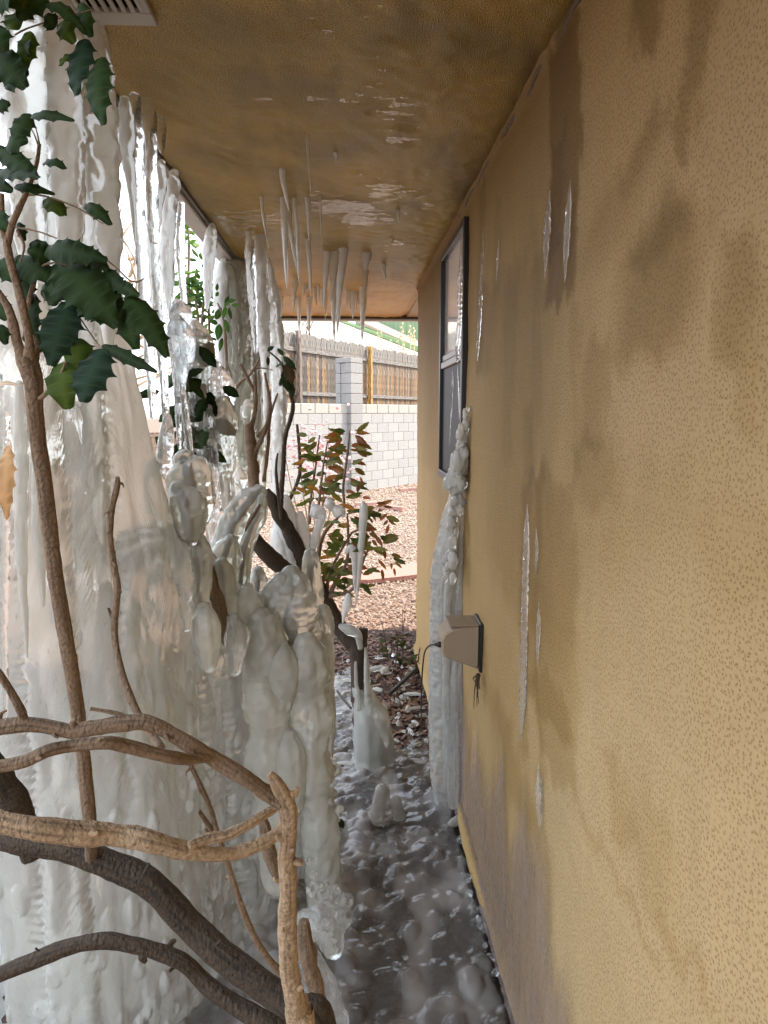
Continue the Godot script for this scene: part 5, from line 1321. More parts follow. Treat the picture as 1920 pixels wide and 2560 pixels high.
func shards() -> void:
	var g0 := [
		[Vector3(-0.058, 0.055, -3.391), 0.051, 0.0111, 0.1], [Vector3(-0.037, 0.055, -3.894), 0.038, 0.0152, 1], [Vector3(0.22, 0.055, -4.249), 0.036, 0.0249, 0.5], [Vector3(0.188, 0.055, -4.505), 0.032, 0.0132, 0.3], [Vector3(0.356, 0.055, -4.702), 0.031, 0.0092, 2.6], [Vector3(0.4, 0.055, -4.661), 0.015, 0.0213, 0.3], [Vector3(0.31, 0.055, -4.017), 0.039, 0.0118, 0.2], [Vector3(0.308, 0.055, -3.684), 0.029, 0.0120, 1.2], [Vector3(0.355, 0.055, -3.875), 0.056, 0.0101, 2.8],
		[Vector3(0.311, 0.055, -3.464), 0.023, 0.0102, 0.9], [Vector3(0.329, 0.055, -3.496), 0.021, 0.0114, 2.2], [Vector3(0.361, 0.055, -3.682), 0.041, 0.0084, 0.2], [Vector3(0.286, 0.055, -3.178), 0.044, 0.0104, 0.1], [Vector3(0.3, 0.055, -3.087), 0.040, 0.0121, 2.9], [Vector3(0.236, 0.055, -3.09), 0.036, 0.0131, 1.2], [Vector3(0.339, 0.055, -3.372), 0.018, 0.0088, 0.6], [Vector3(0.085, 0.055, -3.075), 0.050, 0.0090, 0.1], [Vector3(-0.032, 0.055, -3.081), 0.036, 0.0090, 2.9],
		[Vector3(0.296, 0.055, -3.4), 0.038, 0.0089, 1.9], [Vector3(0.317, 0.055, -3.247), 0.028, 0.0095, 0.6], [Vector3(0.25, 0.055, -4.64), 0.024, 0.0121, 0.2], [Vector3(0.282, 0.055, -4.545), 0.021, 0.0104, 1.2], [Vector3(0.441, 0.055, -4.584), 0.015, 0.0179, 1.4], [Vector3(0.164, 0.055, -4.292), 0.048, 0.0196, 0.1], [Vector3(0.024, 0.055, -3.361), 0.024, 0.0132, 0.4], [Vector3(-0.071, 0.055, -3.218), 0.027, 0.0084, 0.2], [Vector3(0.347, 0.055, -4.203), 0.019, 0.0082, 0.9], [Vector3(0.284, 0.055, -4.121), 0.019, 0.0081, 2],
		[Vector3(0.377, 0.055, -3.591), 0.016, 0.0082, 0.4], [Vector3(0.151, 0.055, -3.953), 0.031, 0.0129, 2.5], [Vector3(-0.073, 0.055, -3.642), 0.036, 0.0119, 0.2], [Vector3(-0.025, 0.055, -4.106), 0.032, 0.0107, 2.9]]
	for k in g0.size():
		var q: Array = g0[k]
		var p: Vector3 = q[0]
		var l: float = q[1]
		var r: float = q[2]
		var a: float = q[3]
		var v := Vector3(cos(a), rng.randf_range(-0.12, 0.12), -sin(a)) * l
		var g := Geo.new()
		g.tube([Vector4(p.x - v.x, p.y - v.y, p.z - v.z, r * 0.75), Vector4(p.x, p.y + 0.004, p.z, r), Vector4(p.x + v.x, p.y + v.y, p.z + v.z, r * 0.6)], 9, 0.012, lump, 0.3, 40.0, 0.25, 0.05)
		tag(put("ice_shard", g.mesh(), M.ice if k % 3 else M.clear), "broken length of fallen icicle lying on the ground near the wall corner", "ice shard", "fallen icicle pieces on the ground")
	for k in 70:
		var p := Vector3(rng.randf_range(-0.15, 0.42), 0.05, rng.randf_range(-4.6, -2.9))
		if p.x < 0.16 and p.z > -3.5:
			continue
		var r := rng.randf_range(0.006, 0.018)
		var g := Geo.new()
		g.ball(p, Vector3(r, r * 0.6, r * rng.randf_range(0.7, 1.6)), Basis.from_euler(Vector3(rng.randf(), rng.randf() * 6.0, rng.randf())), lump, 0.8, 60.0, 5)
		tag(put("ice_crumb", g.mesh(), M.ice), "small broken crumb of ice scattered on the brown mulch", "ice crumb", "ice crumbs on the mulch")
	for k in 34:
		var z := rng.randf_range(-2.6, -1.2)
		var r := rng.randf_range(0.006, 0.016)
		var c := Geo.new()
		c.ball(Vector3(0.425 - rng.randf() * 0.035, 0.05 + r * 0.5, z), Vector3(r, r * 0.8, r * rng.randf_range(0.8, 1.8)), Basis.from_euler(Vector3(rng.randf(), rng.randf() * 6.0, 0)), lump, 0.5, 50.0, 7)
		tag(put("ice_crumb", c.mesh(), M.clear), "small clear lump of ice in the dark crack along the wall foot", "ice crumb", "ice lumps along the wall foot")
	var lone := Vector3(0.401, 0.06, -2.569)
	var g := Geo.new()
	g.tube([Vector4(lone.x - 0.02, 0.062, lone.z + 0.012, 0.015), Vector4(lone.x, 0.068, lone.z, 0.018), Vector4(lone.x + 0.022, 0.075, lone.z - 0.016, 0.016)], 16, 0.006, lump, 0.15, 30.0, 0.5)
	tag(put("ice_shard", g.mesh(), M.ice), "lone white capsule of ice lying by the wall foot on the dark floor", "ice shard")


func trees() -> void:
	var t := thing("leaning_shrub", "dark leaning shrub trunk with a cut stub, at the end of the icy gap", "trunk")
	var g := Geo.new()
	g.streak = 0.5
	g.tube([Vector4(0.099, 0.031, -3.12, 0.0611), Vector4(0.066, 0.183, -3.14, 0.0512), Vector4(0.045, 0.333, -3.16, 0.0454), Vector4(0.041, 0.465, -3.17, 0.0434), Vector4(0.029, 0.573, -3.18, 0.0436), Vector4(-0.022, 0.637, -3.18, 0.0394), Vector4(-0.077, 0.719, -3.18, 0.0353), Vector4(-0.121, 0.826, -3.15, 0.0329), Vector4(-0.16, 0.925, -3.1, 0.0324), Vector4(-0.206, 1.01, -3.05, 0.0338), Vector4(-0.231, 1.091, -3, 0.0333), Vector4(-0.263, 1.167, -2.97, 0.0310), Vector4(-0.296, 1.242, -2.93, 0.0287), Vector4(-0.318, 1.304, -2.9, 0.0246), Vector4(-0.342, 1.342, -2.9, 0.0170)], 16, 0.015, fine, 0.28, 14.0, 0.3)
	put("trunk", g.mesh(), M.bark_dark, t)
	var st := Geo.new()
	st.tube([Vector4(0.037, 0.487, -3.17, 0.0310), Vector4(0.046, 0.591, -3.16, 0.0268), Vector4(0.055, 0.645, -3.15, 0.0247), Vector4(0.059, 0.676, -3.15, 0.0226)], 14, 0.01, fine, 0.25, 16.0, 0.12)
	put("stub", st.mesh(), M.bark_dark, t)
	var ice_coat := Geo.new()
	ice_coat.flute = 0.10
	ice_coat.tube([Vector4(0.047, 0.381, -3.165, 0.0475), Vector4(0.066, 0.319, -3.15, 0.0596), Vector4(0.089, 0.25, -3.13, 0.0817), Vector4(0.099, 0.157, -3.12, 0.0936), Vector4(0.099, 0.066, -3.12, 0.0977), Vector4(0.095, 0.004, -3.12, 0.1221), Vector4(0.092, -0.061, -3.12, 0.1506)], 34, 0.01, lump, 0.07, 7.0, 0.8)
	for q in [[Vector4(0.066, 0.597, -3.11, 0.0061), Vector4(0.07, 0.513, -3.1, 0.0121), Vector4(0.074, 0.402, -3.1, 0.0162), Vector4(0.086, 0.295, -3.09, 0.0202)], [Vector4(0.02, 0.528, -3.12, 0.0061), Vector4(0.023, 0.421, -3.11, 0.0101), Vector4(0.035, 0.314, -3.1, 0.0162)]]:
		ice_coat.tube(q, 14, 0.008, lump, 0.25, 26.0)
	tag(put("trunk_ice", ice_coat.mesh(), M.milk), "smooth bulging grey white ice sheath around the base of the leaning trunk", "ice")
	var up := Geo.new()
	up.tube([Vector4(-0.048, 0.7, -3.12, 0.0122), Vector4(-0.013, 0.685, -3.11, 0.0264), Vector4(0.029, 0.662, -3.1, 0.0202), Vector4(0.041, 0.601, -3.1, 0.0121)], 18, 0.008, lump, 0.2, 20.0)
	tag(put("trunk_ice", up.mesh(), M.milk), "white saddle of ice in the crook under the cut stub", "ice")
	var d := thing("dark_branch", "short dark branch crossing behind the ice lumps towards the leaning trunk", "branch")
	var g2 := Geo.new()
	g2.tube([Vector4(-0.384, 1.204, -2.7, 0.0211), Vector4(-0.359, 1.16, -2.72, 0.0284), Vector4(-0.321, 1.103, -2.75, 0.0323), Vector4(-0.273, 1.045, -2.8, 0.0329), Vector4(-0.222, 0.995, -2.85, 0.0260)], 14, 0.012, fine, 0.25, 14.0)
	put("limb", g2.mesh(), M.bark_dark, d)
	# the cut branch with bare twigs
	var c := thing("bare_twig_branch", "brown cut branch with thin bare twigs standing in front of the white icicle sheet", "branch")
	var list := [[Vector4(-0.349, 1.321, -2.62, 0.0222), Vector4(-0.354, 1.407, -2.62, 0.0222), Vector4(-0.357, 1.475, -2.62, 0.0205), Vector4(-0.362, 1.56, -2.61, 0.0204), Vector4(-0.364, 1.614, -2.6, 0.0170)], [Vector4(-0.358, 1.602, -2.6, 0.0119), Vector4(-0.337, 1.693, -2.6, 0.0085), Vector4(-0.338, 1.794, -2.6, 0.0051)], [Vector4(-0.341, 1.734, -2.6, 0.0068), Vector4(-0.369, 1.794, -2.59, 0.0057), Vector4(-0.385, 1.83, -2.58, 0.0034)], [Vector4(-0.352, 1.501, -2.61, 0.0102), Vector4(-0.31, 1.585, -2.6, 0.0085), Vector4(-0.286, 1.677, -2.6, 0.0068), Vector4(-0.302, 1.799, -2.6, 0.0041)],
		[Vector4(-0.317, 1.407, -2.62, 0.0068), Vector4(-0.301, 1.525, -2.63, 0.0069), Vector4(-0.289, 1.643, -2.63, 0.0051), Vector4(-0.26, 1.727, -2.63, 0.0034)], [Vector4(-0.439, 1.634, -2.7, 0.0060), Vector4(-0.421, 1.749, -2.7, 0.0060), Vector4(-0.364, 1.799, -2.68, 0.0045), Vector4(-0.326, 1.854, -2.66, 0.0028)], [Vector4(-0.427, 1.718, -2.7, 0.0053), Vector4(-0.438, 1.793, -2.7, 0.0035), Vector4(-0.452, 1.846, -2.7, 0.0025)], [Vector4(-0.334, 1.572, -2.6, 0.0068), Vector4(-0.296, 1.62, -2.6, 0.0058), Vector4(-0.289, 1.686, -2.6, 0.0034)], [Vector4(-0.346, 1.807, -2.6, 0.0034), Vector4(-0.315, 1.817, -2.62, 0.0024), Vector4(-0.274, 1.809, -2.62, 0.0017)]]
	for k in list.size():
		var q := Geo.new()
		q.tube(list[k], 8, 0.012, fine, 0.4, 40.0, 0.3)
		put("stem" if k == 0 else "twig", q.mesh(), M.bark, c)
	# slim stem with dark holly leaves right of it
	var s := thing("slim_holly", "slim dark stem with a few spiny green leaves hanging before the board fence", "shrub")
	var q0 := Geo.new()
	q0.tube([Vector4(-0.287, 1.265, -2.9, 0.0114), Vector4(-0.266, 1.44, -2.85, 0.0093), Vector4(-0.252, 1.558, -2.8, 0.0091), Vector4(-0.219, 1.669, -2.78, 0.0083), Vector4(-0.223, 1.72, -2.77, 0.0072), Vector4(-0.24, 1.782, -2.76, 0.0061), Vector4(-0.256, 1.842, -2.75, 0.0043), Vector4(-0.307, 1.89, -2.75, 0.0025)], 8, 0.012, fine, 0.3, 40.0)
	q0.tube([Vector4(-0.248, 1.599, -3.4, 0.0067), Vector4(-0.235, 1.388, -3.35, 0.0087), Vector4(-0.272, 1.276, -3.3, 0.0086), Vector4(-0.302, 1.224, -3.2, 0.0104)], 8, 0.02, fine, 0.3, 40.0)
	q0.tube([Vector4(-0.282, 1.227, -2.9, 0.0095), Vector4(-0.293, 1.344, -2.88, 0.0075), Vector4(-0.297, 1.439, -2.87, 0.0056), Vector4(-0.289, 1.495, -2.87, 0.0037)], 8, 0.012, fine, 0.3, 40.0)
	put("stem", q0.mesh(), M.bark_dark, s)
	leaves(s, [[Vector3(-0.237, 1.841, -2.74), Vector3(-0.213, 1.763, -2.72), 0.0463], [Vector3(-0.249, 1.816, -2.75), Vector3(-0.232, 1.736, -2.73), 0.0357], [Vector3(-0.223, 1.779, -2.76), Vector3(-0.213, 1.716, -2.75), 0.0270], [Vector3(-0.269, 1.899, -2.76), Vector3(-0.247, 1.87, -2.74), 0.0197], [Vector3(-0.277, 1.833, -2.75), Vector3(-0.246, 1.845, -2.72), 0.0285], [Vector3(-0.267, 1.757, -2.78), Vector3(-0.256, 1.797, -2.78), 0.0163], [Vector3(-0.306, 1.889, -2.74), Vector3(-0.281, 1.904, -2.74), 0.0179], [Vector3(-0.305, 1.833, -2.75), Vector3(-0.307, 1.868, -2.75), 0.0161], [Vector3(-0.247, 1.867, -2.74), Vector3(-0.197, 1.814, -2.7), 0.0266]], [Color(0.02, 0.035, 0.012), Color(0.03, 0.05, 0.015), Color(0.05, 0.03, 0.015)], 4, 10)


func leaves(parent: Node, list: Array, cols: Array, spines: int, rows: int, face := Vector3(0.15, 0.45, 1.0), m: Material = M.leaf) -> void:
	for q in list:
		var g := Geo.new()
		var col: Color = cols[rng.randi() % cols.size()] * rng.randf_range(0.8, 1.25)
		var f := (face + Vector3(rng.randf_range(-0.5, 0.5), rng.randf_range(-0.4, 0.4), 0)).normalized()
		g.leaf(q[0], q[1], f, q[2], rng.randf_range(0.05, 0.35), rng.randf_range(-0.02, 0.10), spines, rows, rng.randf_range(-0.6, 0.6), col, col * 1.25 + Color(0.004, 0.006, 0.002))
		put("leaf", g.mesh(), m, parent)


func back_shrub() -> void:
	var s := thing("red_leaved_shrub", "mahonia shrub with bronze red and green leaflets, partly iced, before the pale gravel", "shrub")
	var stems := [[Vector4(-0.121, 0.826, -3.15, 0.0144), Vector4(-0.07, 0.847, -3.12, 0.0122), Vector4(-0.018, 0.858, -3.1, 0.0081), Vector4(0.022, 0.902, -3.08, 0.0068), Vector4(0.054, 1.009, -3.06, 0.0060), Vector4(0.087, 1.079, -3.05, 0.0040)], [Vector4(-0.094, 0.829, -3.14, 0.0123), Vector4(-0.074, 0.891, -3.13, 0.0102), Vector4(-0.017, 0.997, -3.12, 0.0081), Vector4(-0.01, 1.143, -3.1, 0.0061), Vector4(-0.013, 1.216, -3.1, 0.0040)], [Vector4(-0.151, 0.945, -3.2, 0.0125), Vector4(-0.144, 1.035, -3.2, 0.0104), Vector4(-0.115, 1.12, -3.18, 0.0083), Vector4(-0.032, 1.226, -3.16, 0.0062), Vector4(-0.031, 1.328, -3.16, 0.0062), Vector4(-0.007, 1.504, -3.16, 0.0049), Vector4(0.001, 1.577, -3.16, 0.0033)], [Vector4(-0.192, 1.144, -3.3, 0.0086), Vector4(-0.187, 1.232, -3.3, 0.0065), Vector4(-0.161, 1.398, -3.3, 0.0052), Vector4(-0.139, 1.554, -3.3, 0.0034)], [Vector4(-0.155, 1.174, -3.25, 0.0085), Vector4(-0.143, 1.249, -3.25, 0.0064), Vector4(-0.124, 1.402, -3.25, 0.0051), Vector4(-0.1, 1.529, -3.25, 0.0034)],
		[Vector4(-0.112, 0.84, -3.14, 0.0102), Vector4(-0.095, 0.936, -3.14, 0.0082), Vector4(-0.056, 1.021, -3.14, 0.0061), Vector4(0.007, 1.133, -3.1, 0.0049)], [Vector4(0.011, 1.133, -3.1, 0.0049), Vector4(0.068, 1.156, -3.08, 0.0040), Vector4(0.118, 1.118, -3.06, 0.0032), Vector4(0.152, 1.037, -3.05, 0.0024)], [Vector4(-0.009, 1.216, -3.1, 0.0040), Vector4(0.068, 1.238, -3.08, 0.0032), Vector4(0.16, 1.21, -3.06, 0.0024)]]
	for q in stems:
		var g := Geo.new()
		g.tube(q, 7, 0.015, fine, 0.3, 40.0)
		put("stem", g.mesh(), M.bark, s)
	var greens := [Color(0.10, 0.13, 0.025), Color(0.15, 0.15, 0.03), Color(0.06, 0.085, 0.02), Color(0.19, 0.17, 0.04)]
	var reds := [Color(0.36, 0.10, 0.03), Color(0.25, 0.09, 0.03), Color(0.42, 0.19, 0.05), Color(0.22, 0.13, 0.03)]
	var mixed := greens + reds
	leaves(s, [[Vector3(0.112, 1.269, -3.05), Vector3(0.156, 1.268, -3.05), 0.0159], [Vector3(0.144, 1.256, -3.05), Vector3(0.185, 1.251, -3.04), 0.0159], [Vector3(0.118, 1.234, -3.05), Vector3(0.143, 1.241, -3.04), 0.0139], [Vector3(0.16, 1.224, -3.05), Vector3(0.127, 1.195, -3.04), 0.0179], [Vector3(0.163, 1.195, -3.04), Vector3(0.143, 1.172, -3.04), 0.0159], [Vector3(0.165, 1.197, -3.04), Vector3(0.199, 1.174, -3.03), 0.0158], [Vector3(0.167, 1.174, -3.04), Vector3(0.154, 1.137, -3.02), 0.0178], [Vector3(0.088, 1.245, -3.06), Vector3(0.111, 1.191, -3.04), 0.0179], [Vector3(0.082, 1.206, -3.06), Vector3(0.099, 1.181, -3.05), 0.0140], [Vector3(0.073, 1.168, -3.06), Vector3(0.117, 1.152, -3.04), 0.0199], [Vector3(0.083, 1.139, -3.06), Vector3(0.117, 1.113, -3.04), 0.0179], [Vector3(0.075, 1.139, -3.06), Vector3(0.045, 1.112, -3.05), 0.0179], [Vector3(0.069, 1.114, -3.06), Vector3(0.067, 1.079, -3.05), 0.0199], [Vector3(0.095, 1.106, -3.06), Vector3(0.117, 1.081, -3.04), 0.0179], [Vector3(0.054, 1.292, -3.08), Vector3(0.09, 1.29, -3.06), 0.0160], [Vector3(0.04, 1.347, -3.1), Vector3(0.032, 1.311, -3.09), 0.0202], [Vector3(0.003, 1.497, -3.16), Vector3(0.038, 1.488, -3.15), 0.0165], [Vector3(0.038, 1.482, -3.14), Vector3(0.078, 1.463, -3.12), 0.0163], [Vector3(0.15, 1.062, -3.05), Vector3(0.151, 1.025, -3.03), 0.0178], [Vector3(0.121, 1.021, -3.05), Vector3(0.157, 0.977, -3.03), 0.0159], [Vector3(0.137, 0.979, -3.04), Vector3(0.142, 0.932, -3.02), 0.0178], [Vector3(0.177, 1.008, -3.03), Vector3(0.179, 0.981, -3.02), 0.0118], [Vector3(0.193, 1.014, -3.03), Vector3(0.224, 0.987, -3.01), 0.0138], [Vector3(0.189, 0.985, -3.03), Vector3(0.194, 0.953, -3.01), 0.0138], [Vector3(0.127, 1.072, -3.05), Vector3(0.151, 1.064, -3.04), 0.0139], [Vector3(0.047, 1.061, -3.06), Vector3(0.079, 1.038, -3.05), 0.0159], [Vector3(0.033, 1.414, -3.12), Vector3(0.057, 1.387, -3.1), 0.0183], [Vector3(0.045, 1.377, -3.12), Vector3(0.061, 1.334, -3.1), 0.0122]], [reds[0], reds[1], reds[3], Color(0.2, 0.08, 0.02)], 4, 8, Vector3(0.15, 0.45, 1.0), M.leaf_thin)
	# leaflets in rows along the stems
	var runs := [[2, 4, 6, 36], [3, 1, 3, 28], [4, 1, 3, 32], [0, 2, 5, 12], [1, 1, 4, 30], [5, 0, 3, 26], [6, 0, 3, 16], [7, 0, 2, 12], [2, 0, 4, 22]]
	for r in runs:
		var st: Array = stems[r[0]]
		for k in r[3]:
			var t := rng.randf_range(r[1], minf(r[2], st.size() - 1.001))
			var a: Vector4 = st[int(t)]
			var b: Vector4 = st[int(t) + 1]
			var p4 := a.lerp(b, t - int(t))
			var p := Vector3(p4.x, p4.y, p4.z)
			var side := -1.0 if k % 2 else 1.0
			var dir := Vector3(side * rng.randf_range(0.5, 1.0), rng.randf_range(-0.5, 0.5), rng.randf_range(-0.7, 0.9)).normalized()
			var pet := p + dir * rng.randf_range(0.01, 0.06)
			leaves(s, [[pet, pet + (dir + Vector3(0, rng.randf_range(-0.6, 0.2), 0)).normalized() * rng.randf_range(0.05, 0.085), rng.randf_range(0.019, 0.030)]], greens if (r[0] in [0, 1, 5] and rng.randf() < 0.7) or rng.randf() < 0.35 else mixed, 4, 8, Vector3(0.15, 0.45, 1.0), M.leaf_thin)
	# pink blossom far behind it
	var b := thing("pink_blossom_shrub", "faint pink flowering shrub seen through the red leaved shrub", "shrub")
	var w := Geo.new()
	for k in 5:
		w.tube([Vector4(-0.55 + k * 0.05, 0, -9.0, 0.012), Vector4(-0.75 + k * 0.14, 0.7, -9.1, 0.009), Vector4(-0.85 + k * 0.2, 1.35, -9.0, 0.004)], 5, 0.2, fine, 0.2, 10.0)
	put("stem", w.mesh(), M.bark, b)
	var fl := Geo.new()
	for k in 200:
		var p := Vector3(-0.45 + rng.randfn(0.0, 0.26), 1.15 + rng.randfn(0.0, 0.22), -9.0 + rng.randfn(0.0, 0.25))
		var r := rng.randf_range(0.018, 0.034)
		fl.tint = Color(0.70, 0.36, 0.38).lerp(Color(0.78, 0.60, 0.60), rng.randf())
		fl.ball(p, Vector3(r, r * 0.6, r), Basis.from_euler(Vector3(rng.randf() * 3.0, rng.randf() * 3.0, 0)), lump, 0.6, 40.0, 3)
	var fo := put("blossoms", fl.mesh(), M.dry, b)
	stuff(fo)


func side_shrub() -> void:
	var greens := [Color(0.07, 0.14, 0.02), Color(0.05, 0.11, 0.02), Color(0.10, 0.17, 0.03), Color(0.035, 0.08, 0.015)]
	var s := thing("sunlit_green_shrub", "bright green leafy shrub in daylight outside, seen between icicles", "shrub")
	var stems := [[Vector4(-0.948, 1.909, -4.4, 0.0144), Vector4(-0.947, 2.207, -4.4, 0.0115), Vector4(-0.946, 2.446, -4.4, 0.0086), Vector4(-0.936, 2.656, -4.4, 0.0069), Vector4(-0.947, 2.786, -4.4, 0.0046)], [Vector4(-0.924, 1.914, -4.5, 0.0117), Vector4(-0.897, 2.192, -4.5, 0.0088), Vector4(-0.88, 2.356, -4.5, 0.0059)], [Vector4(-0.906, 2.01, -4.3, 0.0112), Vector4(-0.878, 2.195, -4.3, 0.0084), Vector4(-0.894, 2.325, -4.3, 0.0056)], [Vector4(-0.887, 1.92, -4.6, 0.0120), Vector4(-0.872, 2.204, -4.6, 0.0090), Vector4(-0.875, 2.593, -4.6, 0.0060)]]
	for q in stems:
		var g := Geo.new()
		g.tube(q, 6, 0.05, fine, 0.3, 20.0)
		put("stem", g.mesh(), M.bark, s)
	for k in 150:
		var low := rng.randf() < 0.62
		var p := Vector3(-0.903, 2.301, -4.4) + Vector3(rng.randfn(0, 0.075), rng.randfn(0, 0.10), rng.randf_range(-0.2, 0.2)) if low else Vector3(-0.921, 2.552, -4.4) + Vector3(rng.randfn(0, 0.06), rng.randf_range(-0.2, 0.3), rng.randf_range(-0.2, 0.2))
		var dir := Vector3(rng.randf_range(-1, 1), rng.randf_range(-0.6, 0.6), rng.randf_range(-0.8, 0.8)).normalized()
		leaves(s, [[p, p + dir * rng.randf_range(0.05, 0.085), rng.randf_range(0.022, 0.036)]], greens, 0, 6)
	# sprig with dark green leaves in front of the white sheet
	var n := thing("green_sprig", "small green leaf sprig half frozen in front of the broad white icicle sheet", "shrub")
	var g := Geo.new()
	g.tube([Vector4(-0.52, 1.835, -3.1, 0.0069), Vector4(-0.523, 1.989, -3.1, 0.0061), Vector4(-0.532, 2.065, -3.1, 0.0040), Vector4(-0.55, 2.112, -3.1, 0.0028)], 6, 0.02, fine, 0.3, 30.0)
	put("stem", g.mesh(), M.bark, n)
	leaves(n, [[Vector3(-0.523, 2.099, -3.1), Vector3(-0.488, 2.133, -3.1), 0.0182], [Vector3(-0.519, 2.112, -3.1), Vector3(-0.503, 2.141, -3.1), 0.0162], [Vector3(-0.507, 2.118, -3.1), Vector3(-0.469, 2.123, -3.08), 0.0161], [Vector3(-0.492, 2.107, -3.1), Vector3(-0.455, 2.1, -3.08), 0.0181], [Vector3(-0.516, 2.099, -3.1), Vector3(-0.525, 2.044, -3.08), 0.0181], [Vector3(-0.504, 2.095, -3.1), Vector3(-0.491, 2.044, -3.08), 0.0181], [Vector3(-0.56, 2.046, -3.1), Vector3(-0.535, 2.095, -3.1), 0.0283], [Vector3(-0.553, 2.027, -3.1), Vector3(-0.587, 2.046, -3.1), 0.0243], [Vector3(-0.521, 2.046, -3.1), Vector3(-0.504, 1.987, -3.08), 0.0202], [Vector3(-0.545, 2.027, -3.1), Vector3(-0.551, 1.958, -3.08), 0.0323], [Vector3(-0.535, 1.97, -3.1), Vector3(-0.545, 1.911, -3.08), 0.0202], [Vector3(-0.556, 2.166, -3.12), Vector3(-0.551, 2.196, -3.12), 0.0142], [Vector3(-0.56, 2.143, -3.12), Vector3(-0.548, 2.162, -3.12), 0.0163]], [greens[1], greens[3]], 0, 8)
	# dark leaves caught in the ice
	var d := thing("buried_holly_leaves", "dark green holly leaves showing through the clear ice beside the rounded lumps", "shrub")
	var sg := Geo.new()
	sg.tube([Vector4(-0.541, 1.468, -2.5, 0.0082), Vector4(-0.547, 1.644, -2.5, 0.0082), Vector4(-0.554, 1.801, -2.5, 0.0065), Vector4(-0.559, 1.925, -2.5, 0.0049)], 7, 0.02, fine, 0.3, 30.0)
	sg.tube([Vector4(-0.51, 1.308, -2.6, 0.0102), Vector4(-0.477, 1.544, -2.6, 0.0085), Vector4(-0.463, 1.677, -2.6, 0.0068)], 7, 0.02, fine, 0.3, 30.0)
	put("stem", sg.mesh(), M.bark_dark, d)
	var more := []
	for k in 70:
		var p := Vector3(-0.492, 1.674, -2.25) + Vector3(rng.randfn(0, 0.045), rng.randf_range(-0.16, 0.2), rng.randf_range(-0.1, 0.1))
		var dir := Vector3(rng.randf_range(-1, 1), rng.randf_range(-1.0, 0.3), rng.randf_range(-0.5, 0.5)).normalized()
		more.append([p, p + dir * rng.randf_range(0.05, 0.09), rng.randf_range(0.03, 0.05)])
	more.append_array([[Vector3(-0.488, 1.562, -2.2), Vector3(-0.425, 1.555, -2.2), 0.0258], [Vector3(-0.182, 0.958, -2.3), Vector3(-0.189, 0.886, -2.3), 0.0330], [Vector3(-0.167, 0.954, -2.3), Vector3(-0.183, 0.902, -2.3), 0.0210], [Vector3(-0.042, 0.257, -2.3), Vector3(-0.031, 0.222, -2.3), 0.0240], [Vector3(-0.163, 0.756, -2.2), Vector3(-0.17, 0.701, -2.2), 0.0115]])
	leaves(d, more, [Color(0.015, 0.03, 0.010), Color(0.025, 0.045, 0.012)], 4, 8)
	# bare branches against the sky
	var b := thing("bare_tree", "bare pinkish tree branches against the pale sky behind the green shrub", "tree")
	var tr := Geo.new()
	tr.tube([Vector4(-3.6, 0, -10.5, 0.10), Vector4(-3.4, 1.6, -10.5, 0.08), Vector4(-3.1, 2.8, -10.4, 0.055), Vector4(-2.7, 4.2, -10.4, 0.02)], 8, 0.2, fine, 0.2, 5.0)
	put("trunk", tr.mesh(), M.bark_pale, b)
	for k in 26:
		var a := Vector3(-3.2, 2.6, -10.4) + Vector3(rng.randf_range(-0.2, 0.5), rng.randf_range(-0.8, 1.2), rng.randf_range(-0.2, 0.2))
		var dir := Vector3(rng.randf_range(-0.4, 1.2), rng.randf_range(-0.2, 1.0), rng.randf_range(-0.5, 0.5)).normalized()
		var q := Geo.new()
		q.tube([Vector4(a.x, a.y, a.z, 0.026), Vector4(a.x + dir.x * 0.5, a.y + dir.y * 0.5 + 0.06, a.z + dir.z * 0.5, 0.014), Vector4(a.x + dir.x * 1.1, a.y + dir.y * 1.1, a.z + dir.z * 1.1, 0.005)], 5, 0.1, fine, 0.6, 5.0)
		put("branch", q.mesh(), M.bark_pale, b)
	var fb := thing("bare_twigs", "thin bare twigs above the left end of the board fence", "tree")
	for k in 12:
		var x := rng.randf_range(-2.3, -0.9)
		var q := Geo.new()
		var z := -19.0
		q.tube([Vector4(x, 3.0, z, 0.018), Vector4(x + rng.randf_range(-0.2, 0.3), 3.7, z, 0.013), Vector4(x + rng.randf_range(-0.4, 0.6), rng.randf_range(4.0, 4.35), z, 0.006)], 5, 0.1, fine, 1.2, 3.0)
		put("twig", q.mesh(), M.bark_dark, fb)
	# things beyond the left edge of the curtain
	var lt := thing("garden_trunk", "dark bare trunk in the garden glimpsed past the left edge of the ice curtain", "trunk")
	var lg := Geo.new()
	lg.tube([Vector4(-1.208, -0.105, -2.6, 0.0373), Vector4(-1.2, 0.335, -2.6, 0.0305), Vector4(-1.209, 0.648, -2.6, 0.0254), Vector4(-1.244, 0.739, -2.6, 0.0271), Vector4(-1.259, 0.846, -2.6, 0.0339), Vector4(-1.264, 0.969, -2.6, 0.0339), Vector4(-1.296, 1.074, -2.6, 0.0305), Vector4(-1.337, 1.178, -2.6, 0.0237)], 12, 0.02, fine, 0.25, 12.0)
	put("trunk", lg.mesh(), M.bark_dark, lt)
	frozen("ice_lump", "pale blue ice lump on the garden trunk past the left edge of the curtain", "ice lump", "", M.milk, [Vector4(-1.196, 0.996, -2.5, 0.0130), Vector4(-1.197, 0.945, -2.5, 0.0326), Vector4(-1.198, 0.877, -2.5, 0.0326), Vector4(-1.192, 0.826, -2.5, 0.0130)], 0.15, 0.0)
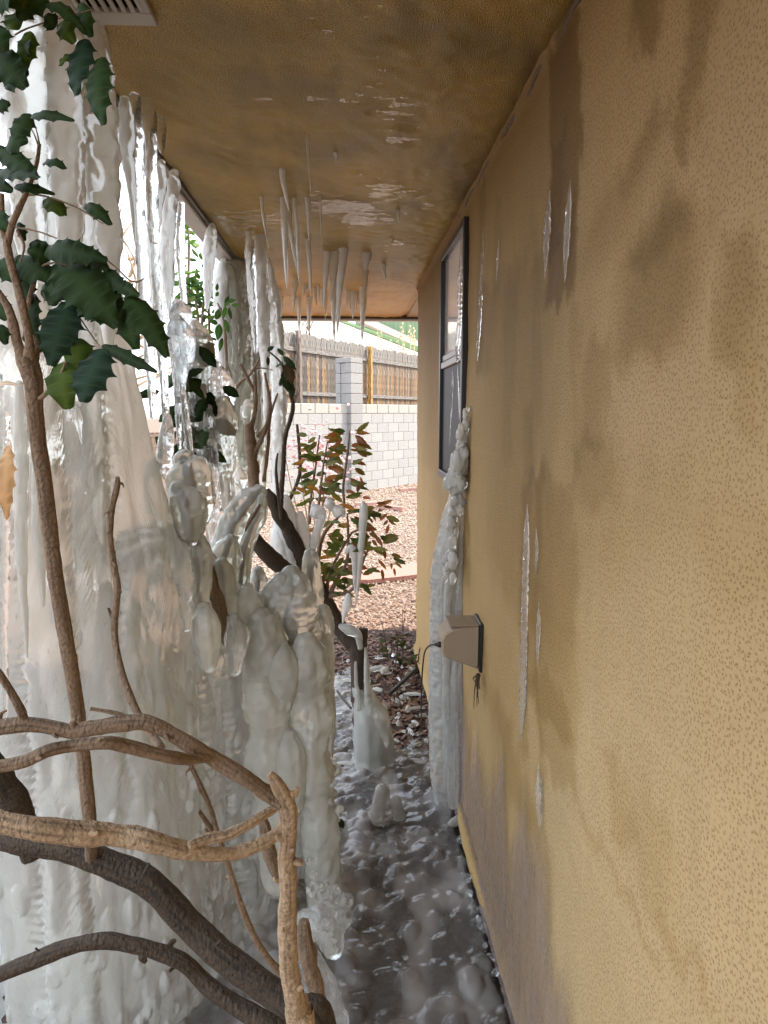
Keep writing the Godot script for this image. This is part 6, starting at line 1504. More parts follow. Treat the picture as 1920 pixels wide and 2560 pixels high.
	frozen("ice_lump", "white hanging ice lump beside green leaves past the left edge of the curtain", "ice lump", "", M.milk, [Vector4(-1.062, 0.971, -2.3, 0.0120), Vector4(-1.078, 0.908, -2.3, 0.0240), Vector4(-1.09, 0.861, -2.3, 0.0270), Vector4(-1.087, 0.813, -2.3, 0.0150), Vector4(-1.088, 0.717, -2.3, 0.0090)], 0.15, 0.0)
	var gl := thing("garden_leaves", "few green leaves low in the gap left of the ice curtain", "shrub")
	leaves(gl, [[Vector3(-1.085, 0.896, -2.2), Vector3(-1.075, 0.835, -2.2), 0.0316], [Vector3(-1.071, 0.941, -2.2), Vector3(-1.056, 0.911, -2.2), 0.0201], [Vector3(-1.024, 0.913, -2.2), Vector3(-1.046, 0.883, -2.2), 0.0287], [Vector3(-1.021, 0.834, -2.2), Vector3(-1.032, 0.804, -2.2), 0.0144], [Vector3(-1.059, 0.306, -2), Vector3(-1.034, 0.351, -2), 0.0130]], [greens[3], greens[1]], 3, 10)


func branch(called: String, label: String, paths: Array, m: Material, amp := 0.2, sides := 30) -> void:
	var b := thing(called, label, "branch")
	for k in paths.size():
		var g := Geo.new()
		g.streak = 0.55
		g.tube(paths[k].map(func(p): return Vector4(p.x, p.y, p.z, p.w * (0.8 if m == M.bark_dark else 1.05))), sides, 0.006, fine, amp, 24.0, 0.25)
		put("limb" if k == 0 else "side_twig", g.mesh(), m, b)
	# buds and short spurs
	var main: Array = paths[0]
	for k in main.size() - 2:
		if main.size() < 7 or rng.randf() < (0.85 if m == M.bark_dark else 0.4):
			continue
		var a: Vector4 = main[k]
		var c: Vector4 = main[k + 1]
		var e := a.lerp(c, rng.randf())
		var along := Vector3(c.x - a.x, c.y - a.y, c.z - a.z).normalized()
		var out := along.cross(Vector3(rng.randf_range(-1, 1), rng.randf_range(-1, 1), rng.randf_range(-1, 1)).normalized()).normalized()
		var l := e.w + rng.randf_range(0.001, 0.008)
		var r := clampf(e.w * rng.randf_range(0.25, 0.5), 0.0012, 0.005)
		var s := Geo.new()
		s.tube([Vector4(e.x, e.y, e.z, r * 1.5), Vector4(e.x + out.x * l * 0.8, e.y + out.y * l * 0.8, e.z + out.z * l * 0.8, r), Vector4(e.x + out.x * l + along.x * 0.004, e.y + out.y * l + along.y * 0.004, e.z + out.z * l, r * 0.5)], 8, 0.004, fine, 0.4, 90.0, 0.4)
		put("spur", s.mesh(), m, b)


func front_shrub() -> void:
	var s := thing("holly_leaved_shrub", "upright brown stem with dark spiny holly like leaves standing before the ice curtain", "shrub")
	var stem := Geo.new()
	stem.streak = 0.5
	stem.tube([Vector4(-0.338, 1.086, -0.865, 0.0079), Vector4(-0.332, 1.125, -0.85, 0.0078), Vector4(-0.328, 1.175, -0.84, 0.0082), Vector4(-0.33, 1.236, -0.84, 0.0082), Vector4(-0.333, 1.291, -0.84, 0.0082), Vector4(-0.334, 1.353, -0.83, 0.0084), Vector4(-0.34, 1.416, -0.83, 0.0087), Vector4(-0.341, 1.474, -0.82, 0.0086), Vector4(-0.344, 1.523, -0.82, 0.0086), Vector4(-0.342, 1.572, -0.81, 0.0085), Vector4(-0.346, 1.624, -0.81, 0.0085), Vector4(-0.343, 1.665, -0.8, 0.0084), Vector4(-0.343, 1.695, -0.8, 0.0099), Vector4(-0.348, 1.717, -0.8, 0.0115)], 30, 0.006, fine, 0.13, 30.0, 0.2)
	put("stem", stem.mesh(), M.bark, s)
	var arms := [[Vector4(-0.349, 1.705, -0.8, 0.0084), Vector4(-0.354, 1.724, -0.8, 0.0063), Vector4(-0.358, 1.74, -0.8, 0.0052), Vector4(-0.362, 1.765, -0.8, 0.0047), Vector4(-0.371, 1.783, -0.8, 0.0042), Vector4(-0.384, 1.801, -0.8, 0.0037)], [Vector4(-0.346, 1.71, -0.8, 0.0073), Vector4(-0.34, 1.739, -0.79, 0.0046), Vector4(-0.346, 1.782, -0.79, 0.0046), Vector4(-0.353, 1.812, -0.79, 0.0041), Vector4(-0.356, 1.835, -0.79, 0.0041), Vector4(-0.359, 1.858, -0.79, 0.0036), Vector4(-0.358, 1.883, -0.79, 0.0031)], [Vector4(-0.344, 1.705, -0.8, 0.0068), Vector4(-0.342, 1.725, -0.81, 0.0042), Vector4(-0.342, 1.754, -0.81, 0.0037), Vector4(-0.346, 1.773, -0.81, 0.0034), Vector4(-0.342, 1.791, -0.81, 0.0026), Vector4(-0.33, 1.816, -0.81, 0.0016)], [Vector4(-0.34, 1.674, -0.8, 0.0026), Vector4(-0.329, 1.677, -0.79, 0.0023), Vector4(-0.309, 1.693, -0.78, 0.0018), Vector4(-0.299, 1.713, -0.78, 0.0012)], [Vector4(-0.356, 1.832, -0.79, 0.0041), Vector4(-0.345, 1.849, -0.78, 0.0036), Vector4(-0.337, 1.866, -0.78, 0.0031), Vector4(-0.326, 1.886, -0.78, 0.0022), Vector4(-0.317, 1.907, -0.78, 0.0020), Vector4(-0.312, 1.929, -0.78, 0.0017)], [Vector4(-0.313, 1.927, -0.78, 0.0010), Vector4(-0.317, 1.939, -0.78, 0.0007), Vector4(-0.322, 1.948, -0.78, 0.0006)], [Vector4(-0.312, 1.928, -0.78, 0.0010), Vector4(-0.314, 1.941, -0.78, 0.0007), Vector4(-0.317, 1.952, -0.78, 0.0006)],
		[Vector4(-0.342, 1.848, -0.78, 0.0012), Vector4(-0.316, 1.842, -0.77, 0.0008), Vector4(-0.293, 1.833, -0.76, 0.0007)], [Vector4(-0.326, 1.88, -0.78, 0.0012), Vector4(-0.306, 1.876, -0.77, 0.0009), Vector4(-0.272, 1.863, -0.76, 0.0008), Vector4(-0.243, 1.845, -0.75, 0.0006)], [Vector4(-0.326, 1.814, -0.8, 0.0014), Vector4(-0.299, 1.813, -0.78, 0.0010), Vector4(-0.269, 1.797, -0.77, 0.0008), Vector4(-0.224, 1.772, -0.76, 0.0007), Vector4(-0.201, 1.761, -0.76, 0.0005)], [Vector4(-0.283, 1.831, -0.78, 0.0007), Vector4(-0.244, 1.812, -0.76, 0.0007), Vector4(-0.218, 1.79, -0.75, 0.0010), Vector4(-0.205, 1.793, -0.75, 0.0005)], [Vector4(-0.318, 1.783, -0.8, 0.0010), Vector4(-0.287, 1.764, -0.78, 0.0008), Vector4(-0.256, 1.727, -0.76, 0.0007), Vector4(-0.236, 1.717, -0.76, 0.0005)], [Vector4(-0.304, 2.002, -0.72, 0.0008), Vector4(-0.292, 2.008, -0.72, 0.0008), Vector4(-0.263, 2.017, -0.72, 0.0006), Vector4(-0.233, 2.025, -0.72, 0.0005)], [Vector4(-0.34, 1.844, -0.78, 0.0017), Vector4(-0.334, 1.83, -0.78, 0.0015), Vector4(-0.339, 1.814, -0.78, 0.0010)]]
	for q in arms:
		var g := Geo.new()
		g.tube(q, 9, 0.006, fine, 0.3, 50.0, 0.3)
		put("twig", g.mesh(), M.bark, s)
	var big := [
		[Vector3(-0.314, 1.824, -0.78), Vector3(-0.241, 1.81, -0.75), 0.0210], [Vector3(-0.304, 1.816, -0.79), Vector3(-0.234, 1.746, -0.75), 0.0402], [Vector3(-0.27, 1.795, -0.77), Vector3(-0.233, 1.748, -0.75), 0.0357], [Vector3(-0.228, 1.774, -0.77), Vector3(-0.22, 1.725, -0.76), 0.0240], [Vector3(-0.226, 1.78, -0.76), Vector3(-0.183, 1.715, -0.74), 0.0225], [Vector3(-0.287, 1.773, -0.77), Vector3(-0.299, 1.706, -0.74), 0.0305], [Vector3(-0.293, 1.773, -0.78), Vector3(-0.235, 1.746, -0.75), 0.0150], [Vector3(-0.255, 1.725, -0.76), Vector3(-0.266, 1.67, -0.73), 0.0330], [Vector3(-0.254, 1.728, -0.76), Vector3(-0.194, 1.7, -0.74), 0.0108],
		[Vector3(-0.306, 1.713, -0.79), Vector3(-0.296, 1.663, -0.77), 0.0295], [Vector3(-0.296, 1.739, -0.8), Vector3(-0.282, 1.704, -0.78), 0.0258], [Vector3(-0.349, 1.895, -0.76), Vector3(-0.29, 1.879, -0.72), 0.0164], [Vector3(-0.354, 1.883, -0.76), Vector3(-0.324, 1.872, -0.74), 0.0147], [Vector3(-0.309, 1.877, -0.78), Vector3(-0.284, 1.855, -0.76), 0.0171], [Vector3(-0.266, 1.869, -0.77), Vector3(-0.235, 1.844, -0.75), 0.0129], [Vector3(-0.344, 1.788, -0.82), Vector3(-0.334, 1.736, -0.8), 0.0148], [Vector3(-0.361, 1.822, -0.81), Vector3(-0.311, 1.798, -0.79), 0.0292], [Vector3(-0.251, 1.805, -0.77), Vector3(-0.222, 1.778, -0.75), 0.0129],
		[Vector3(-0.375, 1.753, -0.8), Vector3(-0.364, 1.731, -0.79), 0.0124], [Vector3(-0.295, 2.032, -0.73), Vector3(-0.303, 2.002, -0.71), 0.0272], [Vector3(-0.277, 2.027, -0.72), Vector3(-0.229, 1.989, -0.69), 0.0129], [Vector3(-0.247, 2.036, -0.73), Vector3(-0.232, 1.997, -0.71), 0.0122], [Vector3(-0.244, 2.005, -0.73), Vector3(-0.249, 1.947, -0.71), 0.0225], [Vector3(-0.227, 1.985, -0.72), Vector3(-0.219, 1.915, -0.69), 0.0212], [Vector3(-0.254, 1.996, -0.74), Vector3(-0.27, 1.981, -0.73), 0.0125], [Vector3(-0.269, 2.024, -0.74), Vector3(-0.254, 2.001, -0.73), 0.0153], [Vector3(-0.302, 2.02, -0.75), Vector3(-0.306, 1.981, -0.74), 0.0146], [Vector3(-0.333, 1.997, -0.74), Vector3(-0.297, 1.957, -0.72), 0.0248],
		[Vector3(-0.321, 2.034, -0.72), Vector3(-0.283, 2.018, -0.7), 0.0278], [Vector3(-0.323, 1.994, -0.75), Vector3(-0.33, 1.966, -0.73), 0.0193], [Vector3(-0.315, 1.986, -0.75), Vector3(-0.298, 2.008, -0.74), 0.0126], [Vector3(-0.373, 1.822, -0.81), Vector3(-0.349, 1.796, -0.8), 0.0210], [Vector3(-0.327, 1.792, -0.8), Vector3(-0.291, 1.78, -0.78), 0.0227], [Vector3(-0.329, 1.76, -0.81), Vector3(-0.297, 1.732, -0.79), 0.0209], [Vector3(-0.306, 1.83, -0.8), Vector3(-0.266, 1.803, -0.78), 0.0247], [Vector3(-0.357, 1.81, -0.82), Vector3(-0.344, 1.774, -0.81), 0.0181], [Vector3(-0.388, 1.785, -0.82), Vector3(-0.37, 1.759, -0.81), 0.0191], [Vector3(-0.237, 1.79, -0.76), Vector3(-0.211, 1.776, -0.75), 0.0118], [Vector3(-0.274, 1.826, -0.78), Vector3(-0.244, 1.803, -0.76), 0.0151], [Vector3(-0.368, 1.867, -0.79), Vector3(-0.348, 1.844, -0.78), 0.0154], [Vector3(-0.334, 1.839, -0.8), Vector3(-0.312, 1.819, -0.79), 0.0156],
		[Vector3(-0.275, 2.036, -0.72), Vector3(-0.291, 2.006, -0.7), 0.0204], [Vector3(-0.267, 2.009, -0.72), Vector3(-0.271, 2.015, -0.71), 0.0140], [Vector3(-0.325, 1.965, -0.74), Vector3(-0.298, 1.977, -0.73), 0.0163], [Vector3(-0.312, 1.819, -0.79), Vector3(-0.331, 1.826, -0.78), 0.0154], [Vector3(-0.302, 1.802, -0.8), Vector3(-0.311, 1.77, -0.78), 0.0227], [Vector3(-0.262, 1.769, -0.77), Vector3(-0.265, 1.79, -0.76), 0.0180], [Vector3(-0.339, 1.913, -0.76), Vector3(-0.311, 1.923, -0.75), 0.0167], [Vector3(-0.311, 1.95, -0.76), Vector3(-0.325, 1.919, -0.75), 0.0167], [Vector3(-0.307, 1.943, -0.75), Vector3(-0.258, 1.933, -0.73), 0.0082], [Vector3(-0.347, 1.919, -0.76), Vector3(-0.295, 1.881, -0.73), 0.0175], [Vector3(-0.305, 1.908, -0.77), Vector3(-0.276, 1.896, -0.75), 0.0119], [Vector3(-0.336, 1.884, -0.77), Vector3(-0.292, 1.875, -0.76), 0.0080], [Vector3(-0.328, 2.012, -0.73), Vector3(-0.314, 1.988, -0.72), 0.0208], [Vector3(-0.347, 1.858, -0.8), Vector3(-0.342, 1.839, -0.8), 0.0104], [Vector3(-0.318, 1.724, -0.8), Vector3(-0.315, 1.748, -0.79), 0.0156], [Vector3(-0.343, 1.953, -0.76), Vector3(-0.33, 1.96, -0.76), 0.0119], [Vector3(-0.315, 2.017, -0.7), Vector3(-0.277, 2.022, -0.68), 0.0270], [Vector3(-0.357, 1.757, -0.83), Vector3(-0.34, 1.726, -0.82), 0.0183]]
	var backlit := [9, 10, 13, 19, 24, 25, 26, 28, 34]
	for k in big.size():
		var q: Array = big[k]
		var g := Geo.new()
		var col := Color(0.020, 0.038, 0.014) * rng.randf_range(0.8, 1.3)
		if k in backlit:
			col = Color(0.05, 0.08, 0.014)  # light through the blade painted in as a brighter green
		elif k in [7, 5, 22]:
			col = Color(0.018, 0.036, 0.021)  # bluish highlight painted into the leaf colour
		var f := Vector3(rng.randf_range(-0.45, 0.45), rng.randf_range(0.1, 0.7), 1.0).normalized()
		var l: float = q[0].distance_to(q[1])
		g.leaf(q[0], q[1], f, q[2] * 1.42, rng.randf_range(0.06, 0.28), rng.randf_range(0.02, 0.17), clampi(int(l / 0.014), 3, 5), 40, rng.randf_range(-0.5, 0.5), col, col * 1.5 + Color(0.004, 0.005, 0.002))
		put("leaf", g.mesh(), M.leaf, s)
	branch("looping_branch", "upper grey brown branch looping across the ice curtain, forked at its left", [
		[Vector4(-0.413, 1.404, -0.6, 0.0059), Vector4(-0.321, 1.389, -0.6, 0.0067), Vector4(-0.305, 1.389, -0.6, 0.0063), Vector4(-0.283, 1.391, -0.6, 0.0063), Vector4(-0.259, 1.387, -0.6, 0.0059), Vector4(-0.244, 1.383, -0.6, 0.0059), Vector4(-0.228, 1.386, -0.6, 0.0063), Vector4(-0.202, 1.39, -0.6, 0.0063), Vector4(-0.179, 1.39, -0.6, 0.0063), Vector4(-0.159, 1.379, -0.6, 0.0063), Vector4(-0.138, 1.365, -0.6, 0.0067), Vector4(-0.12, 1.347, -0.61, 0.0068), Vector4(-0.097, 1.331, -0.61, 0.0068), Vector4(-0.079, 1.31, -0.62, 0.0069), Vector4(-0.065, 1.3, -0.62, 0.0073)],
		[Vector4(-0.285, 1.393, -0.6, 0.0039), Vector4(-0.286, 1.402, -0.6, 0.0035), Vector4(-0.294, 1.421, -0.6, 0.0031), Vector4(-0.302, 1.436, -0.6, 0.0031), Vector4(-0.312, 1.452, -0.6, 0.0027)], [Vector4(-0.186, 1.391, -0.6, 0.0023), Vector4(-0.205, 1.399, -0.6, 0.0020), Vector4(-0.217, 1.402, -0.6, 0.0017), Vector4(-0.227, 1.404, -0.6, 0.0017)]], M.bark)
	branch("looping_branch", "second looping branch just below the upper one, nearest to the viewer", [[Vector4(-0.35, 1.39, -0.5, 0.0046), Vector4(-0.281, 1.392, -0.52, 0.0051), Vector4(-0.267, 1.394, -0.52, 0.0051), Vector4(-0.249, 1.397, -0.52, 0.0047), Vector4(-0.231, 1.405, -0.52, 0.0047), Vector4(-0.217, 1.404, -0.53, 0.0045), Vector4(-0.192, 1.406, -0.53, 0.0045), Vector4(-0.182, 1.399, -0.54, 0.0046), Vector4(-0.165, 1.388, -0.55, 0.0047), Vector4(-0.149, 1.378, -0.56, 0.0047), Vector4(-0.14, 1.365, -0.58, 0.0045), Vector4(-0.127, 1.356, -0.6, 0.0039)]], M.bark)
	branch("split_branch", "weathered split branch with exposed orange wood curving along the lower loop", [
		[Vector4(-0.379, 1.357, -0.54, 0.0078), Vector4(-0.3, 1.333, -0.55, 0.0086), Vector4(-0.286, 1.33, -0.55, 0.0090), Vector4(-0.261, 1.324, -0.55, 0.0090), Vector4(-0.23, 1.313, -0.56, 0.0088), Vector4(-0.197, 1.303, -0.57, 0.0086), Vector4(-0.171, 1.297, -0.57, 0.0082), Vector4(-0.147, 1.281, -0.58, 0.0076), Vector4(-0.12, 1.27, -0.59, 0.0062), Vector4(-0.103, 1.265, -0.6, 0.0055), Vector4(-0.081, 1.268, -0.61, 0.0056), Vector4(-0.066, 1.274, -0.62, 0.0061), Vector4(-0.059, 1.29, -0.62, 0.0065)],
		[Vector4(-0.141, 1.289, -0.575, 0.0034), Vector4(-0.127, 1.288, -0.585, 0.0042), Vector4(-0.111, 1.288, -0.59, 0.0046), Vector4(-0.093, 1.292, -0.6, 0.0043), Vector4(-0.073, 1.294, -0.62, 0.0040), Vector4(-0.064, 1.299, -0.62, 0.0036)]], M.bark_pale, 0.3)
	branch("dead_stub", "pale flaky dead branch standing upright where the loops meet", [
		[Vector4(-0.062, -0.721, -0.76, 0.0169), Vector4(-0.054, 0.499, -0.7, 0.0146), Vector4(-0.053, 1.003, -0.66, 0.0129), Vector4(-0.057, 1.034, -0.66, 0.0112), Vector4(-0.061, 1.072, -0.65, 0.0102), Vector4(-0.064, 1.102, -0.65, 0.0089), Vector4(-0.064, 1.134, -0.64, 0.0088), Vector4(-0.064, 1.17, -0.64, 0.0084), Vector4(-0.062, 1.209, -0.63, 0.0086), Vector4(-0.063, 1.237, -0.63, 0.0082), Vector4(-0.06, 1.269, -0.62, 0.0077), Vector4(-0.06, 1.292, -0.62, 0.0081), Vector4(-0.065, 1.309, -0.62, 0.0073), Vector4(-0.07, 1.32, -0.62, 0.0061), Vector4(-0.076, 1.329, -0.62, 0.0036)], [Vector4(-0.058, 1.234, -0.63, 0.0033), Vector4(-0.051, 1.236, -0.625, 0.0037), Vector4(-0.047, 1.238, -0.62, 0.0020)]], M.bark_pale, 0.24)
	branch("thin_leaning_twig", "thin bare upright twig in front of the flat part of the ice curtain", [
		[Vector4(-0.242, 1.593, -0.75, 0.0020), Vector4(-0.243, 1.583, -0.75, 0.0029), Vector4(-0.25, 1.557, -0.75, 0.0031), Vector4(-0.253, 1.53, -0.75, 0.0031), Vector4(-0.251, 1.5, -0.75, 0.0034), Vector4(-0.245, 1.479, -0.74, 0.0034), Vector4(-0.244, 1.46, -0.73, 0.0033), Vector4(-0.244, 1.438, -0.72, 0.0033), Vector4(-0.234, 1.41, -0.7, 0.0032), Vector4(-0.221, 1.389, -0.68, 0.0035), Vector4(-0.204, 1.369, -0.66, 0.0034), Vector4(-0.187, 1.359, -0.64, 0.0038), Vector4(-0.174, 1.357, -0.62, 0.0036)], [Vector4(-0.246, 1.442, -0.73, 0.0017), Vector4(-0.25, 1.451, -0.73, 0.0017), Vector4(-0.252, 1.458, -0.73, 0.0014)], [Vector4(-0.243, 1.426, -0.72, 0.0019), Vector4(-0.245, 1.435, -0.72, 0.0016), Vector4(-0.246, 1.444, -0.72, 0.0011)]], M.bark)
	branch("thin_leaning_twig", "thin bare twig slanting down right below the loops, with a short spur", [
		[Vector4(-0.16, 1.325, -0.66, 0.0022), Vector4(-0.15, 1.3, -0.66, 0.0022), Vector4(-0.142, 1.267, -0.67, 0.0024), Vector4(-0.136, 1.24, -0.67, 0.0026), Vector4(-0.129, 1.202, -0.68, 0.0027), Vector4(-0.121, 1.171, -0.68, 0.0028), Vector4(-0.113, 1.129, -0.69, 0.0032), Vector4(-0.098, 1.093, -0.69, 0.0032), Vector4(-0.079, 1.055, -0.7, 0.0037)], [Vector4(-0.139, 1.24, -0.67, 0.0022), Vector4(-0.146, 1.256, -0.665, 0.0026), Vector4(-0.151, 1.271, -0.66, 0.0017)], [Vector4(-0.144, 1.24, -0.67, 0.0017), Vector4(-0.147, 1.247, -0.667, 0.0013)]], M.bark)
	branch("dark_limb_of_shrub", "thick dark mossy trunk running down right across the lower ice curtain", [
		[Vector4(-0.703, 1.144, -0.97, 0.0228), Vector4(-0.515, 1.107, -0.92, 0.0240), Vector4(-0.453, 1.096, -0.9, 0.0235), Vector4(-0.411, 1.094, -0.89, 0.0221), Vector4(-0.371, 1.092, -0.88, 0.0218), Vector4(-0.319, 1.076, -0.87, 0.0221), Vector4(-0.266, 1.055, -0.86, 0.0224), Vector4(-0.232, 1.025, -0.85, 0.0222), Vector4(-0.203, 0.999, -0.84, 0.0219), Vector4(-0.167, 0.98, -0.82, 0.0219), Vector4(-0.129, 0.965, -0.8, 0.0219), Vector4(-0.097, 0.957, -0.78, 0.0214), Vector4(-0.068, 0.948, -0.76, 0.0218), Vector4(-0.035, 0.907, -0.75, 0.0225), Vector4(-0.024, 0.38, -0.77, 0.0251), Vector4(-0.024, -0.853, -0.8, 0.0313)], [Vector4(-0.26, 1.089, -0.83, 0.0027), Vector4(-0.251, 1.108, -0.82, 0.0016)], [Vector4(-0.165, 1.019, -0.79, 0.0031), Vector4(-0.157, 1.037, -0.775, 0.0015)]], M.bark_dark, 0.12, 40)
	branch("dark_limb_of_shrub", "lower dark limb arching from the left edge to the thick trunk", [
		[Vector4(-0.544, 0.988, -0.74, 0.0097), Vector4(-0.424, 1.021, -0.74, 0.0106), Vector4(-0.398, 1.032, -0.74, 0.0106), Vector4(-0.361, 1.047, -0.74, 0.0106), Vector4(-0.319, 1.063, -0.74, 0.0106), Vector4(-0.281, 1.069, -0.74, 0.0111), Vector4(-0.247, 1.062, -0.74, 0.0106), Vector4(-0.214, 1.05, -0.74, 0.0111), Vector4(-0.193, 1.038, -0.74, 0.0111), Vector4(-0.176, 1.018, -0.74, 0.0116), Vector4(-0.153, 1.005, -0.73, 0.0119), Vector4(-0.124, 0.993, -0.72, 0.0127), Vector4(-0.096, 0.984, -0.71, 0.0139), Vector4(-0.064, 0.964, -0.7, 0.0164)], [Vector4(-0.35, 1.052, -0.74, 0.0024), Vector4(-0.354, 1.059, -0.74, 0.0019), Vector4(-0.357, 1.063, -0.74, 0.0014)], [Vector4(-0.202, 1.035, -0.74, 0.0029), Vector4(-0.207, 1.036, -0.73, 0.0019)]], M.bark_dark, 0.16, 30)
	branch("dark_limb_of_shrub", "dark trunk piece at the left edge behind the looping branches", [[Vector4(-0.604, 1.141, -1.1, 0.0287), Vector4(-0.579, 1.093, -1.1, 0.0287), Vector4(-0.554, 1.045, -1.1, 0.0301), Vector4(-0.536, 0.988, -1.1, 0.0287), Vector4(-0.524, 0.938, -1.1, 0.0215)]], M.bark_dark, 0.15, 30)
	branch("brown_stump", "flaky brown bark piece behind the pale dead branch, low right", [[Vector4(-0.08, 0.844, -1.05, 0.0082), Vector4(-0.076, 0.802, -1.05, 0.0123), Vector4(-0.068, 0.752, -1.05, 0.0130), Vector4(-0.056, 0.7, -1.05, 0.0096)]], M.bark, 0.35)
	branch("brown_stump", "dark brown bark piece between the pale dead branch and the ice", [[Vector4(-0.176, 0.876, -1.3, 0.0068), Vector4(-0.17, 0.842, -1.3, 0.0119), Vector4(-0.162, 0.797, -1.3, 0.0136), Vector4(-0.15, 0.747, -1.3, 0.0085)]], M.bark, 0.3)
	branch("brown_stump", "brown bark showing in the gap between two smooth ice lumps", [[Vector4(-0.388, 1.238, -1.93, 0.0126), Vector4(-0.377, 1.188, -1.92, 0.0163), Vector4(-0.364, 1.145, -1.91, 0.0187), Vector4(-0.353, 1.077, -1.92, 0.0163), Vector4(-0.35, 1.013, -1.95, 0.0114)]], M.bark, 0.25)
	branch("thin_leaning_twig", "short brown twig caught in the tongue shaped ice lump", [[Vector4(-0.266, 1.39, -2.09, 0.0027), Vector4(-0.277, 1.371, -2.075, 0.0054), Vector4(-0.295, 1.343, -2.08, 0.0054), Vector4(-0.312, 1.311, -2.1, 0.0027)]], M.bark)
	var dr := thing("dry_leaf", "blurred curled tan dead leaf hanging at the left picture edge", "dead leaf")
	leaves(dr, [[Vector3(-0.257, 1.635, -0.55), Vector3(-0.248, 1.583, -0.52), 0.0140]], [Color(0.50, 0.30, 0.14)], 5, 24, Vector3(0.3, 0.1, 1.0), M.dry)
	var dr2 := thing("dry_leaf", "pale tip of a dead leaf poking in above the larger tan one", "dead leaf")
	leaves(dr2, [[Vector3(-0.271, 1.674, -0.55), Vector3(-0.233, 1.679, -0.52), 0.0084]], [Color(0.60, 0.44, 0.28)], 3, 20, Vector3(0.1, 0.6, 1.0), M.dry)


func details() -> void:
	# the speckled cover on the wall with its lead
	var b := thing("wall_box", "speckled beige wedge shaped electrical box on the wall with a black lead", "electrical box")
	var at := Vector3(WALL_X, 0.0, -2.34)
	var g := Geo.new()
	# profile seen from the side: deep at the wall, shallower and shorter outwards
	var prof := [Vector2(0.010, 0.952), Vector2(0.105, 0.938), Vector2(0.128, 0.925), Vector2(0.137, 0.905), Vector2(0.137, 0.862), Vector2(0.130, 0.846), Vector2(0.112, 0.836), Vector2(0.016, 0.800), Vector2(0.010, 0.806)]
	var c := prof.size()
	for z in [-0.06, -0.053, 0.053, 0.06]:
		var inset := 0.007 if absf(z) > 0.055 else 0.0
		for p in prof:
			var m := Vector2(0.06, 0.88)
			var q: Vector2 = p + (m - p).normalized() * inset
			g.point(Vector3(WALL_X - q.x, q.y, at.z + z), Color.WHITE)
	for r in 3:
		for k in c:
			var k1 := (k + 1) % c
			g.i.append_array(PackedInt32Array([r * c + k, r * c + k1, (r + 1) * c + k1, r * c + k, (r + 1) * c + k1, (r + 1) * c + k]))
	for k in range(1, c - 1):
		g.i.append_array(PackedInt32Array([0, k + 1, k, 3 * c, 3 * c + k, 3 * c + k + 1]))
	g.orient(0, 0)
	split(g)
	put("cover", g.mesh(), M.box, b)
	var ld := Geo.new()
	ld.tint = Color(0.75, 0.7, 0.62)
	ld.box(Vector3(WALL_X - 0.110, 0.940, at.z - 0.061), Vector3(WALL_X - 0.012, 0.9455, at.z + 0.061), 0.002, Basis.from_euler(Vector3(0, 0, 0.0)), Vector3(0, 0.008, 0))
	put("lid", ld.mesh(), M.box, b)
	var bp := Geo.new()
	bp.tint = Color(0.012, 0.012, 0.013)
	bp.box(Vector3(WALL_X - 0.0095, 0.788, at.z - 0.066), Vector3(WALL_X + 0.02, 0.958, at.z + 0.066), 0.004)
	put("back_plate", bp.mesh(), M.metal, b)
	var pl := Geo.new()
	pl.tint = Color(0.012, 0.012, 0.013)
	pl.tube([Vector4(0.306, 0.882, -2.30, 0.010), Vector4(0.294, 0.882, -2.30, 0.010), Vector4(0.290, 0.882, -2.30, 0.006), Vector4(0.283, 0.882, -2.30, 0.005)], 12, 0.004, lump, 0.0, 1.0, 0.2)
	put("plug", pl.mesh(), M.metal, b)
	var cb := Geo.new()
	cb.tint = Color(0.012, 0.012, 0.013)
	cb.tube([Vector4(0.286, 0.882, -2.30, 0.003), Vector4(0.272, 0.878, -2.31, 0.003), Vector4(0.262, 0.85, -2.36, 0.003), Vector4(0.262, 0.78, -2.46, 0.003), Vector4(0.27, 0.62, -2.6, 0.003), Vector4(0.30, 0.35, -2.9, 0.003), Vector4(0.34, 0.1, -3.3, 0.003), Vector4(0.36, 0.03, -3.5, 0.003)], 8, 0.02, lump, 0.0, 1.0)
	put("lead", cb.mesh(), M.metal, b)
	# dry roots hanging under the box
	var r := thing("dry_root_tuft", "small dry root tuft hanging on the wall under the beige box", "dry twigs")
	for k in 9:
		var q := Geo.new()
		var x := WALL_X - 0.012 - rng.randf() * 0.012
		var z := -2.245 + rng.randf_range(-0.012, 0.012)
		var l := rng.randf_range(0.03, 0.115)
		q.tube([Vector4(x, 0.795, z, 0.003), Vector4(x - rng.randf_range(0, 0.012), 0.795 - l * 0.5, z + rng.randf_range(-0.012, 0.012), 0.002), Vector4(x + rng.randf_range(-0.012, 0.008), 0.795 - l, z + rng.randf_range(-0.012, 0.012), 0.0008)], 5, 0.006, fine, 0.5, 90.0)
		put("root", q.mesh(), M.bark_dark, r)
	# black hose end and sticks by the corner
	frozen_free("black_pipe", "short black pipe lying on the mulch near the wall corner", "pipe", [Vector4(0.22, 0.07, -3.86, 0.012), Vector4(0.32, 0.075, -4.05, 0.012), Vector4(0.40, 0.085, -4.2, 0.012)], Color(0.012, 0.012, 0.013))
	frozen_free("dark_stick", "thin dark stick poking out of the ice left of the iced trunk base", "stick", [Vector4(-0.078, 0.157, -3.7, 0.0058), Vector4(-0.042, 0.15, -3.6, 0.0061), Vector4(-0.003, 0.141, -3.5, 0.0059)], Color(0.03, 0.02, 0.015))
	frozen_free("small_twig", "tiny twig at the wall foot beside the white ice capsule", "stick", [Vector4(0.415, 0.07, -2.33, 0.002), Vector4(0.425, 0.10, -2.28, 0.0015), Vector4(0.43, 0.125, -2.25, 0.001)], Color(0.2, 0.12, 0.06))
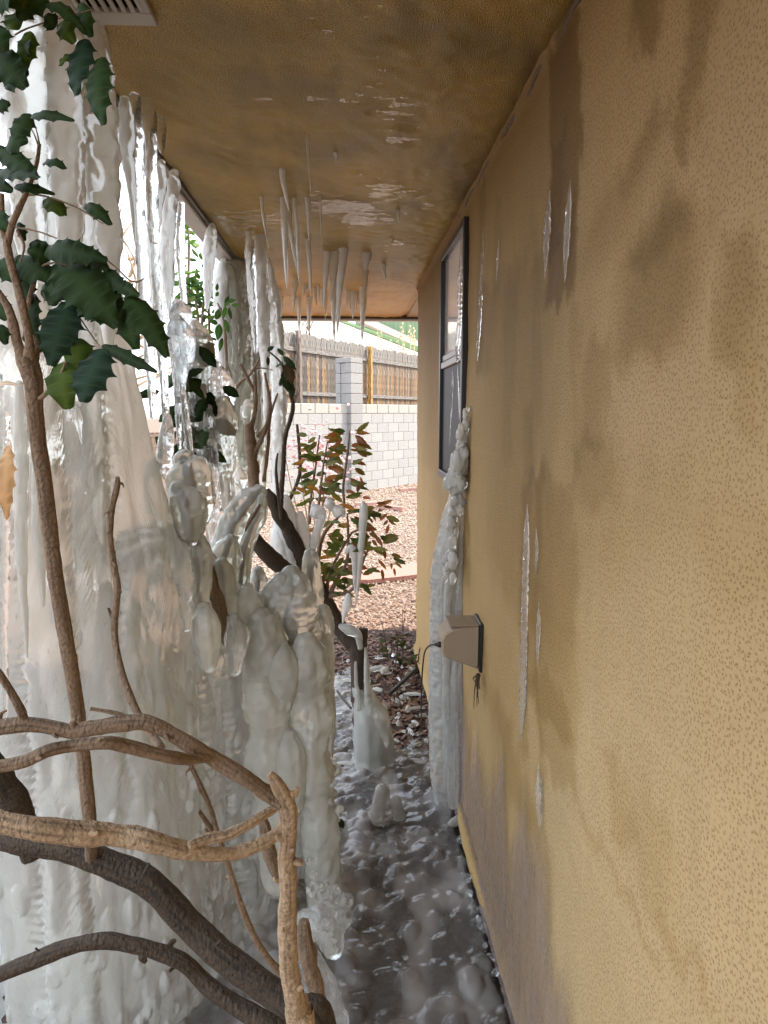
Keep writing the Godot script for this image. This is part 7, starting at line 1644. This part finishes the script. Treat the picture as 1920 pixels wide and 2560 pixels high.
	frozen_free("ice_bound_twig", "dark twig lying in the white garden ice at the left edge", "stick", [Vector4(-0.911, 0.417, -1.7, 0.0044), Vector4(-0.878, 0.403, -1.7, 0.0044), Vector4(-0.84, 0.384, -1.7, 0.0027)], Color(0.03, 0.022, 0.017))
	var w := thing("corner_weeds", "sprouting weeds and dead stems against the far corner of the wall", "weed")
	for k in 16:
		var q := Geo.new()
		q.tint = Color(0.05, 0.03, 0.02)
		var x := rng.randf_range(0.24, 0.44)
		var z := rng.randf_range(-4.75, -4.2)
		var hh := rng.randf_range(0.08, 0.34)
		q.tube([Vector4(x, 0.0, z, 0.004), Vector4(x + rng.randf_range(-0.03, 0.03), hh * 0.6, z, 0.003), Vector4(x + rng.randf_range(-0.07, 0.05), hh, z + rng.randf_range(-0.03, 0.03), 0.001)], 5, 0.03, fine, 0.6, 40.0)
		put("stem", q.mesh(), M.plain, w)
	for k in 22:
		var p := Vector3(rng.randf_range(0.22, 0.42), rng.randf_range(0.04, 0.16), rng.randf_range(-4.7, -4.2))
		var d := Vector3(rng.randf_range(-1, 1), rng.randf_range(-0.2, 0.8), rng.randf_range(-0.5, 1.0)).normalized()
		leaves(w, [[p, p + d * rng.randf_range(0.04, 0.09), 0.022]], [Color(0.03, 0.05, 0.012), Color(0.05, 0.04, 0.015)], 0, 6)
	# chips and dead leaves of the mulch, as one mass
	var m := Geo.new()
	for k in 2600:
		var p := Vector3(rng.randf_range(-0.5, 0.45), 0.035, rng.randf_range(-5.1, -2.85))
		var l := rng.randf_range(0.008, 0.028)
		m.tint = Color(0.085, 0.045, 0.028).lerp(Color(0.20, 0.105, 0.06), rng.randf()) * (1.0 if rng.randf() < 0.85 else 0.3)
		m.box(Vector3(-l, -0.0025, -l * 0.35), Vector3(l, 0.0025, l * 0.35), 0.0, Basis.from_euler(Vector3(rng.randf_range(-0.5, 0.5), rng.randf() * TAU, rng.randf_range(-0.5, 0.5))), p)
	stuff(put("mulch_chips", m.mesh(), M.plain))


func frozen_free(called: String, label: String, category: String, path: Array, col: Color) -> void:
	var g := Geo.new()
	g.tint = col
	g.tube(path, 10, 0.01, fine, 0.15, 30.0, 0.3)
	tag(put(called, g.mesh(), M.plain), label, category)
